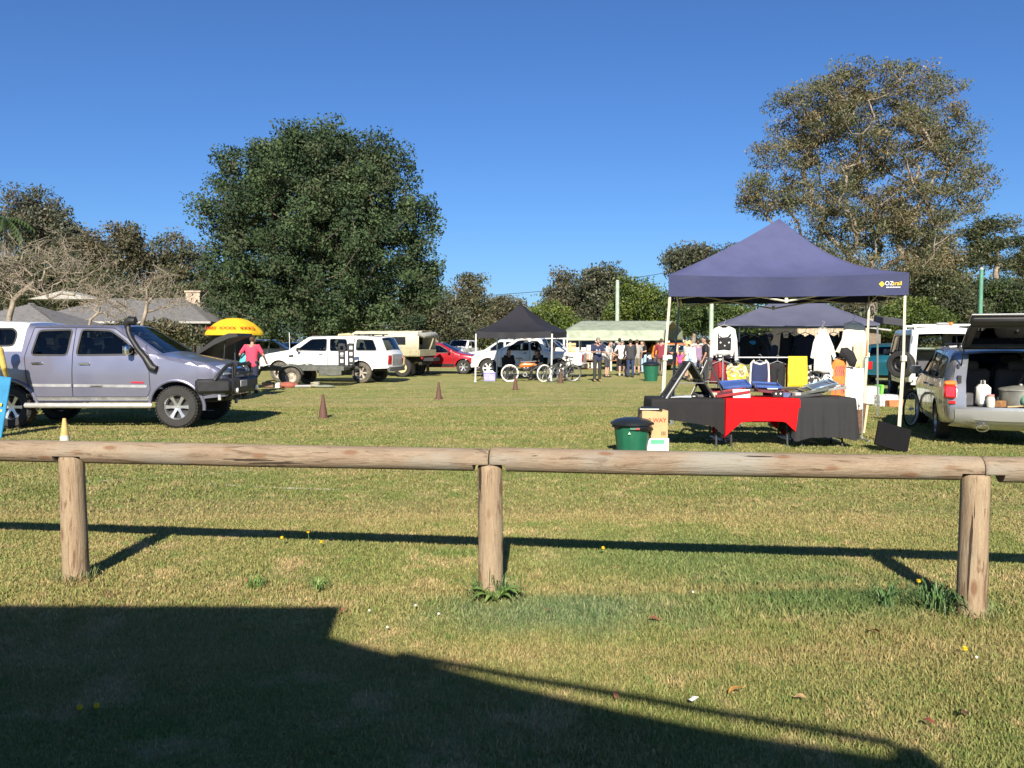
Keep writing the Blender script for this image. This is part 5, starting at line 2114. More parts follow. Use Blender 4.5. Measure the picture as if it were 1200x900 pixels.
for sg in (1, -1):
    MB().box((-2.36, sg * .79, .83), (.2, .17, .2), (0, .12, 0), ch=.025).build('tail_light', RED, wg.root)
    MB().box((-2.33, sg * .785, .96), (.18, .165, .07), (0, .12, 0), ch=.02).build('rear_indicator', ORANGE, wg.root)
    MB().box((-2.42, sg * .76, .675), (.06, .1, .05), ch=.01).build('reflector', RED, wg.root)
    mb = MB()
    mb.box((-1.62, sg * .655, .82), (1.46, .05, .52))
    mb.box((-2.0, sg * .66, 1.12), (.3, .05, .5), (0, .5, 0))
    mb.box((-1.6, sg * .66, 1.22), (1.3, .03, .06))
    mb.build('boot_lining', DARKINT, wg.root)
    mb = MB()
    for xx in (-1.5, -.2):
        mb.box((xx, sg * .56, 1.525), (.06, .05, .05), ch=.01)
    mb.box((-.85, sg * .56, 1.56), (1.7, .04, .03), ch=.01)
    mb.build('roof_rail', BLACK, wg.root)
mb = MB()
mb.box((-1.65, 0, .57), (1.42, 1.36, .05), ch=.01)
mb.build('boot_floor', mat('boot_carpet', (.06, .06, .065), .95), wg.root)
mb = MB()
for yy in (-.36, .36):
    mb.box((-.98, yy, .86), (.16, .64, .6), (0, -.2, 0), ch=.05)
    mb.box((-1.08, yy, 1.2), (.1, .3, .16), (0, -.15, 0), ch=.04)
mb.build('rear_seat', mat('seat_fabric', (.07, .07, .075), .9), wg.root)
wg.seats([.15], .5)
mb = MB()
mb.lathe([(.055, -.08), (.06, 0), (.07, 0), (.065, -.08)], 20, Matrix.Translation((-2.46, .35, .3)) @ Matrix.Rotation(-math.pi / 2, 4, 'Y') @ Matrix.Diagonal((.8, 1.25, 1, 1)))
mb.build('exhaust_tip', CHROME, wg.root)
# raised tailgate: frame with glass, hinged on the roof edge
tg = bpy.data.objects.new('tailgate', None)
COL.objects.link(tg)
tg.parent = wg.root
tg.location = (-2.08, 0, 1.5)
tg.rotation_euler = (0, R(24), 0)
mb = MB()
Lg, Wg = 1.08, .6
for sg in (1, -1):
    mb.box((-.43, sg * (Wg - .05), 0), (.86, .1, .07), ch=.015)
mb.box((-.05, 0, 0), (.1, 2 * Wg, .07), ch=.015)
mb.box((-.84, 0, -.005), (.08, 2 * Wg, .08), ch=.015)
mb.box((-.96, 0, -.005), (.2, 2 * Wg + .04, .07), ch=.03)
mb.build('frame', mat('tailgate_trim', (.035, .035, .04), .55), tg)
mb = MB()
mb.box((-.55, 0, .047), (1.06, 2 * Wg + .03, .02), ch=.006)
sk = MB()
for sg in (1, -1):
    sk.box((-.36, sg * (Wg - .04), .045), (.72, .1, .02), ch=.006)
sk.box((-.96, 0, .045), (.26, 2 * Wg + .06, .03), ch=.01)
sk.build('outer_skin', WAGONP, tg)
MB().box((-.45, 0, .03), (.76, 2 * Wg - .16, .008)).build('glass', glass('tail_glass', (.42, .46, .46)), tg, 0)
MB().tube([(-.62, .06, .05), (-.25, -.2, .05)], .012, 5).build('wiper', BLACK, tg)
for sg in (1, -1):
    MB().tube([Vector((-2.2, sg * .62, 1.2)), Vector((-2.55, sg * .6, 1.78))], .011, 6).build('gas_strut', BLACK, wg.root)

# --- white van with open back, behind the wagon
vp = dict(up=[(-2.1, .5), (-2.14, .62), (-2.12, 1.15), (-2.05, 1.83), (-1.9, 1.95), (1.0, 1.94), (1.6, 1.25), (2.05, 1.1), (2.15, .45)],
          wx=(1.3, -1.25), Rw=.36, W=.84, zb=1.12, zr=1.93, sill=.42, tumble=.08, glass=[(5, .06, .94)], open=[(1, .05, 1), (2, 0, .94)], gmat=CLEAR, tr=.02, lr=.2,
          windows=[[(.1, 1.2), (.1, 1.76), (.9, 1.76), (1.3, 1.22)], [(-.9, 1.2), (-.9, 1.76), (-.05, 1.76), (-.05, 1.2)], [(-1.95, 1.2), (-1.9, 1.76), (-1.05, 1.76), (-1.05, 1.2)]],
          wmat={0: CLEAR, 1: GLASS, 2: GLASS},
          regions=[('door', [(.02, .5), (.02, 1.82), (.95, 1.82), (1.42, 1.2), (1.42, .55)], WHITEC, False)])
vn = Vehicle('van', 'boxy white van with its back wide open and an amber roof light', 'van', (12.05, 23.77, 0), R(73), vp)
vn.build({'body': WHITEC})
vn.wheels(mat('grey_rim', (.3, .3, .3), .5, .5), 6, RUBBER)
mb = MB()
for sg in (1, -1):
    mb.box((-.7, sg * .7, 1.0), (2.6, .03, .9))
mb.box((-.7, 0, .6), (2.7, 1.45, .06))
mb.box((-.7, 0, 1.87), (2.6, 1.3, .03))
mb.build('cargo_lining', DARKINT, vn.root)
mb = MB()
mb.box((-1.2, .25, .85), (.7, .5, .42), ch=.03)
mb.box((-1.4, -.35, .78), (.5, .4, .3), ch=.03)
mb.build('cargo_drawer', mat('grey_carpet', (.09, .09, .1), .9), vn.root)
mb = MB()
for x in (-1.95, -.4):
    mb.tube([(x, -.72, 2.03), (x, .72, 2.03)], .03, 8)
    for yy in (-.66, .66):
        mb.box((x, yy, 1.97), (.06, .05, .12), ch=.01)
mb.build('roof_rack', WHITEP, vn.root)
MB().box((-1.97, 0, 2.07), (.08, .3, .06), ch=.015).build('light_bar', mat('grey_light_bar', (.35, .35, .36), .4), vn.root)
MB().ball((-1.98, -.2, 2.07), (.05, .06, .045)).build('beacon', ORANGE, vn.root)
for sg, a in ((-1, 1.9),):
    dr = bpy.data.objects.new('rear_door', None)
    COL.objects.link(dr)
    dr.parent = vn.root
    dr.location = (-2.13, sg * .76, .62)
    dr.rotation_euler = (0, 0, (a if sg > 0 else a))
    yy = -.36 if sg > 0 else .36
    mb = MB()
    mb.box((0, yy, .3), (.06, .72, .6), ch=.02)
    for dy in (-.33, .33):
        mb.box((0, yy + dy, .92), (.05, .06, .66), ch=.015)
    mb.box((0, yy, 1.22), (.05, .7, .07), ch=.015)
    mb.build('door_frame', WHITEC, dr)
    MB().box((0, yy, .92), (.012, .62, .58)).build('glass', GLASS, dr, 0)
    if sg > 0:
        make_wheel(dr, (.16 if False else -.14, yy, .45), .34, .2, 1, BLACK, 6, RUBBER, 'steel', .6).rotation_euler = (0, 0, R(90))
make_wheel(vn.root, (-2.2, 1.02, .98), .36, .22, 1, BLACK, 6, RUBBER, 'steel', .6).rotation_euler = (0, 0, R(55))
MB().tube([(-2.1, .78, .95), (-2.18, .95, .98)], .03, 8).build('spare_wheel_carrier', STEELB, vn.root)
vn.mirrors(1.1, 1.25, BLACK)
for sg in (1, -1):
    MB().box((-2.12, sg * .77, .95), (.05, .09, .32), ch=.015).build('tail_light', RED, vn.root)
vn.end('bumper', .44, .58, -.96, .96, mat('bumper_white', (.7, .7, .68), .4), False, .07)

car('van', 'pale van parked beyond the wagon, seen through its cabin', 'van', 1196, 27, R(8), 'van', paint('cream_van_paint', (.68, .7, .58), .35))
car('car', 'dark teal hatchback behind the right leg of the marquee', 'car', 1044, 31, R(62), 'hatch', paint('teal_paint', (.01, .1, .14), .3, .3))
# ------------------------------------------------------------------ marquees
def canopy(corners, peak, ze, val, sags, m, parent, mval=None, wave=.02, name='canopy', nt=10, nu=16):
    """four cloth slopes hung between ridge lines, with a valance below the eaves"""
    mb, vmb = MB(), MB()
    pk = Vector(peak)
    cs = [Vector((c[0], c[1], ze[i] if hasattr(ze, '__len__') else ze)) for i, c in enumerate(corners)]
    for i in range(4):
        a, b = cs[i], cs[(i + 1) % 4]
        sa, sb = sags[i], sags[(i + 1) % 4]
        vs_ = []
        for r in range(nt + 1):
            t = r / nt
            for k in range(nu + 1):
                f = k / nu
                e = a.lerp(b, f)
                p = pk.lerp(e, t)
                sg = (sa * (1 - f) + sb * f)
                p.z -= sg * math.sin(math.pi * t) * (1.0) + .10 * math.sin(math.pi * f) * math.sin(math.pi * min(1, t * 1.0)) * t
                p.z -= .05 * math.sin(math.pi * f) * t * t
                vs_.append(p)
        n1 = nu + 1
        mb.add(vs_, [(r * n1 + k, r * n1 + k + 1, (r + 1) * n1 + k + 1, (r + 1) * n1 + k) for r in range(nt) for k in range(nu)])
        out = (b - a).cross(Vector((0, 0, 1))).normalized()
        vs_ = []
        vb = vmb if mval else mb
        for r in range(5):
            for k in range(nu * 2 + 1):
                f = k / (nu * 2)
                p = a.lerp(b, f)
                p.z -= .05 * math.sin(math.pi * f) + val * r / 4 - .035 * math.sin(math.pi * f) * r / 4
                w = wave * (r / 4) * math.sin(f * 23 + i * 2) * math.sin(math.pi * f)
                vs_.append(p + out * (w + .004))
        n1 = nu * 2 + 1
        vb.add(vs_, [(r * n1 + k, r * n1 + k + 1, (r + 1) * n1 + k + 1, (r + 1) * n1 + k) for r in range(4) for k in range(nu * 2)])
    o = mb.build(name, m, parent, 55)
    md = o.modifiers.new('s', 'SOLIDIFY')
    md.thickness = .006
    bake(o)
    shade(o.data, 55)
    if mval:
        vo = vmb.build('valance', mval, parent, 55)
        md = vo.modifiers.new('s', 'SOLIDIFY')
        md.thickness = .006
        bake(vo)
        shade(vo.data, 55)
    return o


def cloth_mat(name, rgb, trans=.12, bump=.25):
    m = mat(name, rgb, .75, 0, var=.06, scale=2.2, bump=bump, bscale=5)
    N, L = m.node_tree.nodes, m.node_tree.links
    t = N.new('ShaderNodeBsdfTranslucent')
    t.inputs[0].default_value = (*rgb, 1)
    mx = N.new('ShaderNodeMixShader')
    mx.inputs[0].default_value = trans
    L.new(N['Principled BSDF'].outputs[0], mx.inputs[1])
    L.new(t.outputs[0], mx.inputs[2])
    L.new(mx.outputs[0], N['Material Output'].inputs[0])
    return m


NAVYC = cloth_mat('faded_navy_canopy', (.072, .08, .175), .04)
FL, FR, BR, BL = (2.33, 12.75), (5.85, 12.35), (6.6, 15.35), (3.08, 15.75)
LEAN = .1
mq = thing('marquee', 'large faded navy blue market marquee with cream legs over the tables', 'marquee', (4.4, 14.0, 0))
off = Vector((4.4, 14.0, 0))
loc = lambda p, z: Vector((p[0], p[1], z)) - off
cn = [(p[0] + LEAN - off.x, p[1] - off.y) for p in (FL, FR, BR, BL)]
cp_ = at(913.5, 256, 14.05) - off
canopy(cn, (cp_.x, cp_.y, cp_.z), [2.63, 2.63, 2.66, 2.66], .335, [.05, .24, .22, .06], NAVYC, mq, cloth_mat('navy_valance', (.03, .037, .1), .03, .6), .035)
for p, q in zip((FL, FR, BR, BL), cn):
    mb = MB()
    foot = loc(p, 0)
    topp = Vector((q[0], q[1], 2.58))
    ctr = Vector((sum(c[0] for c in cn) / 4, sum(c[1] for c in cn) / 4, 0))
    ins = (ctr - Vector((topp.x, topp.y, 0))).normalized() * .05
    mid = foot.lerp(topp, .52)
    mb.box((foot.x, foot.y, .006), (.11, .11, .012), ch=.003)
    d_ = (topp - foot).normalized()
    mb.tube([foot, mid], .027, 4)
    mb.tube([mid, topp + ins], .02, 4)
    mb.box(mid, (.075, .075, .09), ch=.012)
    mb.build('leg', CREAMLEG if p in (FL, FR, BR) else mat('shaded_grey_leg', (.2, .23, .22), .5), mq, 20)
mb = MB()
for i in range(4):
    a, b = (Vector((*cn[j_ % 4], 0)).lerp(Vector((ctr.x, ctr.y, 0)), .045) for j_ in (i, i + 1))
    for f0, f1 in ((0.02, .5), (.5, .98)):
        for z0, z1 in ((2.5, 2.215), (2.27, 2.46)):
            za, zb_ = (z0, z1) if f0 < .3 else (z1, z0)
            mb.tube([a.lerp(b, f0) + Vector((0, 0, za)), a.lerp(b, f1) + Vector((0, 0, zb_))], .014, 4)
    mb.box(a.lerp(b, .5) + Vector((0, 0, 2.23)), (.05, .05, .08), ch=.01)
mb.build('truss_frame', CREAMLEG, mq, 20)
# lettering on the front valance
fa, fb = Vector((*cn[0], 0)), Vector((*cn[1], 0))
ux = (fb - fa).normalized()
uo = ux.cross(Vector((0, 0, 1))).normalized()
if uo.y > 0:
    uo = -uo


def val_M(f, z, out=.012):
    o = fa.lerp(fb, f) + Vector((0, 0, z)) + uo * out
    return Matrix(((ux.x, 0, uo.x, o.x), (ux.y, 0, uo.y, o.y), (0, 1, 0, o.z), (0, 0, 0, 1)))


YEL = mat('logo_yellow', (.75, .52, .03), .6)
lg = MB()
M1 = val_M(.89, 2.46)
lg.prism([(0, -.043), (.043, 0), (0, .043), (-.043, 0)], .003, M1)
lz = lg.build('logo_diamond', YEL, mq, 0)
text('logo_text', 'OZ', .085, val_M(.9195, 2.468), mat('logo_white', (.75, .75, .75), .6), mq, sx=.95)
text('logo_text', 'trail', .085, val_M(.9525, 2.468), YEL, mq, sx=1.0)
mb = MB()
for k in range(9):
    mb.prism([(-.1 + k * .023, -.008), (-.083 + k * .023, -.008), (-.083 + k * .023, .008), (-.1 + k * .023, .008)], .002, val_M(.937, 2.412))
mb.build('logo_strapline', mat('logo_white', (.75, .75, .75), .6), mq, 0)

t2 = thing('marquee', 'lower navy marquee behind the clothes racks, its front slope in sun', 'marquee', (6.1, 19.2, 0))
c2 = [(-1.72, -1.7), (1.74, -1.7), (2.75, 1.3), (-.7, 1.3)]
canopy(c2, (.5, -.2, 2.75), Z(379, 17.5), .045, [.03] * 4, cloth_mat('slate_navy_canopy', (.085, .09, .14), .02), t2)
for c in c2:
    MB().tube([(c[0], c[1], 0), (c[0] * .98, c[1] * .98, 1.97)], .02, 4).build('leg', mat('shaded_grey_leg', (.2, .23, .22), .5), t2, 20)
mb = MB()
mb.box((2.02, -1.5, Z(376, 17.6)), (.46, .5, .16), (.1, .12, 0), ch=.02)
mb.build('side_flap', mat('dark_flap', (.05, .05, .06), .8), t2)

BLK = cloth_mat('black_canopy', (.012, .012, .018), .01)
t3 = thing('marquee', 'black pop-up marquee with white legs over the bicycles', 'marquee', (.2, 34, 0))
o3 = Vector((.2, 34, 0))
q3 = [Vector((X(557, 32.4), 32.4, 0)), Vector((X(646, 32.2), 32.2, 0)), Vector((X(664, 35.2), 35.2, 0)), Vector((X(582, 35.5), 35.5, 0))]
pk = at(610, 356, 34) - o3
canopy([((p - o3).x, (p - o3).y) for p in q3], pk, [Z(388, 32.4), Z(388, 32.2), Z(388, 35), Z(388, 35)], .27, [.14, .2, .1, .1], BLK, t3)
for p in q3:
    f = p - o3
    MB().tube([f, f + Vector((.03, 0, 1.9))], .03, 4).box(f + Vector((0, 0, .005)), (.12, .12, .01)).build('leg', WHITE, t3, 20)
mb = MB()
for i in range(4):
    a, b = q3[i] - o3, q3[(i + 1) % 4] - o3
    for f0, f1, za, zb_ in ((0, .5, 1.95, 1.75), (.5, 1, 1.75, 1.95)):
        mb.tube([a.lerp(b, f0).lerp(Vector((0, .2, 0)), .06) + Vector((0, 0, za - .08)), a.lerp(b, f1).lerp(Vector((0, .2, 0)), .06) + Vector((0, 0, zb_ - .04))], .014, 4)
mb.build('truss_frame', WHITE, t3, 20)

# open green roofed shed
gs = thing('open_shed', 'open shelter with pale green corrugated gambrel roof behind the crowd', 'shed', (X(725, 46), 46, 0))
go_ = gs.location
GRF = mat('pale_green_roof', (.32, .36, .26), .5, .1, var=.12, scale=2)
prof = [(44.0, Z(399, 44.0)), (44.35, Z(387, 44.35)), (46.4, Z(376, 46.4)), (48.5, Z(386, 48.5)), (48.9, Z(399, 48.9))]
xa, xb = X(663, 44), X(778, 44)
mb = MB()
rowsx = [(xa, xb), (xa + .02, xb + .1), (X(681, 46.4), X(788, 46.4)), (xa + .3, X(799, 48.5)), (xa + .3, X(800, 48.9))]
K = 60
pts = []
seg = []
for (y0, z0), (y1, z1), (l0, r0_), (l1, r1_) in zip(prof[:-1], prof[1:], rowsx[:-1], rowsx[1:]):
    m_ = 7
    for r in range(m_):
        t = r / (m_ - 1)
        pts.append([Vector((l0 + (l1 - l0) * t + ((r0_ + (r1_ - r0_) * t) - (l0 + (l1 - l0) * t)) * k / K, y0 + (y1 - y0) * t, z0 + (z1 - z0) * t + (.018 if r % 2 else 0))) - go_ for k in range(K + 1)])
vs_ = [p for r in pts for p in r]
n1 = K + 1
mb.add(vs_, [(r * n1 + k, r * n1 + k + 1, (r + 1) * n1 + k + 1, (r + 1) * n1 + k) for r in range(len(pts) - 1) for k in range(K)])
o = mb.build('roof', GRF, gs, 30)
md = o.modifiers.new('s', 'SOLIDIFY')
md.thickness = .04
bake(o)
mb = MB()
e = [Vector((rowsx[i][0], prof[i][0], prof[i][1])) - go_ for i in range(5)]
mb.add(e, [(0, 1, 2, 3, 4)])
mb.build('gable_end', GRF, gs, 0)
for px, d in ((668, 44.2), (716, 44.2), (752.5, 44.2), (776, 44.2), (803, 48.7), (680, 48.7), (740, 48.7)):
    x = X(px, d) - go_.x
    MB().cyl((x, d - go_.y, -.1), (x, d - go_.y, 1.68), .06, n=8).build('post', mat('shed_post', (.5, .5, .47), .5), gs)

# ------------------------------------------------------------------ tables and cloths
def table(label, x0, x1, y0, y1, z=.72):
    t = thing('table', label, 'table', ((x0 + x1) / 2, (y0 + y1) / 2, 0), 0, 'folding stall tables')
    w, d = x1 - x0, y1 - y0
    MB().box((0, 0, z - .02), (w, d, .035), ch=.008).build('tabletop', mat('table_plastic', (.4, .4, .38), .5), t)
    for sx in (-1, 1):
        for sy in (-1, 1):
            MB().tube([(sx * (w / 2 - .1), sy * (d / 2 - .1), z - .04), (sx * (w / 2 - .1), sy * (d / 2 - .09), .3), (sx * (w / 2 - .1), sy * (d / 2 - .06), 0)], .016, 8).build('leg', mat('grey_table_leg', (.07, .07, .075), .45, .4), t)
    MB().tube([(-w / 2 + .1, -d / 2 + .08, .12), (-w / 2 + .1, d / 2 - .08, .12)], .012, 6).tube([(w / 2 - .1, -d / 2 + .08, .12), (w / 2 - .1, d / 2 - .08, .12)], .012, 6).build('brace', STEEL, t)
    return t


def tablecloth(label, x0, x1, y0, y1, z, drop, m, seed, flare=.05, group=None, corner=.16):
    """drop(side, u): hem drop; sides 0 front 1 right 2 back 3 left"""
    r_ = random.Random(seed)
    cx, cy = (x0 + x1) / 2, (y0 + y1) / 2
    per, nrm, dr = [], [], []
    N_ = 26
    C4 = [(x0, y0), (x1, y0), (x1, y1), (x0, y1)]
    n4 = [(0, -1), (1, 0), (0, 1), (-1, 0)]
    for s_ in range(4):
        a, b = C4[s_], C4[(s_ + 1) % 4]
        for k in range(N_):
            f = k / N_
            p = (a[0] + (b[0] - a[0]) * f, a[1] + (b[1] - a[1]) * f)
            e = min(f, 1 - f) * (x1 - x0 if s_ % 2 == 0 else y1 - y0)
            cd = corner * max(0, 1 - e / .22)
            nb = n4[s_ - 1] if f < .5 else n4[(s_ + 1) % 4]
            wgt = .5 * max(0, 1 - e / .15)
            nn = Vector((n4[s_][0] + nb[0] * wgt, n4[s_][1] + nb[1] * wgt)).normalized()
            per.append(p)
            nrm.append(nn)
            dr.append(drop(s_, f) + cd)
    n = len(per)
    mb = MB()
    lv = [0, .04, .15, .35, .6, .8, 1.0]
    ph = [r_.random() * 6.3 for _ in range(4)]
    vs_ = []
    for li, l in enumerate(lv):
        for i in range(n):
            s = i / n * 2 * math.pi
            fold = math.sin(i * .74 + ph[0]) * .5 + math.sin(i * 1.9 + ph[1]) * .3
            o_ = (.012 if l > 0 else 0) + flare * l * (.45 + .55 * fold) + (.03 + .05 * l) * (dr[i] > dr[i - 1] * 1.01 and 0)
            vs_.append(Vector((per[i][0] - cx + nrm[i].x * o_, per[i][1] - cy + nrm[i].y * o_, z + (.004 if l == 0 else -max(.004, dr[i] * l)) + (0 if l else 0))))
    fs = [(li * n + i, li * n + (i + 1) % n, (li + 1) * n + (i + 1) % n, (li + 1) * n + i) for li in range(len(lv) - 1) for i in range(n)]
    b = len(vs_)
    vs_.append(Vector((0, 0, z + .004)))
    fs += [(i, b, (i + 1) % n) for i in range(n)]
    mb.add(vs_, fs)
    o = mb.build('tablecloth', m, None, 60)
    md = o.modifiers.new('s', 'SOLIDIFY')
    md.thickness = .004
    md.offset = 1
    bake(o)
    shade(o.data, 60)
    o.location = (cx, cy, 0)
    tag(o, label, 'tablecloth', group)
    return o


BCL = mat('black_cloth', (.01, .0095, .011), .9, bump=.3, bscale=4)
CCL = mat('charcoal_cloth', (.02, .02, .022), .9, bump=.3, bscale=4)
RCL = mat('red_cloth', (.5, .007, .01), .9, spec=.15, var=.05, bump=.3, bscale=3)
TZ = .735
table('folding table under the left black cloth holding the easels', 2.15, 3.2, 12.3, 12.86)
table('folding table under the bright red cloth', 3.22, 4.27, 12.28, 12.84)
table('folding table at the right end under the charcoal cloth', 4.29, 5.1, 12.28, 12.84)
tablecloth('black tablecloth with a rising hem on the left table', 2.1, 3.235, 12.25, 12.9, TZ, lambda s, f: (.27 + .17 * f) if s == 0 else (.4 if s == 1 else .3), BCL, 2, .05)
tablecloth('bright red tablecloth draped over the middle table', 3.2, 4.29, 12.2, 12.88, TZ + .006, lambda s, f: (.36 - .03 * math.sin(f * 3)) if s == 0 else .42, RCL, 5, .05, corner=.2)
tablecloth('long charcoal tablecloth on the right table, hanging almost to the grass', 4.265, 5.13, 12.22, 12.88, TZ + .012, lambda s, f: .58 if s == 0 else .52, CCL, 8, .1, corner=.06)

# easels on the left table
def easel(label, ax, ay, z0, w, h, dep, rz, face):
    t = thing('display_easel', label, 'easel', (ax, ay, z0), rz, 'folding easels on the left table')
    for s in (-1, 1):
        mb = MB()
        ang = math.atan2(w / 2, h)
        L_ = math.hypot(w / 2, h)
        for yy in (-dep / 2, dep / 2):
            mb.box((s * w / 4, yy, h / 2), (.028, .055, L_), (0, -s * ang if True else 0, 0), ch=.006)
        for k in (.04, .5, .97):
            mb.box((s * w / 2 * (1 - k), 0, h * k), (.026, dep, .05), (0, -s * ang, 0), ch=.005)
        o = mb.build('frame', mat('dark_grey_frame', (.028, .03, .03), .55), t)
        if s == -1 or face:
            MB().box((s * (w / 4 - .003), 0, h / 2), (.012, dep - .06, L_ - .04), (0, -s * ang, 0)).build('panel', BCL, t, 0)
        if s == -1:
            MB().box((s * w / 4 - .018, -dep / 2 + .01, h / 2 - .006), (.012, .06, L_), (0, -s * ang, 0)).build('white_edge', WHITE, t, 0)
    MB().tube([(-w * .27, -dep / 2 - .02, h * .42), (w * .27, -dep / 2 - .02, h * .42)], .006, 5).build('stay', STEEL, t)
    return t


easel('nearer black folding easel with white edge on the left table', at(804, 470, 12.6).x, 12.53, TZ + .005, .72, .55, .4, R(4), True)
easel('rear black folding easel partly behind the nearer one', at(822, 460, 12.75).x + .1, 12.74, TZ + .005, .5, .58, .3, R(-14), True)


def item(name, label, cat, mb, m, loc_, rot=None, group=None, smooth=38):
    o = mb.build(name, m, None, smooth, loc_, rot)
    return tag(o, label, cat, group)


def tray(label, px, py, d, w, dep, rot, m, mi, group='display trays on the tables', cat='tray'):
    t = thing('display_tray', label, cat, at(px, py, d), 0, group)
    t.rotation_euler = rot
    mb = MB()
    for sx in (-1, 1):
        mb.box((sx * (w / 2 - .012), 0, .012), (.024, dep, .04), ch=.005)
        mb.box((0, sx * (dep / 2 - .012), .012), (w - .05, .024, .04), ch=.005)
    mb.build('frame', m, t)
    MB().box((0, 0, .004), (w - .048, dep - .048, .012)).build('lining', mi, t, 0)
    return t


BLUEF = mat('royal_blue_felt', (.03, .075, .27), .8)
BLUEE = mat('blue_frame', (.05, .11, .33), .5)
REDF = mat('dark_red_board', (.3, .03, .035), .6)
PURP = mat('maroon_board', (.13, .03, .04), .6)
tray('blue felt tray tilted up behind the red cloth, left one', 861, 451, 12.72, .44, .3, (R(16), R(-4), 0), BLUEE, BLUEF)
tray('darker blue felt tray just right of the tilted one', 898, 452, 12.75, .42, .28, (R(10), R(3), R(-3)), BLUEE, mat('dark_blue_felt', (.02, .04, .15), .8))
tray('dark red flat tray above the red cloth', 856, 461, 12.45, .52, .26, (R(9), R(-8), R(4)), REDF, PURP)
tray('maroon flat tray right of the white card', 905, 459, 12.55, .5, .26, (R(6), R(5), R(-2)), PURP, mat('deep_maroon', (.07, .02, .03), .7))
mb = MB()
mb.box((0, 0, .065), (.26, .008, .13), (R(-14), 0, 0))
mb.box((0, .05, .01), (.26, .12, .006))
item('card_holder', 'pale card stand at the front edge of the red cloth', 'sign', mb, mat('pale_pink_card', (.7, .58, .6), .3), Vector((at(869, 467, 12.35).x, 12.36, TZ + .012)))
mb = MB()
mb.box((0, 0, .05), (.17, .1, .09), ch=.008)
ab = thing('black_box', 'small black box with two pale dots on the red cloth', 'box', (at(911, 467, 12.45).x, 12.46, TZ + .012))
mb.build('case', BLACK, ab)
for sx in (-.035, .035):
    MB().cyl((sx, -.052, .06), (sx, -.047, .06), .014, n=10).build('dial', WHITE, ab)
mb = MB()
mb.box((0, -.003, .003), (.16, .012, .02))
item('white_card', 'long white price card on the maroon tray edge', 'card', MB().box((0, 0, .012), (.16, .05, .014), ch=.003), WHITE, at(905, 456.5, 12.6))
for k, (px, py, d, w, rx, ry, rz, c) in enumerate(((940, 463, 12.5, .5, 6, -5, 4, (.03, .03, .032)), (948, 459, 12.52, .52, 4, -11, -6, (.05, .055, .05)), (956, 455, 12.6, .5, 7, -13, 8, (.04, .045, .05)), (962, 452, 12.66, .42, 10, -14, 2, (.06, .1, .2)), (974, 456, 12.55, .4, 3, -9, -10, (.25, .25, .24)))):
    tray('%s in the heap on the charcoal cloth' % ('lowest black tray', 'second grey edged tray', 'third dark tray with silver rim', 'blue tray at the top', 'pale grey tray hanging over the right end')[k], px, py, d, w, .3,
         (R(rx), R(ry), R(rz)), mat('tray_edge_%d' % k, tuple(min(.5, x * 3.5 + .04) for x in c), .3, .6), mat('tray_in_%d' % k, c, .5), 'heap of display trays on the charcoal cloth')
item('white_board', 'flat white board on the right end of the charcoal table', 'board', MB().box((0, 0, .01), (.22, .2, .016), (0, .1, 0), ch=.004), WHITE, at(983, 455.5, 12.65))
for k, (px, py, d, w, c, lb) in enumerate(((797, 466, 12.6, .34, (.5, .58, .68), 'pale blue magazine lying in front of the nearer easel'), (812, 463.5, 12.75, .26, (.7, .7, .7), 'white sheet lying under the nearer easel'), (786, 467, 12.5, .18, (.45, .45, .47), 'small grey leaflet at the left edge of the black cloth'))):
    item('magazine', lb, 'paper', MB().box((0, 0, .008), (w, .21, .014), ch=.003), mat('paper_%d' % k, c, .5), Vector((at(px, py, d).x, d, TZ + .008)), (0, 0, .3 * k - .2))

# ------------------------------------------------------------------ garment racks
def rack(label, x0, x1, y, z, m=STEEL):
    t = thing('garment_rack', label, 'rack', ((x0 + x1) / 2, y, 0), 0, 'garment racks at the back of the marquee')
    w = x1 - x0
    MB().tube([(-w / 2, 0, z), (w / 2, 0, z)], .014, 8).build('rail', m, t)
    for s in (-1, 1):
        MB().tube([(s * w / 2, 0, 0.03), (s * w / 2, 0, z)], .014, 8).tube([(s * w / 2, -.28, .03), (s * w / 2, .28, .03)], .014, 8).build('upright', m, t)
    return t


RA_Y, RB_Y = 13.2, 15.5
rack('low chrome garment rack holding the floral and navy clothes', X(840, RA_Y), X(926, RA_Y), RA_Y, Z(419, RA_Y))
rack('tall garment rack holding the dark tops and white robe', X(866, RB_Y), X(1006, RB_Y), RB_Y, Z(384, RB_Y))
rack('short garment rack at right holding the orange wrap and white trousers', X(976, 13.15), X(1012, 13.15), 13.15, Z(421, 13.15))


def tee(w, h, sl=.2, sw=.14, neck=.16, flare=0.0):
    b = w / 2
    return [(-neck / 2, 0), (0, -.045), (neck / 2, 0), (b * .92, -.05), (b + sw * .55, -.08 - sl), (b + sw * .1, -.1 - sl), (b * .95, -.2), (b + flare, -h), (0, -h - .015), (-b - flare, -h), (-b * .95, -.2), (-b - sw * .1, -.1 - sl), (-b - sw * .55, -.08 - sl), (-b * .92, -.05)]


def dress(w, h, flare=.06, straps=True):
    b = w / 2
    return [(-b * .75, 0), (-b * .45, 0), (-b * .35, -.09), (b * .35, -.09), (b * .45, 0), (b * .75, 0), (b * .85, -.12), (b * .9, -h * .45), (b + flare, -h), (-b - flare, -h), (-b * .9, -h * .45), (-b * .85, -.12)]


def pants(w, h, gap=.03):
    b = w / 2
    return [(-b, 0), (b, 0), (b * 1.08, -h * .3), (b * 1.02, -h), (gap, -h), (.0, -h * .3), (-gap, -h), (-b * 1.02, -h), (-b * 1.08, -h * .3)]


def drape(w, h, top=.95):
    return [(-w / 2 * top, 0), (w / 2 * top, 0), (w / 2 * 1.02, -h * .5), (w / 2, -h), (-w / 2, -h + .015), (-w / 2 * 1.02, -h * .5)]


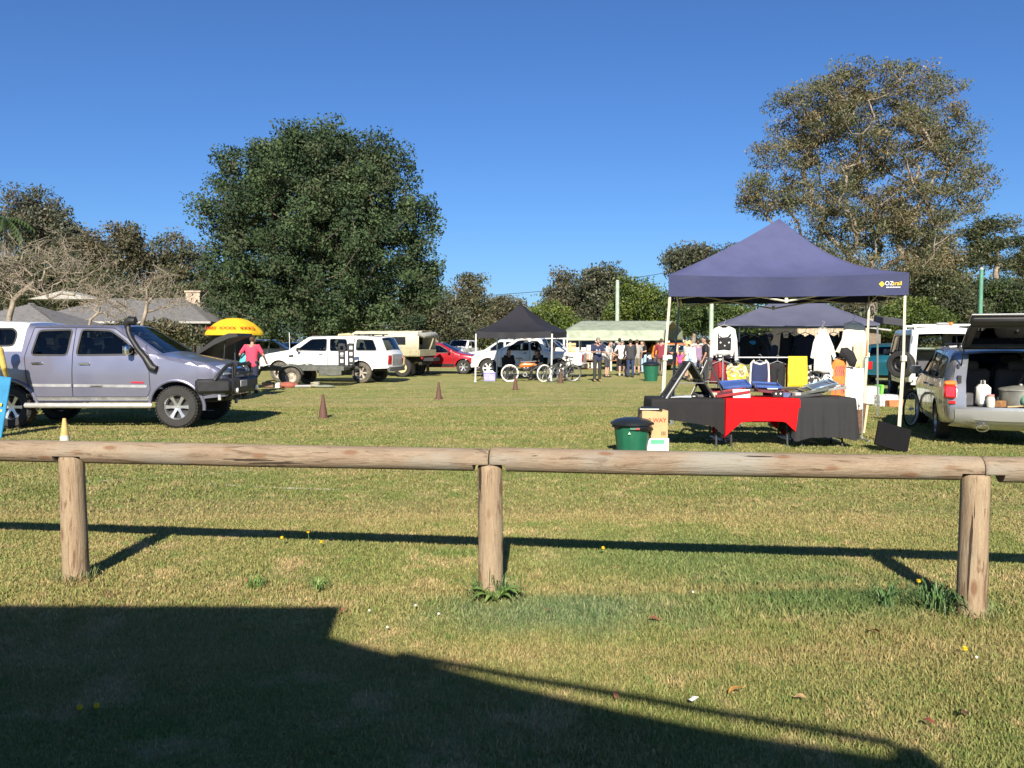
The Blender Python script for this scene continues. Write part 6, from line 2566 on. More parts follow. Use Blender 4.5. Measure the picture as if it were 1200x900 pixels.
def garment(name, label, cat, px, py, d, poly, m, th=.035, fold=.014, ff=26, rz=0, group='clothes on the racks', hanger=True):
    p = at(px, py, d)
    t = thing(name, label, cat, p, rz, group)
    t.scale = (d / 14.7,) * 3
    mb = MB()
    pillow(mb, poly, th, Matrix.Identity(4), .035, fold, ff)
    mb.build('cloth', m, t, 70)
    if hanger:
        mb = MB()
        mb.tube([(-.17, 0, -.035), (0, 0, .03), (.17, 0, -.035)], .007, 5)
        mb.tube([(0, 0, .03), (0, 0, .07), (.022, 0, .09), (.03, 0, .115), (.01, 0, .135), (-.015, 0, .125)], .004, 5)
        mb.build('hanger', mat('hanger_plastic', (.3, .3, .3), .4), t)
    return t


def fab(name, rgb, **k):
    return mat(name, rgb, .85, 0, bump=.25, bscale=30, **k)


def pattern(name, cols, scale, thr=.5, kind='noise'):
    """printed cloth: voronoi cells coloured from a palette"""
    m = bpy.data.materials.new(name)
    m.use_nodes = True
    N, L = m.node_tree.nodes, m.node_tree.links
    tc = N.new('ShaderNodeTexCoord')
    vo = N.new('ShaderNodeTexVoronoi')
    vo.inputs['Scale'].default_value = scale
    L.new(tc.outputs['Object'], vo.inputs['Vector'])
    se = N.new('ShaderNodeSeparateColor')
    L.new(vo.outputs['Color'], se.inputs[0])
    cr = N.new('ShaderNodeValToRGB')
    cr.color_ramp.interpolation = 'CONSTANT'
    el = cr.color_ramp.elements
    while len(el) < len(cols):
        el.new(.5)
    for i, c in enumerate(cols):
        el[i].position = i / len(cols)
        el[i].color = (*c, 1)
    L.new(se.outputs[0], cr.inputs[0])
    p = N['Principled BSDF']
    p.inputs['Roughness'].default_value = .85
    L.new(cr.outputs[0], p.inputs['Base Color'])
    return m


WHT = fab('white_cotton', (.76, .75, .71), var=.04)
CRW = fab('cream_cotton', (.7, .66, .56), var=.05)
NAVY = fab('navy_cotton', (.02, .03, .09))
BLKF = fab('black_cotton', (.012, .012, .014))
MARO = fab('maroon_cotton', (.13, .015, .025))
YLW = fab('yellow_cotton', (.78, .56, .03), var=.05)
ORG = fab('orange_cotton', (.75, .2, .04), var=.05)

# white jumper with a cat face, on a stand
jm = garment('jumper', 'white long sleeved jumper with a black cat face on its front', 'jumper', 848.5, 382.5, 13.0,
             [(-.1, 0), (0, -.03), (.1, 0), (.2, -.05), (.24, -.25), (.26, -.6), (.2, -.61), (.185, -.3), (.175, -.5), (0, -.525), (-.18, -.5), (-.18, -.3), (-.19, -.56), (-.25, -.55), (-.235, -.2), (-.19, -.05)], WHT, .05, .008)
mb = MB()
pillow(mb, roundpoly([(-.12, -.43), (-.125, -.22), (-.118, -.11), (-.055, -.19), (.055, -.19), (.108, -.11), (.12, -.22), (.115, -.43)], .02), .012, Matrix.Translation((0, -.05, 0)), .03, 0)
cf = mb.build('print', BLKF, jm, 60)
mb = MB()
for x, z, r in ((-.075, -.29, .016), (.075, -.29, .016), (0, -.345, .014)):
    mb.ball((x, -.066, z), (r, .006, r), 8, 6)
for s in (-1, 1):
    mb.prism([(s * .112, -.175), (s * .1, -.205), (s * .08, -.2)], .006, Matrix(((1, 0, 0, 0), (0, 0, 1, -.069), (0, 1, 0, 0), (0, 0, 0, 1))))
mb.build('print_face', WHT, cf)
st = thing('garment_stand', 'thin steel stand carrying the white cat jumper', 'stand', (at(848.5, 400, 13.0).x, 13.06, 0))
MB().tube([(0, 0, .02), (0, 0, Z(385, 13.0))], .016, 8).tube([(-.25, 0, .02), (.25, 0, .02)], .016, 6).tube([(0, -.25, .02), (0, .25, .02)], .016, 6).build('pole', STEEL, st)
MB().tube([(-.16, 0, Z(387, 13.0)), (0, 0, Z(385, 13.0)), (.16, 0, Z(387, 13.0))], .012, 6).build('shoulder_bar', STEEL, st)

G = garment
G('skirt', 'dark maroon skirt below the white cat jumper', 'skirt', 843, 417, 13.18, dress(.3, .5, .03), MARO)
G('top', 'black top hanging right of the maroon skirt', 'top', 854, 418, 13.25, tee(.26, .42, .1, .08), BLKF)
G('scarf', 'bright red scarf between the maroon skirt and floral shorts', 'scarf', 846, 424, 13.12, drape(.1, .3), fab('red_cotton', (.55, .02, .02)))
G('wrap', 'yellow and orange floral beach wrap', 'wrap', 863, 426, 13.18, tee(.36, .44, .14, .1), pattern('floral_print', [(.8, .5, .04), (.72, .28, .03), (.8, .62, .25), (.75, .5, .05), (.25, .2, .12), (.78, .7, .5)], 28))
nd = G('dress', 'navy dress with thick white edging', 'dress', 890, 424, 13.18, drape(.3, .46, .9), NAVY)
mb = MB()
for s in (-1, 1):
    mb.tube([(s * .165, -.02, -.46), (s * .165, -.02, -.2), (s * .15, -.02, -.02), (s * .1, -.02, .03)], .016, 8)
mb.tube([(-.11, -.03, -.01), (0, -.035, -.045), (.11, -.03, -.01)], .016, 8)
mb.build('edging', WHT, nd)
G('trousers', 'black trousers with red side bands', 'trousers', 911, 425, 13.18, pants(.27, .5, .012), BLKF)
G('sash', 'coral red sash beside the black trousers', 'sash', 923.5, 426, 13.2, drape(.08, .45), fab('coral_cotton', (.6, .09, .07)), hanger=False)
G('sash', 'coral red sash between navy dress and black trousers', 'sash', 901, 427, 13.2, drape(.07, .42), fab('coral_cotton', (.6, .09, .07)), hanger=False)
G('throw', 'plain bright yellow throw folded over a bar', 'throw', 935, 417.5, 13.05, drape(.36, .58, .93), YLW, .05, .018, 40, hanger=False)
bt = G('tee_shirt', 'black tee shirt with sky blue print on the chest', 'tee shirt', 879, 393, 15.5, tee(.38, .5, .16, .14), BLKF)
mb = MB()
pillow(mb, roundpoly([(-.08, -.1), (.09, -.09), (.1, -.16), (-.07, -.18)], .03), .008, Matrix.Translation((0, -.034, 0)), .04)
mb.build('print', fab('sky_blue_print', (.05, .35, .65)), bt)
G('dress', 'narrow black dress on the tall rack left of the centre upright', 'dress', 921, 390, 15.5, dress(.24, .62, .02), BLKF)
G('jacket', 'black jacket with round shoulders left of the white robe', 'jacket', 943.5, 391.5, 15.45, tee(.4, .78, .3, .12), fab('ink_cotton', (.012, .016, .035)))
G('tee_shirt', 'dark charcoal tee at the left end of the tall rack', 'tee shirt', 866, 392, 15.6, tee(.2, .4, .12, .08), fab('charcoal_cotton', (.03, .03, .032)))
G('robe', 'long bright white robe hanging in full sun', 'robe', 964, 385, 13.0, [(-.04, 0), (0, -.02), (.04, 0), (.11, -.1), (.2, -.32), (.245, -.5), (.2, -.54), (.165, -.46), (.17, -.78), (.05, -.8), (-.14, -.76), (-.13, -.46), (-.15, -.54), (-.21, -.52), (-.16, -.25), (-.1, -.09)], WHT, .05, .016)
bw = pattern('black_white_print', [(.03, .03, .035), (.65, .64, .6), (.05, .05, .055), (.03, .03, .03), (.5, .5, .5)], 30)
G('dress', 'black and white patterned dress below the white robe', 'dress', 955, 428, 13.15, dress(.3, .5, .04), bw)
G('skirt', 'white skirt with black speckles right of the patterned dress', 'skirt', 970, 432, 13.1, drape(.22, .4), pattern('speckle_print', [(.7, .69, .65), (.7, .69, .65), (.08, .08, .08), (.72, .7, .68)], 34), hanger=False)
G('scarf', 'black scarf hanging in a long point from the tall rack', 'scarf', 986, 388, 15.5, [(-.04, 0), (.04, 0), (.06, -.3), (.1, -.55), (-.1, -.55), (-.05, -.3)], BLKF, hanger=False)
G('scarf', 'dark brown scarf right of the black pointed one', 'scarf', 993, 389, 15.55, [(-.03, 0), (.03, 0), (.05, -.4), (-.08, -.5)], fab('brown_cotton', (.06, .03, .02)), hanger=False)
G('shirt', 'big cream shirt with cropped sleeve at the right leg', 'shirt', 1000, 378, 13.25, [(-.13, 0), (.1, 0), (.2, -.05), (.24, -.3), (.22, -.62), (.0, -.66), (-.15, -.6), (-.3, -.52), (-.34, -.57), (-.2, -.3), (-.17, -.1)], CRW, .04, .014)
G('shirt', 'cream shirt tail with yellow hem beside the right leg', 'shirt', 1006, 402, 13.12, drape(.17, .44), mat('cream_yellow_cloth', (.72, .66, .42), .85, rgb2=(.75, .6, .08), scale=1.2), hanger=False)
ow = G('wrap', 'orange beach wrap with purple wavy print', 'wrap', 983.5, 421, 13.1, drape(.26, .72), ORG, .03, .012)
for z0 in (-.12, -.44):
    mb = MB()
    for k in range(5):
        x = -.07 + k * .035
        mb.tube([(x + .012 * math.sin(q * 2), -.034, z0 - q * .035) for q in range(6)], .007, 5)
    mb.build('pattern', fab('purple_print', (.22, .03, .16)), ow)
G('bag', 'black soft bag slung across the cream shirt', 'bag', 993, 409, 13.02, [(-.12, .02), (0, .03), (.12, -.06), (.18, -.2), (.14, -.33), (.04, -.3), (-.04, -.18), (-.14, -.12)], BLKF, .06, .01, hanger=False)
G('trousers', 'white trousers hanging left of the right inner leg', 'trousers', 996, 430, 13.12, pants(.2, .78, .01), WHT, hanger=False)
G('trousers', 'white trousers nearest the right inner leg', 'trousers', 1007, 432, 13.1, pants(.17, .74, .01), WHT, hanger=False)
G('ribbon', 'coral ribbon beside the right inner leg', 'ribbon', 1015, 398, 13.3, drape(.06, .3), ORG, hanger=False)

for px, w_, lb, c in ((872.5, .2, 'plain black tee filling the gap left of the blue print tee', (.014, .014, .016)), (892, .26, 'dark slate shirt right of the blue print tee', (.03, .034, .042)), (931, .2, 'black singlet between the narrow dress and the jacket', (.016, .015, .018)), (977, .2, 'dark green shirt behind the white robe', (.02, .035, .025))):
    G('shirt', lb, 'shirt', px, 391, 15.6, tee(w_, .55, .2, .1), fab('shirt_%d' % int(px), c))
for k, (px, py, d, w, rx, rz, c, lb) in enumerate(((826, 463, 12.7, .34, 8, 12, (.05, .05, .055), 'charcoal tray at the right foot of the nearer easel'), (880, 456, 12.8, .3, 12, -8, (.03, .03, .035), 'black tray between the two blue trays'), (928, 458, 12.8, .34, 14, 6, (.04, .035, .03), 'dark tray under the yellow throw'), (842, 459, 12.78, .26, 10, -4, (.12, .03, .03), 'small crimson tray behind the red board'))):
    tray(lb, px, py, d, w, .24, (R(rx), 0, R(rz)), mat('tray_rim_%d' % k, tuple(x * 1.8 + .02 for x in c), .5), mat('tray_bed_%d' % k, c, .6))
for k, (px, py, c, lb) in enumerate(((836, 464, (.5, .45, .35), 'small cream gift box left of the red board'), (921, 464, (.08, .12, .25), 'small navy gift box right of the black dotted box'), (934, 465, (.55, .5, .48), 'small white gift box at the front of the tray heap'))):
    item('gift_box', lb, 'box', MB().box((0, 0, .035), (.11, .09, .06), ch=.005).box((0, 0, .067), (.115, .095, .018), ch=.004), mat('gift_box_%d' % k, c, .6), Vector((at(px, py, 12.42).x, 12.42, TZ + .012)), (0, 0, .3 * k - .3))

# ------------------------------------------------------------------ bins and boxes round the stall
GBIN = mat('green_bin_plastic', (.012, .11, .06), .42, var=.06)


def bin_(label, loc_, s=1.0, bag=True):
    t = thing('rubbish_bin', label, 'bin', loc_, 0, 'green rubbish bins')
    prof = []
    mb = MB()
    n = 48
    vs_ = []
    hs = [0, .02, .1, .25, .4, .5, .54]
    for h in hs:
        r = .195 + .05 * h / .54
        for j in range(n):
            a = 2 * math.pi * j / n
            rr = r + (.006 if (j // 2) % 2 and .02 < h < .5 else 0)
            vs_.append((rr * math.cos(a) * s, rr * math.sin(a) * s, h * s))
    mb.add(vs_, [(i * n + j, i * n + (j + 1) % n, (i + 1) * n + (j + 1) % n, (i + 1) * n + j) for i in range(len(hs) - 1) for j in range(n)] + [tuple(range(n))[::-1]])
    mb.build('tub', GBIN, t, 30)
    mb = MB()
    mb.lathe([(.262, .5), (.278, .515), (.278, .555), (.255, .575), (.22, .6), (.13, .625), (.04, .632), (0, .633)], 36, Matrix.Diagonal((s, s, s, 1)))
    for sg in (-1, 1):
        mb.box((sg * .26 * s, 0, .53 * s), (.06 * s, .16 * s, .05 * s), ch=.012)
    mb.build('lid', mat('bin_lid_plastic', (.014, .018, .022), .35), t)
    if bag:
        mb = MB()
        vs_ = []
        k_ = 26
        for r in range(6):
            for j in range(k_):
                a = 2 * math.pi * j / k_
                dp = (.05 + .15 * max(0, math.cos(a - .15)) ** 1.5 + .03 * math.sin(4 * a)) * r / 5
                rr = .262 + .012 * math.sin(7 * a + r) + .02 * (r in (2, 3)) - .006 * r / 5
                vs_.append((rr * math.cos(a) * s, rr * math.sin(a) * s, (.522 - dp) * s))
        mb.add(vs_, [(r * k_ + j, r * k_ + (j + 1) % k_, (r + 1) * k_ + (j + 1) % k_, (r + 1) * k_ + j) for r in range(5) for j in range(k_)])
        mb.build('bin_bag', mat('bin_bag_plastic', (.012, .012, .014), .28, bump=.5, bscale=14), t, 60)
    return t


b1 = bin_('green ribbed bin with black lid and bag hanging out, beside the left table', (1.71, 11.62, 0), .98)
b1.scale = (1.06, 1.06, .84)
mb = MB()
for sx, w in ((-.09, .04),):
    mb.prism([(sx, .36), (sx + w, .36), (sx + w * .5, .41)], .004, Matrix(((1, 0, 0, 0), (0, 0, 1, -.243), (0, 1, 0, 0), (0, 0, 0, 1))))
mb.build('recycle_sticker', mat('pale_green_sticker', (.4, .6, .4), .5), b1)
mb = MB()
mb.box((.0, -.262, .455), (.13, .012, .035), ch=.005)
o = mb.build('label', mat('bin_label', (.1, .22, .16), .5), b1)
MB().box((.035, -.27, .455), (.045, .006, .024)).build('label_mark', mat('label_red', (.55, .05, .05), .5), o, 0)
bin_('green bin with dark lid standing in the open before the crowd', (X(763, 33), 33, 0), 1.25, False)
KR = mat('cardboard', (.52, .34, .17), .8, var=.07)
c1 = thing('carton', 'white and green carton lowest in the stack by the green bin', 'carton', (at(766, 523, 11.9).x, 11.92, 0), R(5), 'cartons stacked beside the green bin')
MB().box((0, 0, .1), (.38, .3, .2), ch=.004).build('box', WHITE, c1)
MB().box((0.02, -.152, .15), (.2, .004, .06)).build('green_band', mat('green_print', (.1, .5, .25), .6), c1, 0)
c2_ = thing('carton', 'tall brown cardboard carton with red lettering by the green bin', 'carton', (at(765, 522, 11.9).x, 11.93, .2), R(4), 'cartons stacked beside the green bin')
MB().box((0, 0, .2), (.38, .3, .4), ch=.005).build('box', KR, c2_)
text('lettering', '3 WAY', .085, Matrix.Translation((.03, -.1535, .26)) @ Matrix.Rotation(math.pi / 2, 4, 'X'), mat('red_print', (.55, .04, .03), .6), c2_)
mb = MB()
for k in range(7):
    mb.box((.09 + k * .011, -.152, .07), (.006 if k % 2 else .003, .003, .06))
mb.build('barcode', BLACK, c2_, 0)
fo = thing('folder', 'black document folder lying on top of the brown carton', 'folder', (at(762, 487, 11.9).x, 11.9, .6), R(-6))
MB().box((0, 0, .012), (.33, .26, .022), ch=.005).box((.02, -.01, .034), (.3, .24, .02), ch=.005).build('cover', BLACK, fo)
MB().box((-.02, -.12, .024), (.27, .02, .012)).build('pages', WHITE, fo, 0)

bs = thing('black_board', 'square black board propped crookedly on the grass by the right leg', 'board', (at(1048, 530, 11.75).x, 11.75, 0))
mb = MB()
mb.box((0, .06, .215), (.5, .03, .36), (R(-14), R(16), 0), ch=.006)
mb.build('panel', mat('matt_black', (.004, .004, .005), .8, spec=.2), bs)
MB().tube([(.05, .1, .3), (.08, .32, .01)], .012, 6).build('strut', BLACK, bs)
wb = thing('timber_board', 'brown patterned timber slab leaning on the right inner leg', 'board', (at(1006, 506, 14.3).x, 14.2, 0))
MB().box((0, 0, .26), (.17, .04, .54), (R(-6), R(9), 0), ch=.02).build('slab', mat('patterned_bark', (.16, .075, .035), .7, rgb2=(.03, .015, .01), scale=14, bump=.4), wb)
MB().box((.07, -.01, .25), (.04, .045, .5), (R(-6), R(9), 0), ch=.01).build('pale_edge', mat('pale_sapwood', (.6, .5, .3), .7), wb)
mb = MB()
cr_ = thing('crate', 'lime green crate standing on edge beside the white van', 'crate', (at(1023, 470, 20.5).x, 20.5, 0), R(10))
MB().box((-.12, 0, .25), (.42, .3, .46), ch=.03).build('tub', mat('clear_grey_plastic', (.5, .52, .5), .3), cr_)
MB().box((.14, 0, .26), (.07, .34, .52), (0, .12, 0), ch=.02).build('lid', mat('lime_plastic', (.18, .6, .08), .4), cr_)
item('newspaper_box', 'white box with grey print on the grass by the van wheel', 'box', MB().box((0, 0, .14), (.5, .36, .28), ch=.006), pattern('grey_print', [(.7, .7, .68), (.6, .6, .6), (.3, .3, .3), (.72, .72, .7)], 22), (at(1037, 470, 20.3).x, 20.3, 0), (0, 0, .2))
item('brick', 'orange terracotta block on the grass by the van wheel', 'block', MB().box((0, 0, .08), (.36, .2, .16), ch=.01), mat('terracotta', (.5, .18, .07), .8), (at(1048, 473, 20).x, 20, 0), (0, 0, .1))
wr = thing('cycle_hoop', 'loose bicycle wheel with white rim leaning on the wagon front', 'wheel', (at(1066, 490, 15.4).x, 15.35, .335), R(40))
mb = MB()
q = [(.32 * math.cos(a), 0, .32 * math.sin(a)) for a in np.linspace(0, 2 * math.pi, 33)[:-1]]
mb.tube(q, .017, 8, closed=True)
mb.build('tyre', RUBBER, wr)
mb = MB()
mb.tube([(.295 * math.cos(a), 0, .295 * math.sin(a)) for a in np.linspace(0, 2 * math.pi, 33)[:-1]], .014, 6, closed=True)
for k in range(18):
    a = 2 * math.pi * k / 18
    mb.cyl((.02 * math.cos(a + .5), 0, .02 * math.sin(a + .5)), (.29 * math.cos(a), 0, .29 * math.sin(a)), .002, n=4)
mb.cyl((0, -.04, 0), (0, .04, 0), .022, n=8)
mb.build('rim', WHITE, wr)

# ------------------------------------------------------------------ load in the wagon boot
wm_ = Matrix.Translation(wg.root.location) @ Matrix.Rotation(R(69.3), 4, 'Z')
BZ = .597


def boot(x, y_):
    p = wm_ @ Vector((x, y_, 0))
    return (p.x, p.y, BZ)


j = thing('water_jug', 'translucent white water jug standing in the wagon boot', 'jug', boot(-1.95, .28), R(70))
mb = MB()
mb.box((0, 0, .17), (.26, .2, .34), ch=.05)
mb.cyl((0, 0, .33), (0, 0, .4), .04, .035)
mb.build('body', mat('milky_plastic', (.72, .74, .7), .35), j)
MB().tube([(-.07, 0, .34), (-.05, 0, .4), (.05, 0, .4), (.07, 0, .34)], .014, 6).build('handle', BLACK, j)
j = thing('glass_jar', 'clear glass jar with red and white lid in the wagon boot', 'jar', boot(-2.14, .2), 0)
mb = MB()
mb.lathe([(0, 0), (.055, 0), (.06, .02), (.06, .12), (.05, .15), (.045, .17)], 16)
mb.build('glass', mat('milky_glass', (.6, .58, .5), .1), j)
MB().cyl((0, 0, .165), (0, 0, .195), .05, n=16).build('lid', mat('red_white_lid', (.6, .25, .22), .4), j)
j = thing('spray_bottle', 'orange and brown bottle with red cap at the left of the boot', 'bottle', boot(-2.1, .6), 0)
MB().lathe([(0, 0), (.04, 0), (.045, .02), (.045, .2), (.02, .25), (.02, .27)], 14).build('bottle', mat('amber_bottle', (.55, .3, .03), .3), j)
MB().box((-.01, 0, .3), (.09, .05, .07), ch=.012).build('cap', mat('red_cap', (.6, .08, .04), .4), j)
j = thing('cooking_pot', 'large dull steel pot with lid in the right of the boot', 'pot', boot(-1.85, -.25), 0)
MB().lathe([(0, 0), (.27, 0), (.29, .02), (.29, .24), (.3, .25)], 32).build('pot', mat('dull_pot_steel', (.3, .3, .26), .45, .6), j)
MB().lathe([(.305, .25), (.305, .265), (.28, .285), (.1, .32), (0, .325)], 32).ball((0, 0, .335), (.03, .03, .02)).build('lid', mat('dull_lid_steel', (.42, .42, .38), .4, .6), j)
item('grey_tub', 'small dark grey tub behind the orange bottle in the boot', 'tub', MB().box((0, 0, .1), (.22, .2, .2), ch=.02), mat('grey_tub_plastic', (.09, .09, .1), .5), boot(-1.9, .5), (0, 0, .3))
item('wood_block', 'small brown wooden block between jar and pot in the boot', 'block', MB().box((0, 0, .05), (.16, .1, .1), ch=.01), mat('brown_block', (.3, .15, .06), .7), boot(-2.1, .06), (0, 0, .6))
item('green_bag', 'mint green cloth bag at the right of the boot', 'bag', MB().ball((0, 0, .11), (.13, .11, .12), 14, 10), fab('mint_cloth', (.2, .45, .32)), boot(-2.12, -.32))
item('wooden_tongs', 'bundle of wooden spoons lying before the pot', 'utensils', MB().tube([(-.12, 0, .015), (.12, .03, .02)], .01, 6).tube([(-.1, .05, .015), (.13, .0, .03)], .01, 6).ball((.13, .03, .02), (.035, .02, .01)), mat('pale_wood', (.5, .36, .2), .7), boot(-2.2, -.12))
# ------------------------------------------------------------------ people
def blend(name, caps, m, parent, vox=.016, it=3, balls=()):
    mb = MB()
    for p, q, r0, r1 in caps:
        p, q = Vector(p), Vector(q)
        mb.tube([p, q], [r0, r1], 12)
        mb.ball(p, r0, 12, 8)
        mb.ball(q, r1, 12, 8)
    for c, r, rot in balls:
        mb.ball(c, r, 14, 10, rot)
    me = bpy.data.meshes.new(name)
    me.from_pydata([tuple(v) for v in mb.V], [], mb.F)
    me.materials.append(m)
    o = link(name, me, None, parent)
    bm = bmesh.new()
    bm.from_mesh(me)
    bmesh.ops.recalc_face_normals(bm, faces=bm.faces)
    bm.to_mesh(me)
    bm.free()
    r = o.modifiers.new('r', 'REMESH')
    r.mode = 'VOXEL'
    r.voxel_size = vox
    s = o.modifiers.new('s', 'SMOOTH')
    s.factor = .5
    s.iterations = it
    bake(o)
    o.data.name = name
    if not o.data.materials:
        o.data.materials.append(m)
    shade(o.data, 180)
    return o


SKINS = {'fair': mat('skin_fair', (.5, .3, .22), .55, var=.05), 'tan': mat('skin_tan', (.4, .22, .15), .55, var=.05)}
HAIRC = {'dark': (.02, .014, .01), 'brown': (.07, .04, .022), 'grey': (.2, .19, .18), 'blond': (.38, .26, .12), 'black': (.008, .007, .007)}


def person(label, px, d, face, H=1.72, top=(.5, .5, .5), sleeve='short', bot=(.05, .05, .06), legs='long', hair='dark', hairlen='short', skin='fair', lean=0, head=0,
           arms=None, feet=None, sit=False, hat=None, shoes=(.03, .03, .03), group='people at the market', fem=False, print_=None, z=0, loc=None):
    """local frame: -y is where the person faces, x to the picture's right when facing the camera"""
    root = thing('person', label, 'person', loc or (X(px, d), d, z), R(face), group)
    k = H / 1.75
    sh = .175 if fem else .2
    hipz = (.93 if not sit else .52) * k
    B = lambda x, y_, zz: Vector((x, y_, zz)) * 1.0
    hp = Vector((0, 0, hipz))

    def T(v):                        # torso frame: leaned forward about the hips
        v = Vector(v) * k
        c, s = math.cos(R(lean)), math.sin(R(lean))
        return hp + Vector((v.x, v.y * c - v.z * s, v.z * c + v.y * s))
    skm = SKINS[skin]
    neck, chest, waist, belly = T((0, 0, .54)), T((0, 0, .36)), T((0, 0, .14)), T((0, 0, 0))
    c2, s2 = math.cos(R(lean + head)), math.sin(R(lean + head))

    def Hd(v):
        v = Vector(v) * k
        return neck + Vector((v.x, v.y * c2 - v.z * s2, v.z * c2 + v.y * s2))
    hc = Hd((0, -.015, .16))
    S_ = [T((-sh, 0, .49)), T((sh, 0, .49))]
    HIP = [hp + Vector((-.095 * k, 0, 0)), hp + Vector((.095 * k, 0, 0))]
    feet = feet or [(-.11, 0), (.11, 0)]
    arms = arms or [(-.06, 0, -.6), (.06, 0, -.6)]
    caps, cl_top, cl_bot = [], [], []
    balls = [(hc, (.075 * k, .093 * k, .112 * k), (R(lean + head) * -1, 0, 0))]
    caps.append((neck - Vector((0, 0, .02)), Hd((0, 0, .1)), .052 * k, .05 * k))
    balls.append((Hd((0, -.105, .145)), (.013 * k, .02 * k, .02 * k), None))
    balls.append((Hd((0, -.07, .09)), (.04 * k, .04 * k, .035 * k), None))
    for sx in (-1, 1):
        balls.append((Hd((sx * .077, 0, .15)), (.012 * k, .022 * k, .032 * k), None))
    wd = (.145, .115, .135) if fem else (.15, .135, .13)
    for sx in (-1, 1):
        caps.append((T((sx * .09, 0, .42)), T((sx * .06, 0, .14)), .098 * k, .095 * k))
        caps.append((T((sx * .06, 0, .14)), HIP[(sx + 1) // 2], .095 * k, .105 * k))
        caps.append((T((sx * .02, 0, .5)), S_[(sx + 1) // 2], .05 * k, .062 * k))
    caps.append((T((0, 0, .44)), T((0, 0, .05)), .11 * k, .1 * k))
    hands = []
    for i, sx in enumerate((-1, 1)):
        s = S_[i]
        a = Vector(arms[i]) * k
        ln = .56 * k
        if a.length > ln * .99:
            a = a.normalized() * ln * .99
        hnd = s + a
        # elbow
        up_, lo_ = .3 * k, .27 * k
        dd = a.length
        ca = (up_ ** 2 + dd ** 2 - lo_ ** 2) / (2 * up_ * dd)
        ca = max(-1, min(1, ca))
        ax = a.normalized()
        bend = Vector((sx * .6, .5, -.6))
        bend = (bend - ax * bend.dot(ax)).normalized()
        el = s + ax * up_ * ca + bend * up_ * math.sqrt(1 - ca * ca)
        caps.append((s, el, .05 * k, .038 * k))
        caps.append((el, hnd, .038 * k, .026 * k))
        fd = (hnd - el).normalized()
        sd = fd.cross(Vector((0, 0, 1)))
        sd = sd.normalized() if sd.length > .1 else Vector((1, 0, 0))
        pm = hnd + fd * .07 * k
        caps.append((hnd, pm, .026 * k, .032 * k))
        for q, lq in ((-1.5, .06), (-.5, .075), (.5, .07), (1.5, .055)):
            b0 = pm + sd * .017 * q * k
            b1 = b0 + fd * lq * .6 * k + Vector((0, -.004, -.006))
            hands.append((b0, b1, .0095 * k, .0085 * k))
            hands.append((b1, b1 + (fd + Vector((0, -.25, -.25))).normalized() * lq * .5 * k, .0085 * k, .007 * k))
        tb = hnd + fd * .03 * k + sd * .03 * k * sx
        hands.append((tb, tb + (fd + sd * .7 * sx).normalized() * .055 * k, .011 * k, .009 * k))
        g = .018 if fem else .024
        if sleeve == 'long':
            cl_top += [(s, el, .06 * k, .05 * k), (el, el.lerp(hnd, .93), .05 * k, .037 * k)]
        elif sleeve == 'short':
            cl_top += [(s, s.lerp(el, .72), .064 * k, .06 * k)]
        else:
            cl_top += [(s, s.lerp(el, .05), .058 * k, .05 * k)]
        # legs
        h = HIP[i]
        if sit:
            kn = h + Vector((sx * .05, -.42, .0)) * k
            an = Vector((kn.x + feet[i][0] * .2, kn.y + .02 + feet[i][1], .085 * k))
        else:
            an = Vector((feet[i][0] * k, feet[i][1] * k, .085 * k))
            kn = h.lerp(an, .5) + Vector((0, -.025 - .1 * abs(feet[i][1]), 0))
        caps += [(h, kn, .082 * k, .055 * k), (kn, kn.lerp(an, .35), .054 * k, .055 * k), (kn.lerp(an, .35), an, .055 * k, .036 * k), (an, an + Vector((0, -.12 * k, -.045 * k)), .036 * k, .03 * k)]
        if legs == 'long':
            cl_bot += [(h, kn, .102 * k, .072 * k), (kn, an + Vector((0, 0, -.02)), .072 * k, .058 * k)]
        elif legs == 'short':
            cl_bot += [(h, h.lerp(kn, .92), .105 * k, .092 * k)]
        elif legs == 'skirt':
            cl_bot += [(h, h.lerp(kn, 1.1) + Vector((sx * .03, 0, 0)), .11 * k, .13 * k)]
        mb = MB()
        mb.ball(an + Vector((0, -.07 * k, -.045 * k)), (.048 * k, .135 * k, .042 * k), 12, 8)
        mb.tube([an + Vector((0, .02, -.045 * k)), an + Vector((0, .012, .05 * k))], [.05 * k, .048 * k], 10)
        mb.build('shoe', mat('shoe_%d_%d_%d' % tuple(int(c * 99) for c in shoes), shoes, .7), root, 80)
    blend('body', caps + hands, skm, root, .0125 * k, 2, balls)
    for sx in (-1, 1):
        cl_top.append((T((sx * .09, 0, .42)), T((sx * .065, 0, .14)), .116 * k, .113 * k))
        cl_top.append((T((sx * .065, 0, .14)), T((sx * .075, 0, -.06)), .113 * k, .118 * k))
        cl_top.append((T((sx * .04, 0, .475)), S_[(sx + 1) // 2], .055 * k, .07 * k))
    cl_top.append((T((0, 0, .4)), T((0, 0, 0)), .125 * k, .122 * k))
    cl_bot.append((HIP[0], HIP[1], .11 * k, .11 * k))
    cl_bot.append((T((0, 0, .05)), hp, .112 * k, .11 * k))
    nm = lambda c: '%d_%d_%d' % tuple(int(v * 99) for v in c)
    blend('trousers' if legs == 'long' else ('shorts' if legs == 'short' else 'skirt'), cl_bot, mat('cloth_' + nm(bot), bot, .85, bump=.3, bscale=12), root, .018, 3)
    shirt = blend('shirt', cl_top, mat('cloth_' + nm(top), top, .85, bump=.3, bscale=12), root, .018, 3)
    if print_:
        mb = MB()
        pillow(mb, roundpoly([(-.1, .16), (-.1, .36), (.1, .36), (.1, .16)], .02), .012, Matrix.Translation(hp + Vector((0, -.12 * k, 0))), .05)
        mb.build('print', mat('print_' + nm(print_), print_, .8, rgb2=(.1, .12, .2), scale=14), shirt)
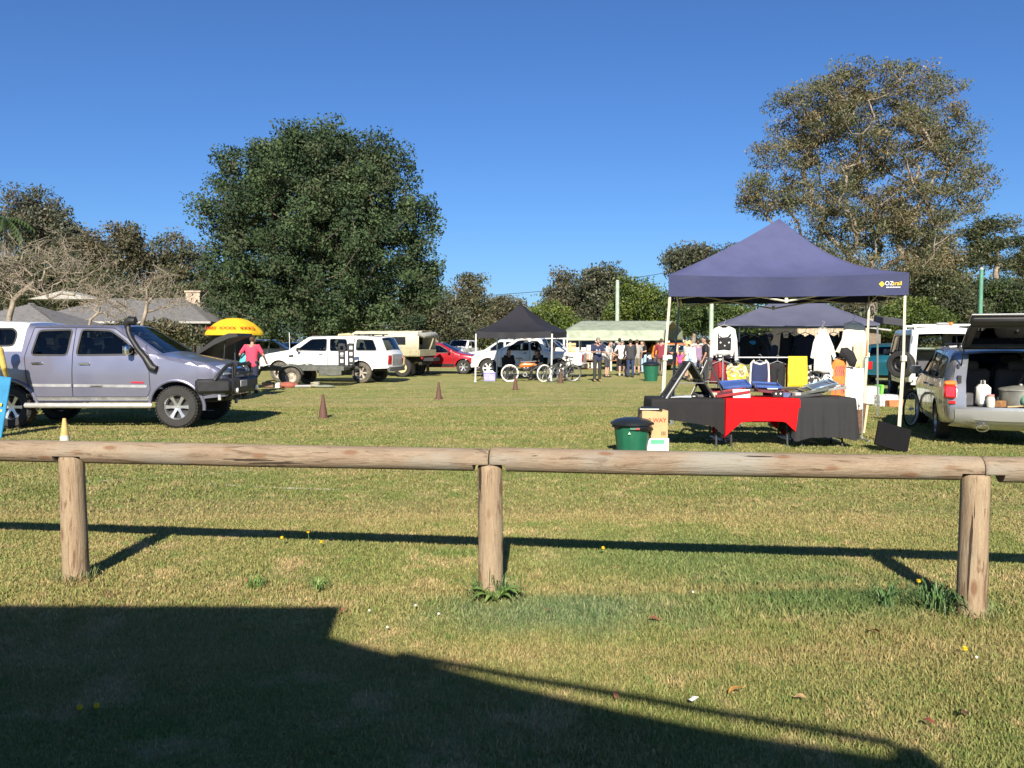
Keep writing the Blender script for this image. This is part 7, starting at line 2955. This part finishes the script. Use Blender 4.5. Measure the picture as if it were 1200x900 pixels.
    hm = mat('hair_' + hair, HAIRC[hair], .6, var=.25, bump=.5, bscale=60)
    rt = (-R(lean + head), 0, 0)
    hb_ = [(Hd((0, .02, .2)), (.083 * k, .095 * k, .085 * k), rt), (Hd((0, .045, .16)), (.08 * k, .075 * k, .1 * k), rt)]
    hcap = []
    if hairlen == 'long':
        hb_.append((Hd((0, .06, .06)), (.08 * k, .055 * k, .13 * k), rt))
        hcap = [(Hd((-.05, .06, .08)), Hd((-.06, .08, -.16)), .045 * k, .03 * k), (Hd((.05, .06, .08)), Hd((.06, .08, -.16)), .045 * k, .03 * k), (Hd((0, .07, .08)), Hd((0, .1, -.18)), .05 * k, .03 * k)]
    blend('hair', hcap, hm, root, .014, 2, hb_)
    for sx in (-1, 1):
        mb = MB()
        mb.ball(Hd((sx * .03, -.098, .165)), (.011 * k, .006 * k, .007 * k), 8, 6)
        mb.build('eye', mat('dark_eye', (.02, .015, .012), .3), root)
    MB().ball(Hd((0, -.104, .095)), (.022 * k, .008 * k, .006 * k), 8, 6).build('mouth', mat('lip', (.32, .12, .1), .5), root)
    if hat:
        mb = MB()
        M_ = Matrix.Translation(Hd((0, 0, .215))) @ Matrix.Rotation(rt[0], 4, 'X')
        mb.lathe([(0, .085 * k), (.06 * k, .08 * k), (.088 * k, .05 * k), (.096 * k, 0), (.17 * k, -.02 * k), (.172 * k, -.028 * k), (.09 * k, -.012 * k)], 20, M_)
        mb.build('hat', mat('hat_' + nm(hat), hat, .85), root, 60)
    return root


P = person
P('man in navy tee with pale print, dark trousers and tan boots, looking at his hands', 700, 32.5, 8, 1.78, (.02, .026, .07), 'short', (.035, .035, .03), 'long', 'grey', 'short', 'tan', 3, 32, [(.12, -.3, -.24), (-.13, -.3, -.26)], [(-.13, -.06), (.12, .1)], shoes=(.35, .22, .1), print_=(.35, .45, .55))
P('stooping man in white tee and black shorts with his back turned', 729, 37.5, 172, 1.74, (.74, .68, .66), 'short', (.015, .015, .018), 'short', 'grey', 'short', 'fair', 24, 20, [(-.1, -.3, -.38), (.12, -.25, -.4)], shoes=(.5, .45, .4))
P('person in long charcoal jacket and blue jeans with back turned', 739, 36.4, 178, 1.72, (.035, .035, .04), 'long', (.025, .045, .12), 'long', 'dark', 'short', 'tan', 10, 12, [(-.02, -.25, -.5), (.05, -.2, -.5)], shoes=(.03, .03, .03))
P('person in grey tee and khaki shorts right of the charcoal jacket', 746, 38.5, 165, 1.7, (.3, .29, .27), 'short', (.17, .14, .09), 'short', 'brown', 'short', 'fair', 6, 8, [(.0, -.2, -.52), (.12, -.28, -.35)])
P('woman with long brown hair, black top and light blue jeans', 754.5, 41, -60, 1.66, (.015, .015, .018), 'short', (.32, .45, .58), 'long', 'brown', 'long', 'fair', 6, 14, [(-.05, -.33, -.25), (.05, -.33, -.28)], fem=True)
P('man in maroon long sleeved shirt and grey brown trousers behind the cream leg', 774.5, 38, 168, 1.74, (.2, .025, .04), 'long', (.13, .1, .08), 'long', 'brown', 'short', 'tan', 8, 10, [(-.08, -.2, -.5), (.1, -.15, -.52)])
P('person in bright orange vest half hidden by the cream leg', 766, 42, 100, 1.66, (.8, .27, .02), 'short', (.06, .06, .08), 'long', 'dark', 'short', 'tan', 14, 16, [(0, -.3, -.4), (.05, -.3, -.4)])
P('small child in a bright pink top', 797, 41.5, 150, 1.12, (.72, .08, .36), 'short', (.1, .05, .08), 'short', 'brown', 'long', 'fair', 4, 6, [(-.2, -.1, -.42), (.1, -.1, -.5)], fem=True)
P('blonde woman in pale blue top with white shorts', 804.5, 35, -120, 1.64, (.42, .62, .74), 'none', (.5, .5, .5), 'short', 'blond', 'long', 'fair', 4, 6, None, fem=True)
P('woman in sun hat, white tee and blue shorts', 812, 32.5, -140, 1.64, (.74, .73, .72), 'short', (.2, .28, .42), 'short', 'blond', 'short', 'fair', 10, 14, [(-.08, -.2, -.5), (.06, -.28, -.4)], hat=(.72, .6, .26), fem=True)
P('man in black tee with bare arm hanging, just left of the cat jumper', 827, 30.5, -95, 1.78, (.014, .014, .016), 'short', (.03, .03, .04), 'long', 'dark', 'short', 'tan', 3, 4, [(0, -.1, -.56), (.04, -.12, -.54)])
P('person in a patterned mauve top behind the woman in the sun hat', 818, 36, 170, 1.66, (.25, .17, .26), 'short', (.06, .06, .09), 'long', 'brown', 'short', 'fair', 4, 6)
P('person with reddish face behind the man in black', 832, 34, 20, 1.66, (.1, .1, .12), 'short', (.05, .05, .06), 'long', 'brown', 'short', 'fair', 2, 4)
P('person in pale grey top behind the man in navy', 711, 36.5, 60, 1.66, (.5, .5, .5), 'short', (.04, .04, .05), 'short', 'brown', 'short', 'fair', 12, 14, [(-.05, -.3, -.35), (.05, -.3, -.35)])
P('dark clad person beyond the white tee man', 726, 44, 160, 1.78, (.01, .01, .012), 'long', (.02, .02, .025), 'long', 'black', 'short', 'tan', 0, 0)
P('man in bright pink shirt and dark shorts beyond the bull bar', 295, 25.2, 175, 1.78, (.62, .055, .11), 'short', (.02, .025, .05), 'short', 'brown', 'short', 'tan', 4, 18, [(-.15, -.2, -.45), (.2, -.2, -.4)])
P('person in turquoise top bending beside the man in pink', 282, 25.4, 130, 1.5, (.1, .45, .52), 'short', (.25, .18, .15), 'short', 'brown', 'short', 'fair', 26, 20, [(0, -.3, -.35), (0, -.3, -.4)])
P('stallholder in grey jacket standing among the hanging clothes', 903, 17, -75, 1.8, (.045, .05, .065), 'long', (.02, .02, .025), 'long', 'dark', 'short', 'tan', 4, 10, [(0, -.25, -.42), (.05, -.25, -.45)])
P('person sitting in black under the marquee, left of the orange bicycle', 596, 34.3, 15, 1.68, (.01, .01, .012), 'long', (.012, .012, .015), 'long', 'dark', 'long', 'tan', 4, 6, [(.05, -.25, -.4), (-.05, -.25, -.4)], sit=True, fem=True)
P('person sitting in black at the right of the orange bicycle', 633, 34.2, -40, 1.72, (.012, .012, .014), 'long', (.012, .012, .015), 'long', 'dark', 'long', 'tan', 16, 20, [(.05, -.3, -.35), (-.05, -.3, -.35)], sit=True)
for px, lb in ((596, 'camp chair of the sitter left of the orange bicycle'), (633, 'camp chair of the sitter right of the orange bicycle')):
    c = thing('camp_chair', lb, 'chair', (X(px, 34.3), 34.32, 0), R(15 if px < 600 else -40), 'camp chairs under the black marquee')
    MB().box((0, -.1, .39), (.5, .46, .03), ch=.008).build('seat', BCL, c)
    MB().box((0, .17, .68), (.5, .03, .5), (R(-10), 0, 0), ch=.008).build('backrest', BCL, c)
    for sx in (-1, 1):
        for sy in (-.3, .12):
            MB().cyl((sx * .24, sy, 0), (sx * .22, sy, .4), .012, n=6).build('leg', STEEL, c)
P('person at the very left edge reaching a hand into view', -13, 14.3, 170, 1.78, (.5, .38, .1), 'long', (.03, .03, .04), 'long', 'dark', 'short', 'tan', 2, 6, [(.0, -.15, -.5), (.32, -.1, -.3)])

# ------------------------------------------------------------------ bicycles, cones, umbrella, other small things
def bicycle(label, px, d, rz, frame, tyre, wb=1.1, tank=None, lean=0, steer=0):
    b = thing('bicycle', label, 'bicycle', (X(px, d), d, 0), rz, None)
    b.rotation_euler = (R(lean), 0, rz)
    r = .33
    axle = {}
    for nm_, x, st_ in (('rear', -wb / 2, 0), ('front', wb / 2, steer)):
        w = bpy.data.objects.new('wheel', None)
        COL.objects.link(w)
        w.parent = b
        w.location = (x, 0, r)
        w.rotation_euler = (0, 0, R(st_))
        mb = MB()
        mb.tube([(r * math.cos(a), 0, r * math.sin(a)) for a in np.linspace(0, 2 * math.pi, 41)[:-1]], .026, 8, closed=True)
        mb.build('tyre', tyre, w)
        mb = MB()
        mb.tube([((r - .035) * math.cos(a), 0, (r - .035) * math.sin(a)) for a in np.linspace(0, 2 * math.pi, 33)[:-1]], .012, 6, closed=True)
        for k in range(16):
            a = 2 * math.pi * k / 16
            mb.cyl((.02 * math.cos(a + 1), (.02 if k % 2 else -.02), .02 * math.sin(a + 1)), ((r - .04) * math.cos(a), 0, (r - .04) * math.sin(a)), .0025, n=4)
        mb.cyl((0, -.05, 0), (0, .05, 0), .025, n=10)
        mb.build('rim', STEEL, w)
    R0, F0 = Vector((-wb / 2, 0, r)), Vector((wb / 2, 0, r))
    bbk = Vector((-.08, 0, .29))
    st_ = Vector((-.26, 0, .78))
    hd, hl = Vector((wb / 2 - .2, 0, .82)), Vector((wb / 2 - .14, 0, .66))
    mb = MB()
    mb.tube([bbk, st_], .018, 8).tube([st_, hd], .018, 8).tube([bbk, hl], .022, 8).tube([hd + Vector((-.02, 0, .08)), hl + Vector((.01, 0, -.04))], .022, 8)
    for s in (-1, 1):
        mb.tube([R0 + Vector((0, s * .05, 0)), bbk + Vector((0, s * .03, 0))], .011, 6)
        mb.tube([R0 + Vector((0, s * .05, 0)), st_ + Vector((0, s * .02, -.05))], .01, 6)
        mb.tube([hl + Vector((0, s * .045, 0)), F0 + Vector((-.03, s * .05, .1)), F0 + Vector((0, s * .05, 0))], .013, 6)
    mb.build('frame', frame, b)
    if tank:
        mb = MB()
        pillow(mb, roundpoly([(-.3, .56), (-.3, .7), (-.1, .76), (.3, .74), (.38, .68), (.1, .58)], .05), .055, Matrix.Identity(4), .05)
        mb.build('tank', tank, b, 60)
    mb = MB()
    hb_ = hd + Vector((-.03, 0, .14))
    mb.tube([hd, hb_], .014, 6).tube([hb_ + Vector((-.12, -.3, .03)), hb_ + Vector((0, -.2, .02)), hb_, hb_ + Vector((0, .2, .02)), hb_ + Vector((-.12, .3, .03))], .014, 8)
    mb.build('handlebar', BLACK, b)
    mb = MB()
    mb.tube([st_, st_ + Vector((-.04, 0, .12))], .014, 6)
    mb.ball(st_ + Vector((-.05, 0, .15)), (.14, .075, .035), 12, 8)
    mb.build('saddle', BLACK, b)
    mb = MB()
    mb.lathe([(.05, -.004), (.095, -.004), (.095, .004), (.05, .004)], 20, Matrix.Translation(bbk + Vector((0, -.06, 0))) @ Matrix.Rotation(math.pi / 2, 4, 'X'))
    for s in (-1, 1):
        q = bbk + Vector((s * .12, s * .1, s * -.1))
        mb.tube([bbk + Vector((0, s * .07, 0)), q], .01, 6)
        mb.box(q + Vector((0, s * .05, 0)), (.09, .09, .025), ch=.006)
    mb.build('crank', STEEL, b)
    return b


WTY = mat('white_tyre', (.72, .72, .68), .7)
ORB = paint('orange_bike_paint', (.72, .16, .02), .35)
bicycle('bicycle with orange tank frame and white tyres under the black marquee', 617.5, 32.6, 0, mat('dark_bike_frame', (.05, .05, .055), .4, .4), WTY, 1.36, ORB, 4, 35)
bicycle('black bicycle with grey tyres turned towards the field', 659, 32.4, R(38), BLACK, mat('grey_tyre', (.07, .07, .07), .8), 1.08, None, 5, -30)
bicycle('silver bicycle leaning behind the black one', 665, 33.3, R(65), STEEL, RUBBER, 1.05, None, 5, 20)
tb = thing('storage_tub', 'lavender plastic tub filled with white cloth', 'tub', (X(573.5, 33.2), 33.2, 0), R(4))
MB().prism([(-.23, -.17), (.23, -.17), (.23, .17), (-.23, .17)], .02, Matrix.Translation((0, 0, .0))).box((0, 0, .17), (.48, .36, .32), ch=.03).box((0, 0, .325), (.53, .41, .03), ch=.01).build('tub', mat('lavender_plastic', (.36, .34, .68), .4), tb)
MB().ball((0, 0, .33), (.21, .15, .09), 14, 8).ball((.08, .02, .36), (.1, .09, .07), 10, 7).build('cloth_pile', WHT, tb)
cr = thing('timber_crate', 'pale timber crate standing on the white utility tray', 'crate', (X(669, 36.2), 36.3, 1.13))
mb = MB()
for z in (.06, .2, .34):
    for sg in (-1, 1):
        mb.box((0, sg * .2, z), (.42, .02, .11), ch=.004)
        mb.box((sg * .2, 0, z), (.02, .38, .11), ch=.004)
mb.box((0, 0, .02), (.4, .38, .02))
mb.build('slats', mat('pale_crate_wood', (.55, .38, .2), .7), cr)


def cone(label, x, y_, h, cols):
    c = thing('traffic_cone', label, 'cone', (x, y_, 0), random.random() * 3, 'cones marking the field')
    r = h * .19
    MB().box((0, 0, .012), (r * 2.25, r * 2.25, .024), ch=.008).build('base', cols[0], c)
    f = lambda t: r * (1 - t) + .022 * t
    if len(cols) == 1:
        MB().lathe([(f(0), .02), (f(.5), h * .5), (f(1), h), (f(1) * .6, h + .004), (f(1) * .6, h * .9)], 24).build('body', cols[0], c)
    else:
        MB().lathe([(f(0), .02), (f(.45), h * .45)], 24).build('lower_sleeve', cols[0], c)
        MB().lathe([(f(.45) + .002, h * .44), (f(1) + .002, h), (f(1) * .6, h + .003)], 24).build('upper_sleeve', cols[1], c)
    return c


BRN = mat('faded_brown_cone', (.115, .055, .04), .75, var=.12)
cone('nearest brown cone right of the silver ute', X(378, 17), 17.0, .5, [BRN])
cone('brown cone in front of the red hatchback', X(514, 22.6), 22.6, .48, [BRN])
cone('brown cone in front of the orange bicycle', X(604, 27), 27.0, .47, [BRN])
cone('brown cone in front of the black bicycle', X(657, 31.4), 31.4, .5, [BRN])
cone('pale cone with faded yellow top standing behind the log rail', X(73.5, 12.2), 12.2, .45, [mat('dirty_white_cone', (.55, .53, .46), .7, var=.15), mat('faded_yellow_cone', (.6, .4, .14), .7, var=.15)])

um = thing('umbrella', 'yellow beach umbrella with red XXXX lettering beyond the bull bar', 'umbrella', (X(275.5, 26.2), 26.2, 0))
ze = Z(391, 26.2)
mb = MB()
prof = [(0, .5), (.2, .49), (.42, .43), (.62, .32), (.8, .17), (.9, .05), (.915, 0), (.915, -.05)]
n = 48
vs_ = []
for j_ in range(n):
    a = 2 * math.pi * j_ / n
    lob = 1 - .028 * abs(math.sin(a * 4)) ** 2
    for q, (r, h) in enumerate(prof):
        vs_.append((r * lob * math.cos(a), r * lob * math.sin(a), ze + h))
k = len(prof)
mb.add(vs_, [(j_ * k + i, ((j_ + 1) % n) * k + i, ((j_ + 1) % n) * k + i + 1, j_ * k + i + 1) for j_ in range(n) for i in range(k - 1)])
o = mb.build('canopy', cloth_mat('yellow_umbrella_cloth', (.82, .56, .02), .25), um, 60)
md = o.modifiers.new('s', 'SOLIDIFY')
md.thickness = .005
md.offset = -1
bake(o)
shade(o.data, 60)
MB().cyl((0, 0, 0), (0, 0, ze + .52), .022, n=10).build('pole', mat('dark_pole', (.03, .035, .05), .5), um)
mb = MB()
for q in range(8):
    a = 2 * math.pi * q / 8
    mb.tube([(0, 0, ze + .47), (.6 * math.cos(a), .6 * math.sin(a), ze + .3), (.88 * math.cos(a), .88 * math.sin(a), ze)], .006, 4)
mb.build('rib_frame', STEEL, um)
XR = mat('red_lettering', (.55, .03, .01), .6)
for a in (-38, 4, 46):
    az = R(-90 + a)
    er = Vector((math.cos(az), math.sin(az), 0))
    et = Vector((-math.sin(az), math.cos(az), 0))
    up_ = (Vector((0, 0, 1)) * .62 - er * .78).normalized()
    nn = et.cross(up_)
    c = er * .842 + Vector((0, 0, ze + .17))
    M_ = Matrix(((et.x, up_.x, nn.x, c.x), (et.y, up_.y, nn.y, c.y), (et.z, up_.z, nn.z, c.z), (0, 0, 0, 1)))
    text('lettering', 'XXXX', .19, M_, XR, um, .004, sx=.98, bold=.004)
MB().box((0, 0, .03), (.4, .4, .06), ch=.02).build('base', BLACK, um)

# blue sign board at the left edge, gear under the trailer, bric-a-brac table
sb = thing('sign_board', 'sky blue board with yellow marks leaning at the left edge', 'sign', (X(-6, 13.6), 13.6, 0))
MB().box((0, 0, .5), (.34, .03, 1.05), (R(-8), R(6), 0), ch=.01).build('panel', mat('sky_blue_board', (.015, .2, .4), .5), sb)
MB().box((.1, -.035, .55), (.03, .01, .05), (R(-8), R(6), 0)).box((.09, -.02, .45), (.03, .01, .03), (R(-8), R(6), 0)).build('marks', YEL, sb)
GRP = 'gear laid on the grass by the trailer'
dj = 28.3
item('canvas_bag', 'rust red crumpled bag lying under the trailer', 'bag', MB().ball((0, 0, .08), (.3, .2, .13), 14, 8).ball((.2, .05, .07), (.16, .14, .1), 10, 8), fab('rust_cloth', (.3, .09, .06)), (X(337, dj), dj, 0), None, GRP)
item('pipe', 'grey pipe lying on the grass beside the trailer wheel', 'pipe', MB().cyl((-.45, 0, .05), (.45, .05, .05), .05), mat('grey_pipe', (.3, .3, .3), .5), (X(358, dj), dj, 0), (0, 0, .1), GRP)
item('rope_coil', 'coil of pale rope right of the trailer wheel', 'rope', MB().tube([(.14 * math.cos(a * .7), .14 * math.sin(a * .7) - .0, .03 + a * .006) for a in range(28)], .022, 6), mat('pale_rope', (.42, .4, .3), .9), (X(369, dj), dj, 0), None, GRP)
item('rag', 'grey green rag spread on the grass right of the rope', 'rag', MB().ball((0, 0, .04), (.42, .2, .06), 12, 6), fab('grey_green_cloth', (.2, .22, .17)), (X(379, dj), dj, 0), None, GRP)
item('tool_box', 'small brown toolbox at the left end of the laid out gear', 'box', MB().box((0, 0, .1), (.4, .2, .18), ch=.02).box((0, 0, .21), (.2, .03, .04), ch=.01), mat('brown_toolbox', (.18, .11, .07), .6), (X(314, dj), dj, 0), None, GRP)
item('tin', 'white paint tin between toolbox and rust red bag', 'tin', MB().cyl((0, 0, 0), (0, 0, .18), .09, n=16), WHITE, (X(325, dj), dj, 0), None, GRP)
bt_ = thing('trestle_table', 'low trestle table of bric-a-brac behind the man in navy', 'table', (X(716, 38.6), 38.6, 0))
MB().box((0, 0, .7), (1.7, .7, .04), ch=.01).build('tabletop', mat('brown_table', (.28, .15, .07), .6), bt_)
for sx in (-.75, .75):
    for sy in (-.3, .3):
        MB().box((sx, sy, .34), (.05, .05, .68)).build('leg', mat('brown_table', (.28, .15, .07), .6), bt_)
zs = random.Random(4)
CLS = [(.5, .4, .3), (.08, .08, .09), (.6, .58, .55), (.35, .2, .12), (.15, .2, .3), (.55, .3, .12)]
NMS = ['tan box of oddments', 'small black radio', 'white ceramic vase', 'brown wooden box', 'blue biscuit tin', 'orange brown jug']
for q in range(6):
    x = X(716, 38.6) - .7 + q * .28
    mb = MB()
    if q in (2, 5):
        mb.lathe([(0, 0), (.07, 0), (.1, .1), (.06, .2), (.045, .25), (.06, .28)], 16)
    elif q == 4:
        mb.cyl((0, 0, 0), (0, 0, .2), .1, n=18).cyl((0, 0, .2), (0, 0, .22), .105, n=18)
    else:
        mb.box((0, 0, .1), (.22, .2, .2), ch=.015).box((0, 0, .21), (.18, .04, .03), ch=.008)
    item(('oddments_box', 'radio', 'vase', 'wooden_box', 'biscuit_tin', 'jug')[q], NMS[q] + ' on the bric-a-brac table', ('box', 'radio', 'vase', 'box', 'tin', 'jug')[q], mb, mat('oddment_%d' % q, CLS[q], .5), (x, 38.5, .72), (0, 0, zs.random()))
sf = thing('shelf_unit', 'rusty shelf of boxes standing between the utility and the man in navy', 'shelf', (X(691, 37.5), 37.5, 0))
for z in (.35, .75, 1.15):
    MB().box((0, 0, z), (.85, .4, .03)).build('shelf', mat('shelf_wood', (.35, .2, .12), .7), sf)
for sx in (-.42, .42):
    for sy in (-.18, .18):
        MB().box((sx, sy, .6), (.03, .03, 1.2)).build('post', STEEL, sf)
for q, (x, z, c, lb) in enumerate(((-.2, .365, (.5, .4, .28), 'tan box on the lowest shelf'), (.2, .365, (.62, .6, .55), 'white box on the lowest shelf'), (-.2, .765, (.45, .28, .18), 'brown box on the middle shelf'), (.2, .765, (.55, .45, .4), 'beige box on the middle shelf'), (0, 1.165, (.62, .62, .62), 'white box on the top shelf'))):
    item('storage_box', lb, 'box', MB().box((0, 0, .13), (.32, .3, .25), ch=.012).box((0, 0, .262), (.34, .32, .02), ch=.006), mat('shelf_box_%d' % q, c, .7), (X(691, 37.5) + x, 37.4, z), None, 'boxes on the shelf unit')

# ------------------------------------------------------------------ weeds, flowers and fallen leaves in the near turf
def leaf_blade(mb, base, az, ln, w, rise, tipz, curl=.5, n=7):
    d_ = Vector((math.cos(az), math.sin(az), 0))
    s_ = Vector((-math.sin(az), math.cos(az), 0))
    vs_ = []
    for i in range(n + 1):
        t = i / n
        p = Vector(base) + d_ * ln * t + Vector((0, 0, rise * math.sin(t * 2.2) + (tipz - rise * math.sin(2.2)) * t * t))
        ww = w * (math.sin(math.pi * min(1, t * .92 + .08)) ** .7) * .5
        vs_ += [p - s_ * ww + Vector((0, 0, ww * .35)), p, p + s_ * ww + Vector((0, 0, ww * .35))]
    mb.add(vs_, [(3 * i + j_, 3 * i + j_ + 1, 3 * i + j_ + 4, 3 * i + j_ + 3) for i in range(n) for j_ in range(2)])


WEED = mat('weed_leaf', (.13, .22, .05), .5, var=.2, scale=30)
WEEDD = mat('tussock_leaf', (.075, .145, .04), .5, var=.25, scale=20)
rw = random.Random(12)
wd_ = thing('weed', 'broad leaved dock weed at the foot of the middle post', 'plant', (gnd(582, 706).x, gnd(582, 706).y, 0))
mb = MB()
for q in range(17):
    leaf_blade(mb, (0, 0, 0), rw.random() * 6.3, .1 + .12 * rw.random(), .028 + .02 * rw.random(), .06 + .05 * rw.random(), .01 + .05 * rw.random())
mb.build('leaves', WEED, wd_, 80)
mb = MB()
for q in range(60):
    a = rw.random() * 6.3
    r = rw.random() * .16
    leaf_blade(mb, (r * math.cos(a), .06 + r * math.sin(a) * .4, 0), rw.random() * 6.3, .05 + .08 * rw.random(), .007, .08 + .1 * rw.random(), .06 + .08 * rw.random(), n=4)
mb.build('grass_tuft', WEEDD, wd_, 80)
for px, py, s, nq, lb in ((1098, 718, 1.0, 75, 'dark green grass tussock beside the right post'), (1040, 712, .8, 46, 'smaller grass tussock left of the right post'), (300, 690, .5, 30, 'low green tuft right of the left post'), (372, 692, .55, 26, 'leafy tuft between the left and middle posts')):
    g = gnd(px, py)
    t = thing('grass_tussock', lb, 'grass tuft', (g.x, g.y, 0), 0, 'tufts of longer grass')
    mb = MB()
    for q in range(nq):
        a = rw.random() * 6.3
        r = rw.random() * .1 * s
        leaf_blade(mb, (r * math.cos(a), r * math.sin(a), 0), a + rw.gauss(0, .6), (.08 + .1 * rw.random()) * s, .009, (.1 + .1 * rw.random()) * s, (.02 + .1 * rw.random()) * s, n=5)
    mb.build('blades', WEEDD if s > .7 else WEED, t, 80)
YF = mat('dandelion_yellow', (.8, .55, .01), .6)
for q, (px, py, zz) in enumerate(((706, 652, .06), (330, 641, .07), (361, 640, .11), (376, 643, .05), (1075, 700, .1), (1129, 770, .04), (93, 838, .03), (113, 836, .03))):
    g = gnd(px, py)
    t = thing('dandelion', ('yellow dandelion in the rail shadow right of the middle post', 'leftmost yellow dandelion of three in the rail shadow', 'tallest yellow dandelion of three in the rail shadow', 'short yellow dandelion right of the tall one', 'bright yellow dandelion left of the right post', 'tiny yellow flower right of and below the right post', 'left one of two yellow flowers in the dark shade', 'right one of two yellow flowers in the dark shade')[q], 'flower', (g.x, g.y, 0), 0, 'dandelions in the turf')
    MB().tube([(0, 0, 0), (.006, 0, zz * .6), (.004, -.004, zz)], .0022, 5).build('stem', WEED, t)
    mb = MB()
    for k in range(22):
        a = k * 2.4
        leaf_blade(mb, (.004, -.004, zz), a, .017, .007, .004 + .006 * (k % 3), .003 + .004 * (k % 3), n=2)
    mb.ball((.004, -.004, zz + .002), (.012, .012, .008), 8, 6)
    mb.build('flower_head', YF, t)
for q, (px, py) in enumerate(((433, 722), (487, 716), (514, 726), (454, 742), (1144, 778), (812, 700))):
    g = gnd(px, py)
    t = thing('clover_flower', ('white clover head nearest the roof shadow corner', 'white clover head furthest from the camera of three', 'largest white clover head below the dock weed', 'white clover in the edge of the shade', 'white clover right of the right post', 'white clover right of the middle post')[q], 'flower', (g.x, g.y, 0), 0, 'white clover in the turf')
    MB().tube([(0, 0, 0), (0, 0, .03)], .0016, 5).build('stem', WEED, t)
    MB().ball((0, 0, .034), (.008, .008, .0075), 10, 7).build('flower_head', mat('clover_white', (.7, .66, .58), .7), t)
for q, (px, py, s, c, lb) in enumerate(((862, 818, .075, (.5, .26, .06), 'large dry orange leaf lying in the lit grass'), (766, 732, .06, (.26, .1, .05), 'curled brown leaf right of the dock weed'), (1025, 747, .065, (.3, .12, .06), 'red brown leaf below the small tussock'), (1131, 845, .075, (.13, .05, .03), 'dark brown leaf near the bottom right corner'),
                                          (290, 686, .06, (.3, .1, .05), 'russet leaf right of the left post'), (403, 722, .045, (.25, .09, .05), 'small russet leaf at the roof shadow corner'), (938, 826, .05, (.4, .26, .12), 'tan leaf between the orange and dark leaves'), (1088, 855, .05, (.26, .08, .04), 'slim red leaf left of the dark leaf'), (722, 823, .045, (.3, .12, .06), 'small brown leaf in the lit strip of grass'), (644, 722, .04, (.22, .1, .06), 'tiny brown leaf right of the dock weed'))):
    g = gnd(px, py)
    mb = MB()
    leaf_blade(mb, (-s * .5, 0, 0), 0, s, s * .55, .014, .006, n=8)
    mb.tube([(-s * .8, 0, .004), (-s * .5, 0, 0.001)], .0016, 4)
    o = mb.build('fallen_leaf', mat('dry_leaf_%d' % q, c, .7, var=.25, scale=50), None, 60, (g.x, g.y, .03), (rw.gauss(0, .35), rw.gauss(0, .3), rw.random() * 6.3))
    tag(o, lb, 'leaf', 'fallen leaves')
# longer grass left by the mower round each post foot
for q, p in enumerate(FP):
    t = thing('grass_tussock', ('ragged grass round the foot of the left post', 'ragged grass round the foot of the middle post', 'ragged grass round the foot of the right post')[q], 'grass tuft', (p.x, p.y, 0), 0, 'tufts of longer grass')
    mb = MB()
    for k in range(150):
        a = rw.random() * 6.3
        r = .075 + .07 * rw.random()
        leaf_blade(mb, (r * math.cos(a), r * math.sin(a), 0), rw.random() * 6.3, .03 + .05 * rw.random(), .005, .03 + .05 * rw.random(), .03 + .05 * rw.random(), n=3)
    mb.build('blades', mat('straw_tuft', (.22, .22, .09), .7, var=.3, scale=25, rgb2=(.1, .16, .05)), t, 80)
g = gnd(812, 827)
item('litter', 'scrap of white paper in the grass at the edge of the thin shadow', 'litter', MB().box((0, 0, .006), (.05, .018, .004), (.2, .1, .9), ch=.001).box((.012, .012, .01), (.025, .018, .003), (-.3, .2, .3)), WHITE, (g.x, g.y, .025))
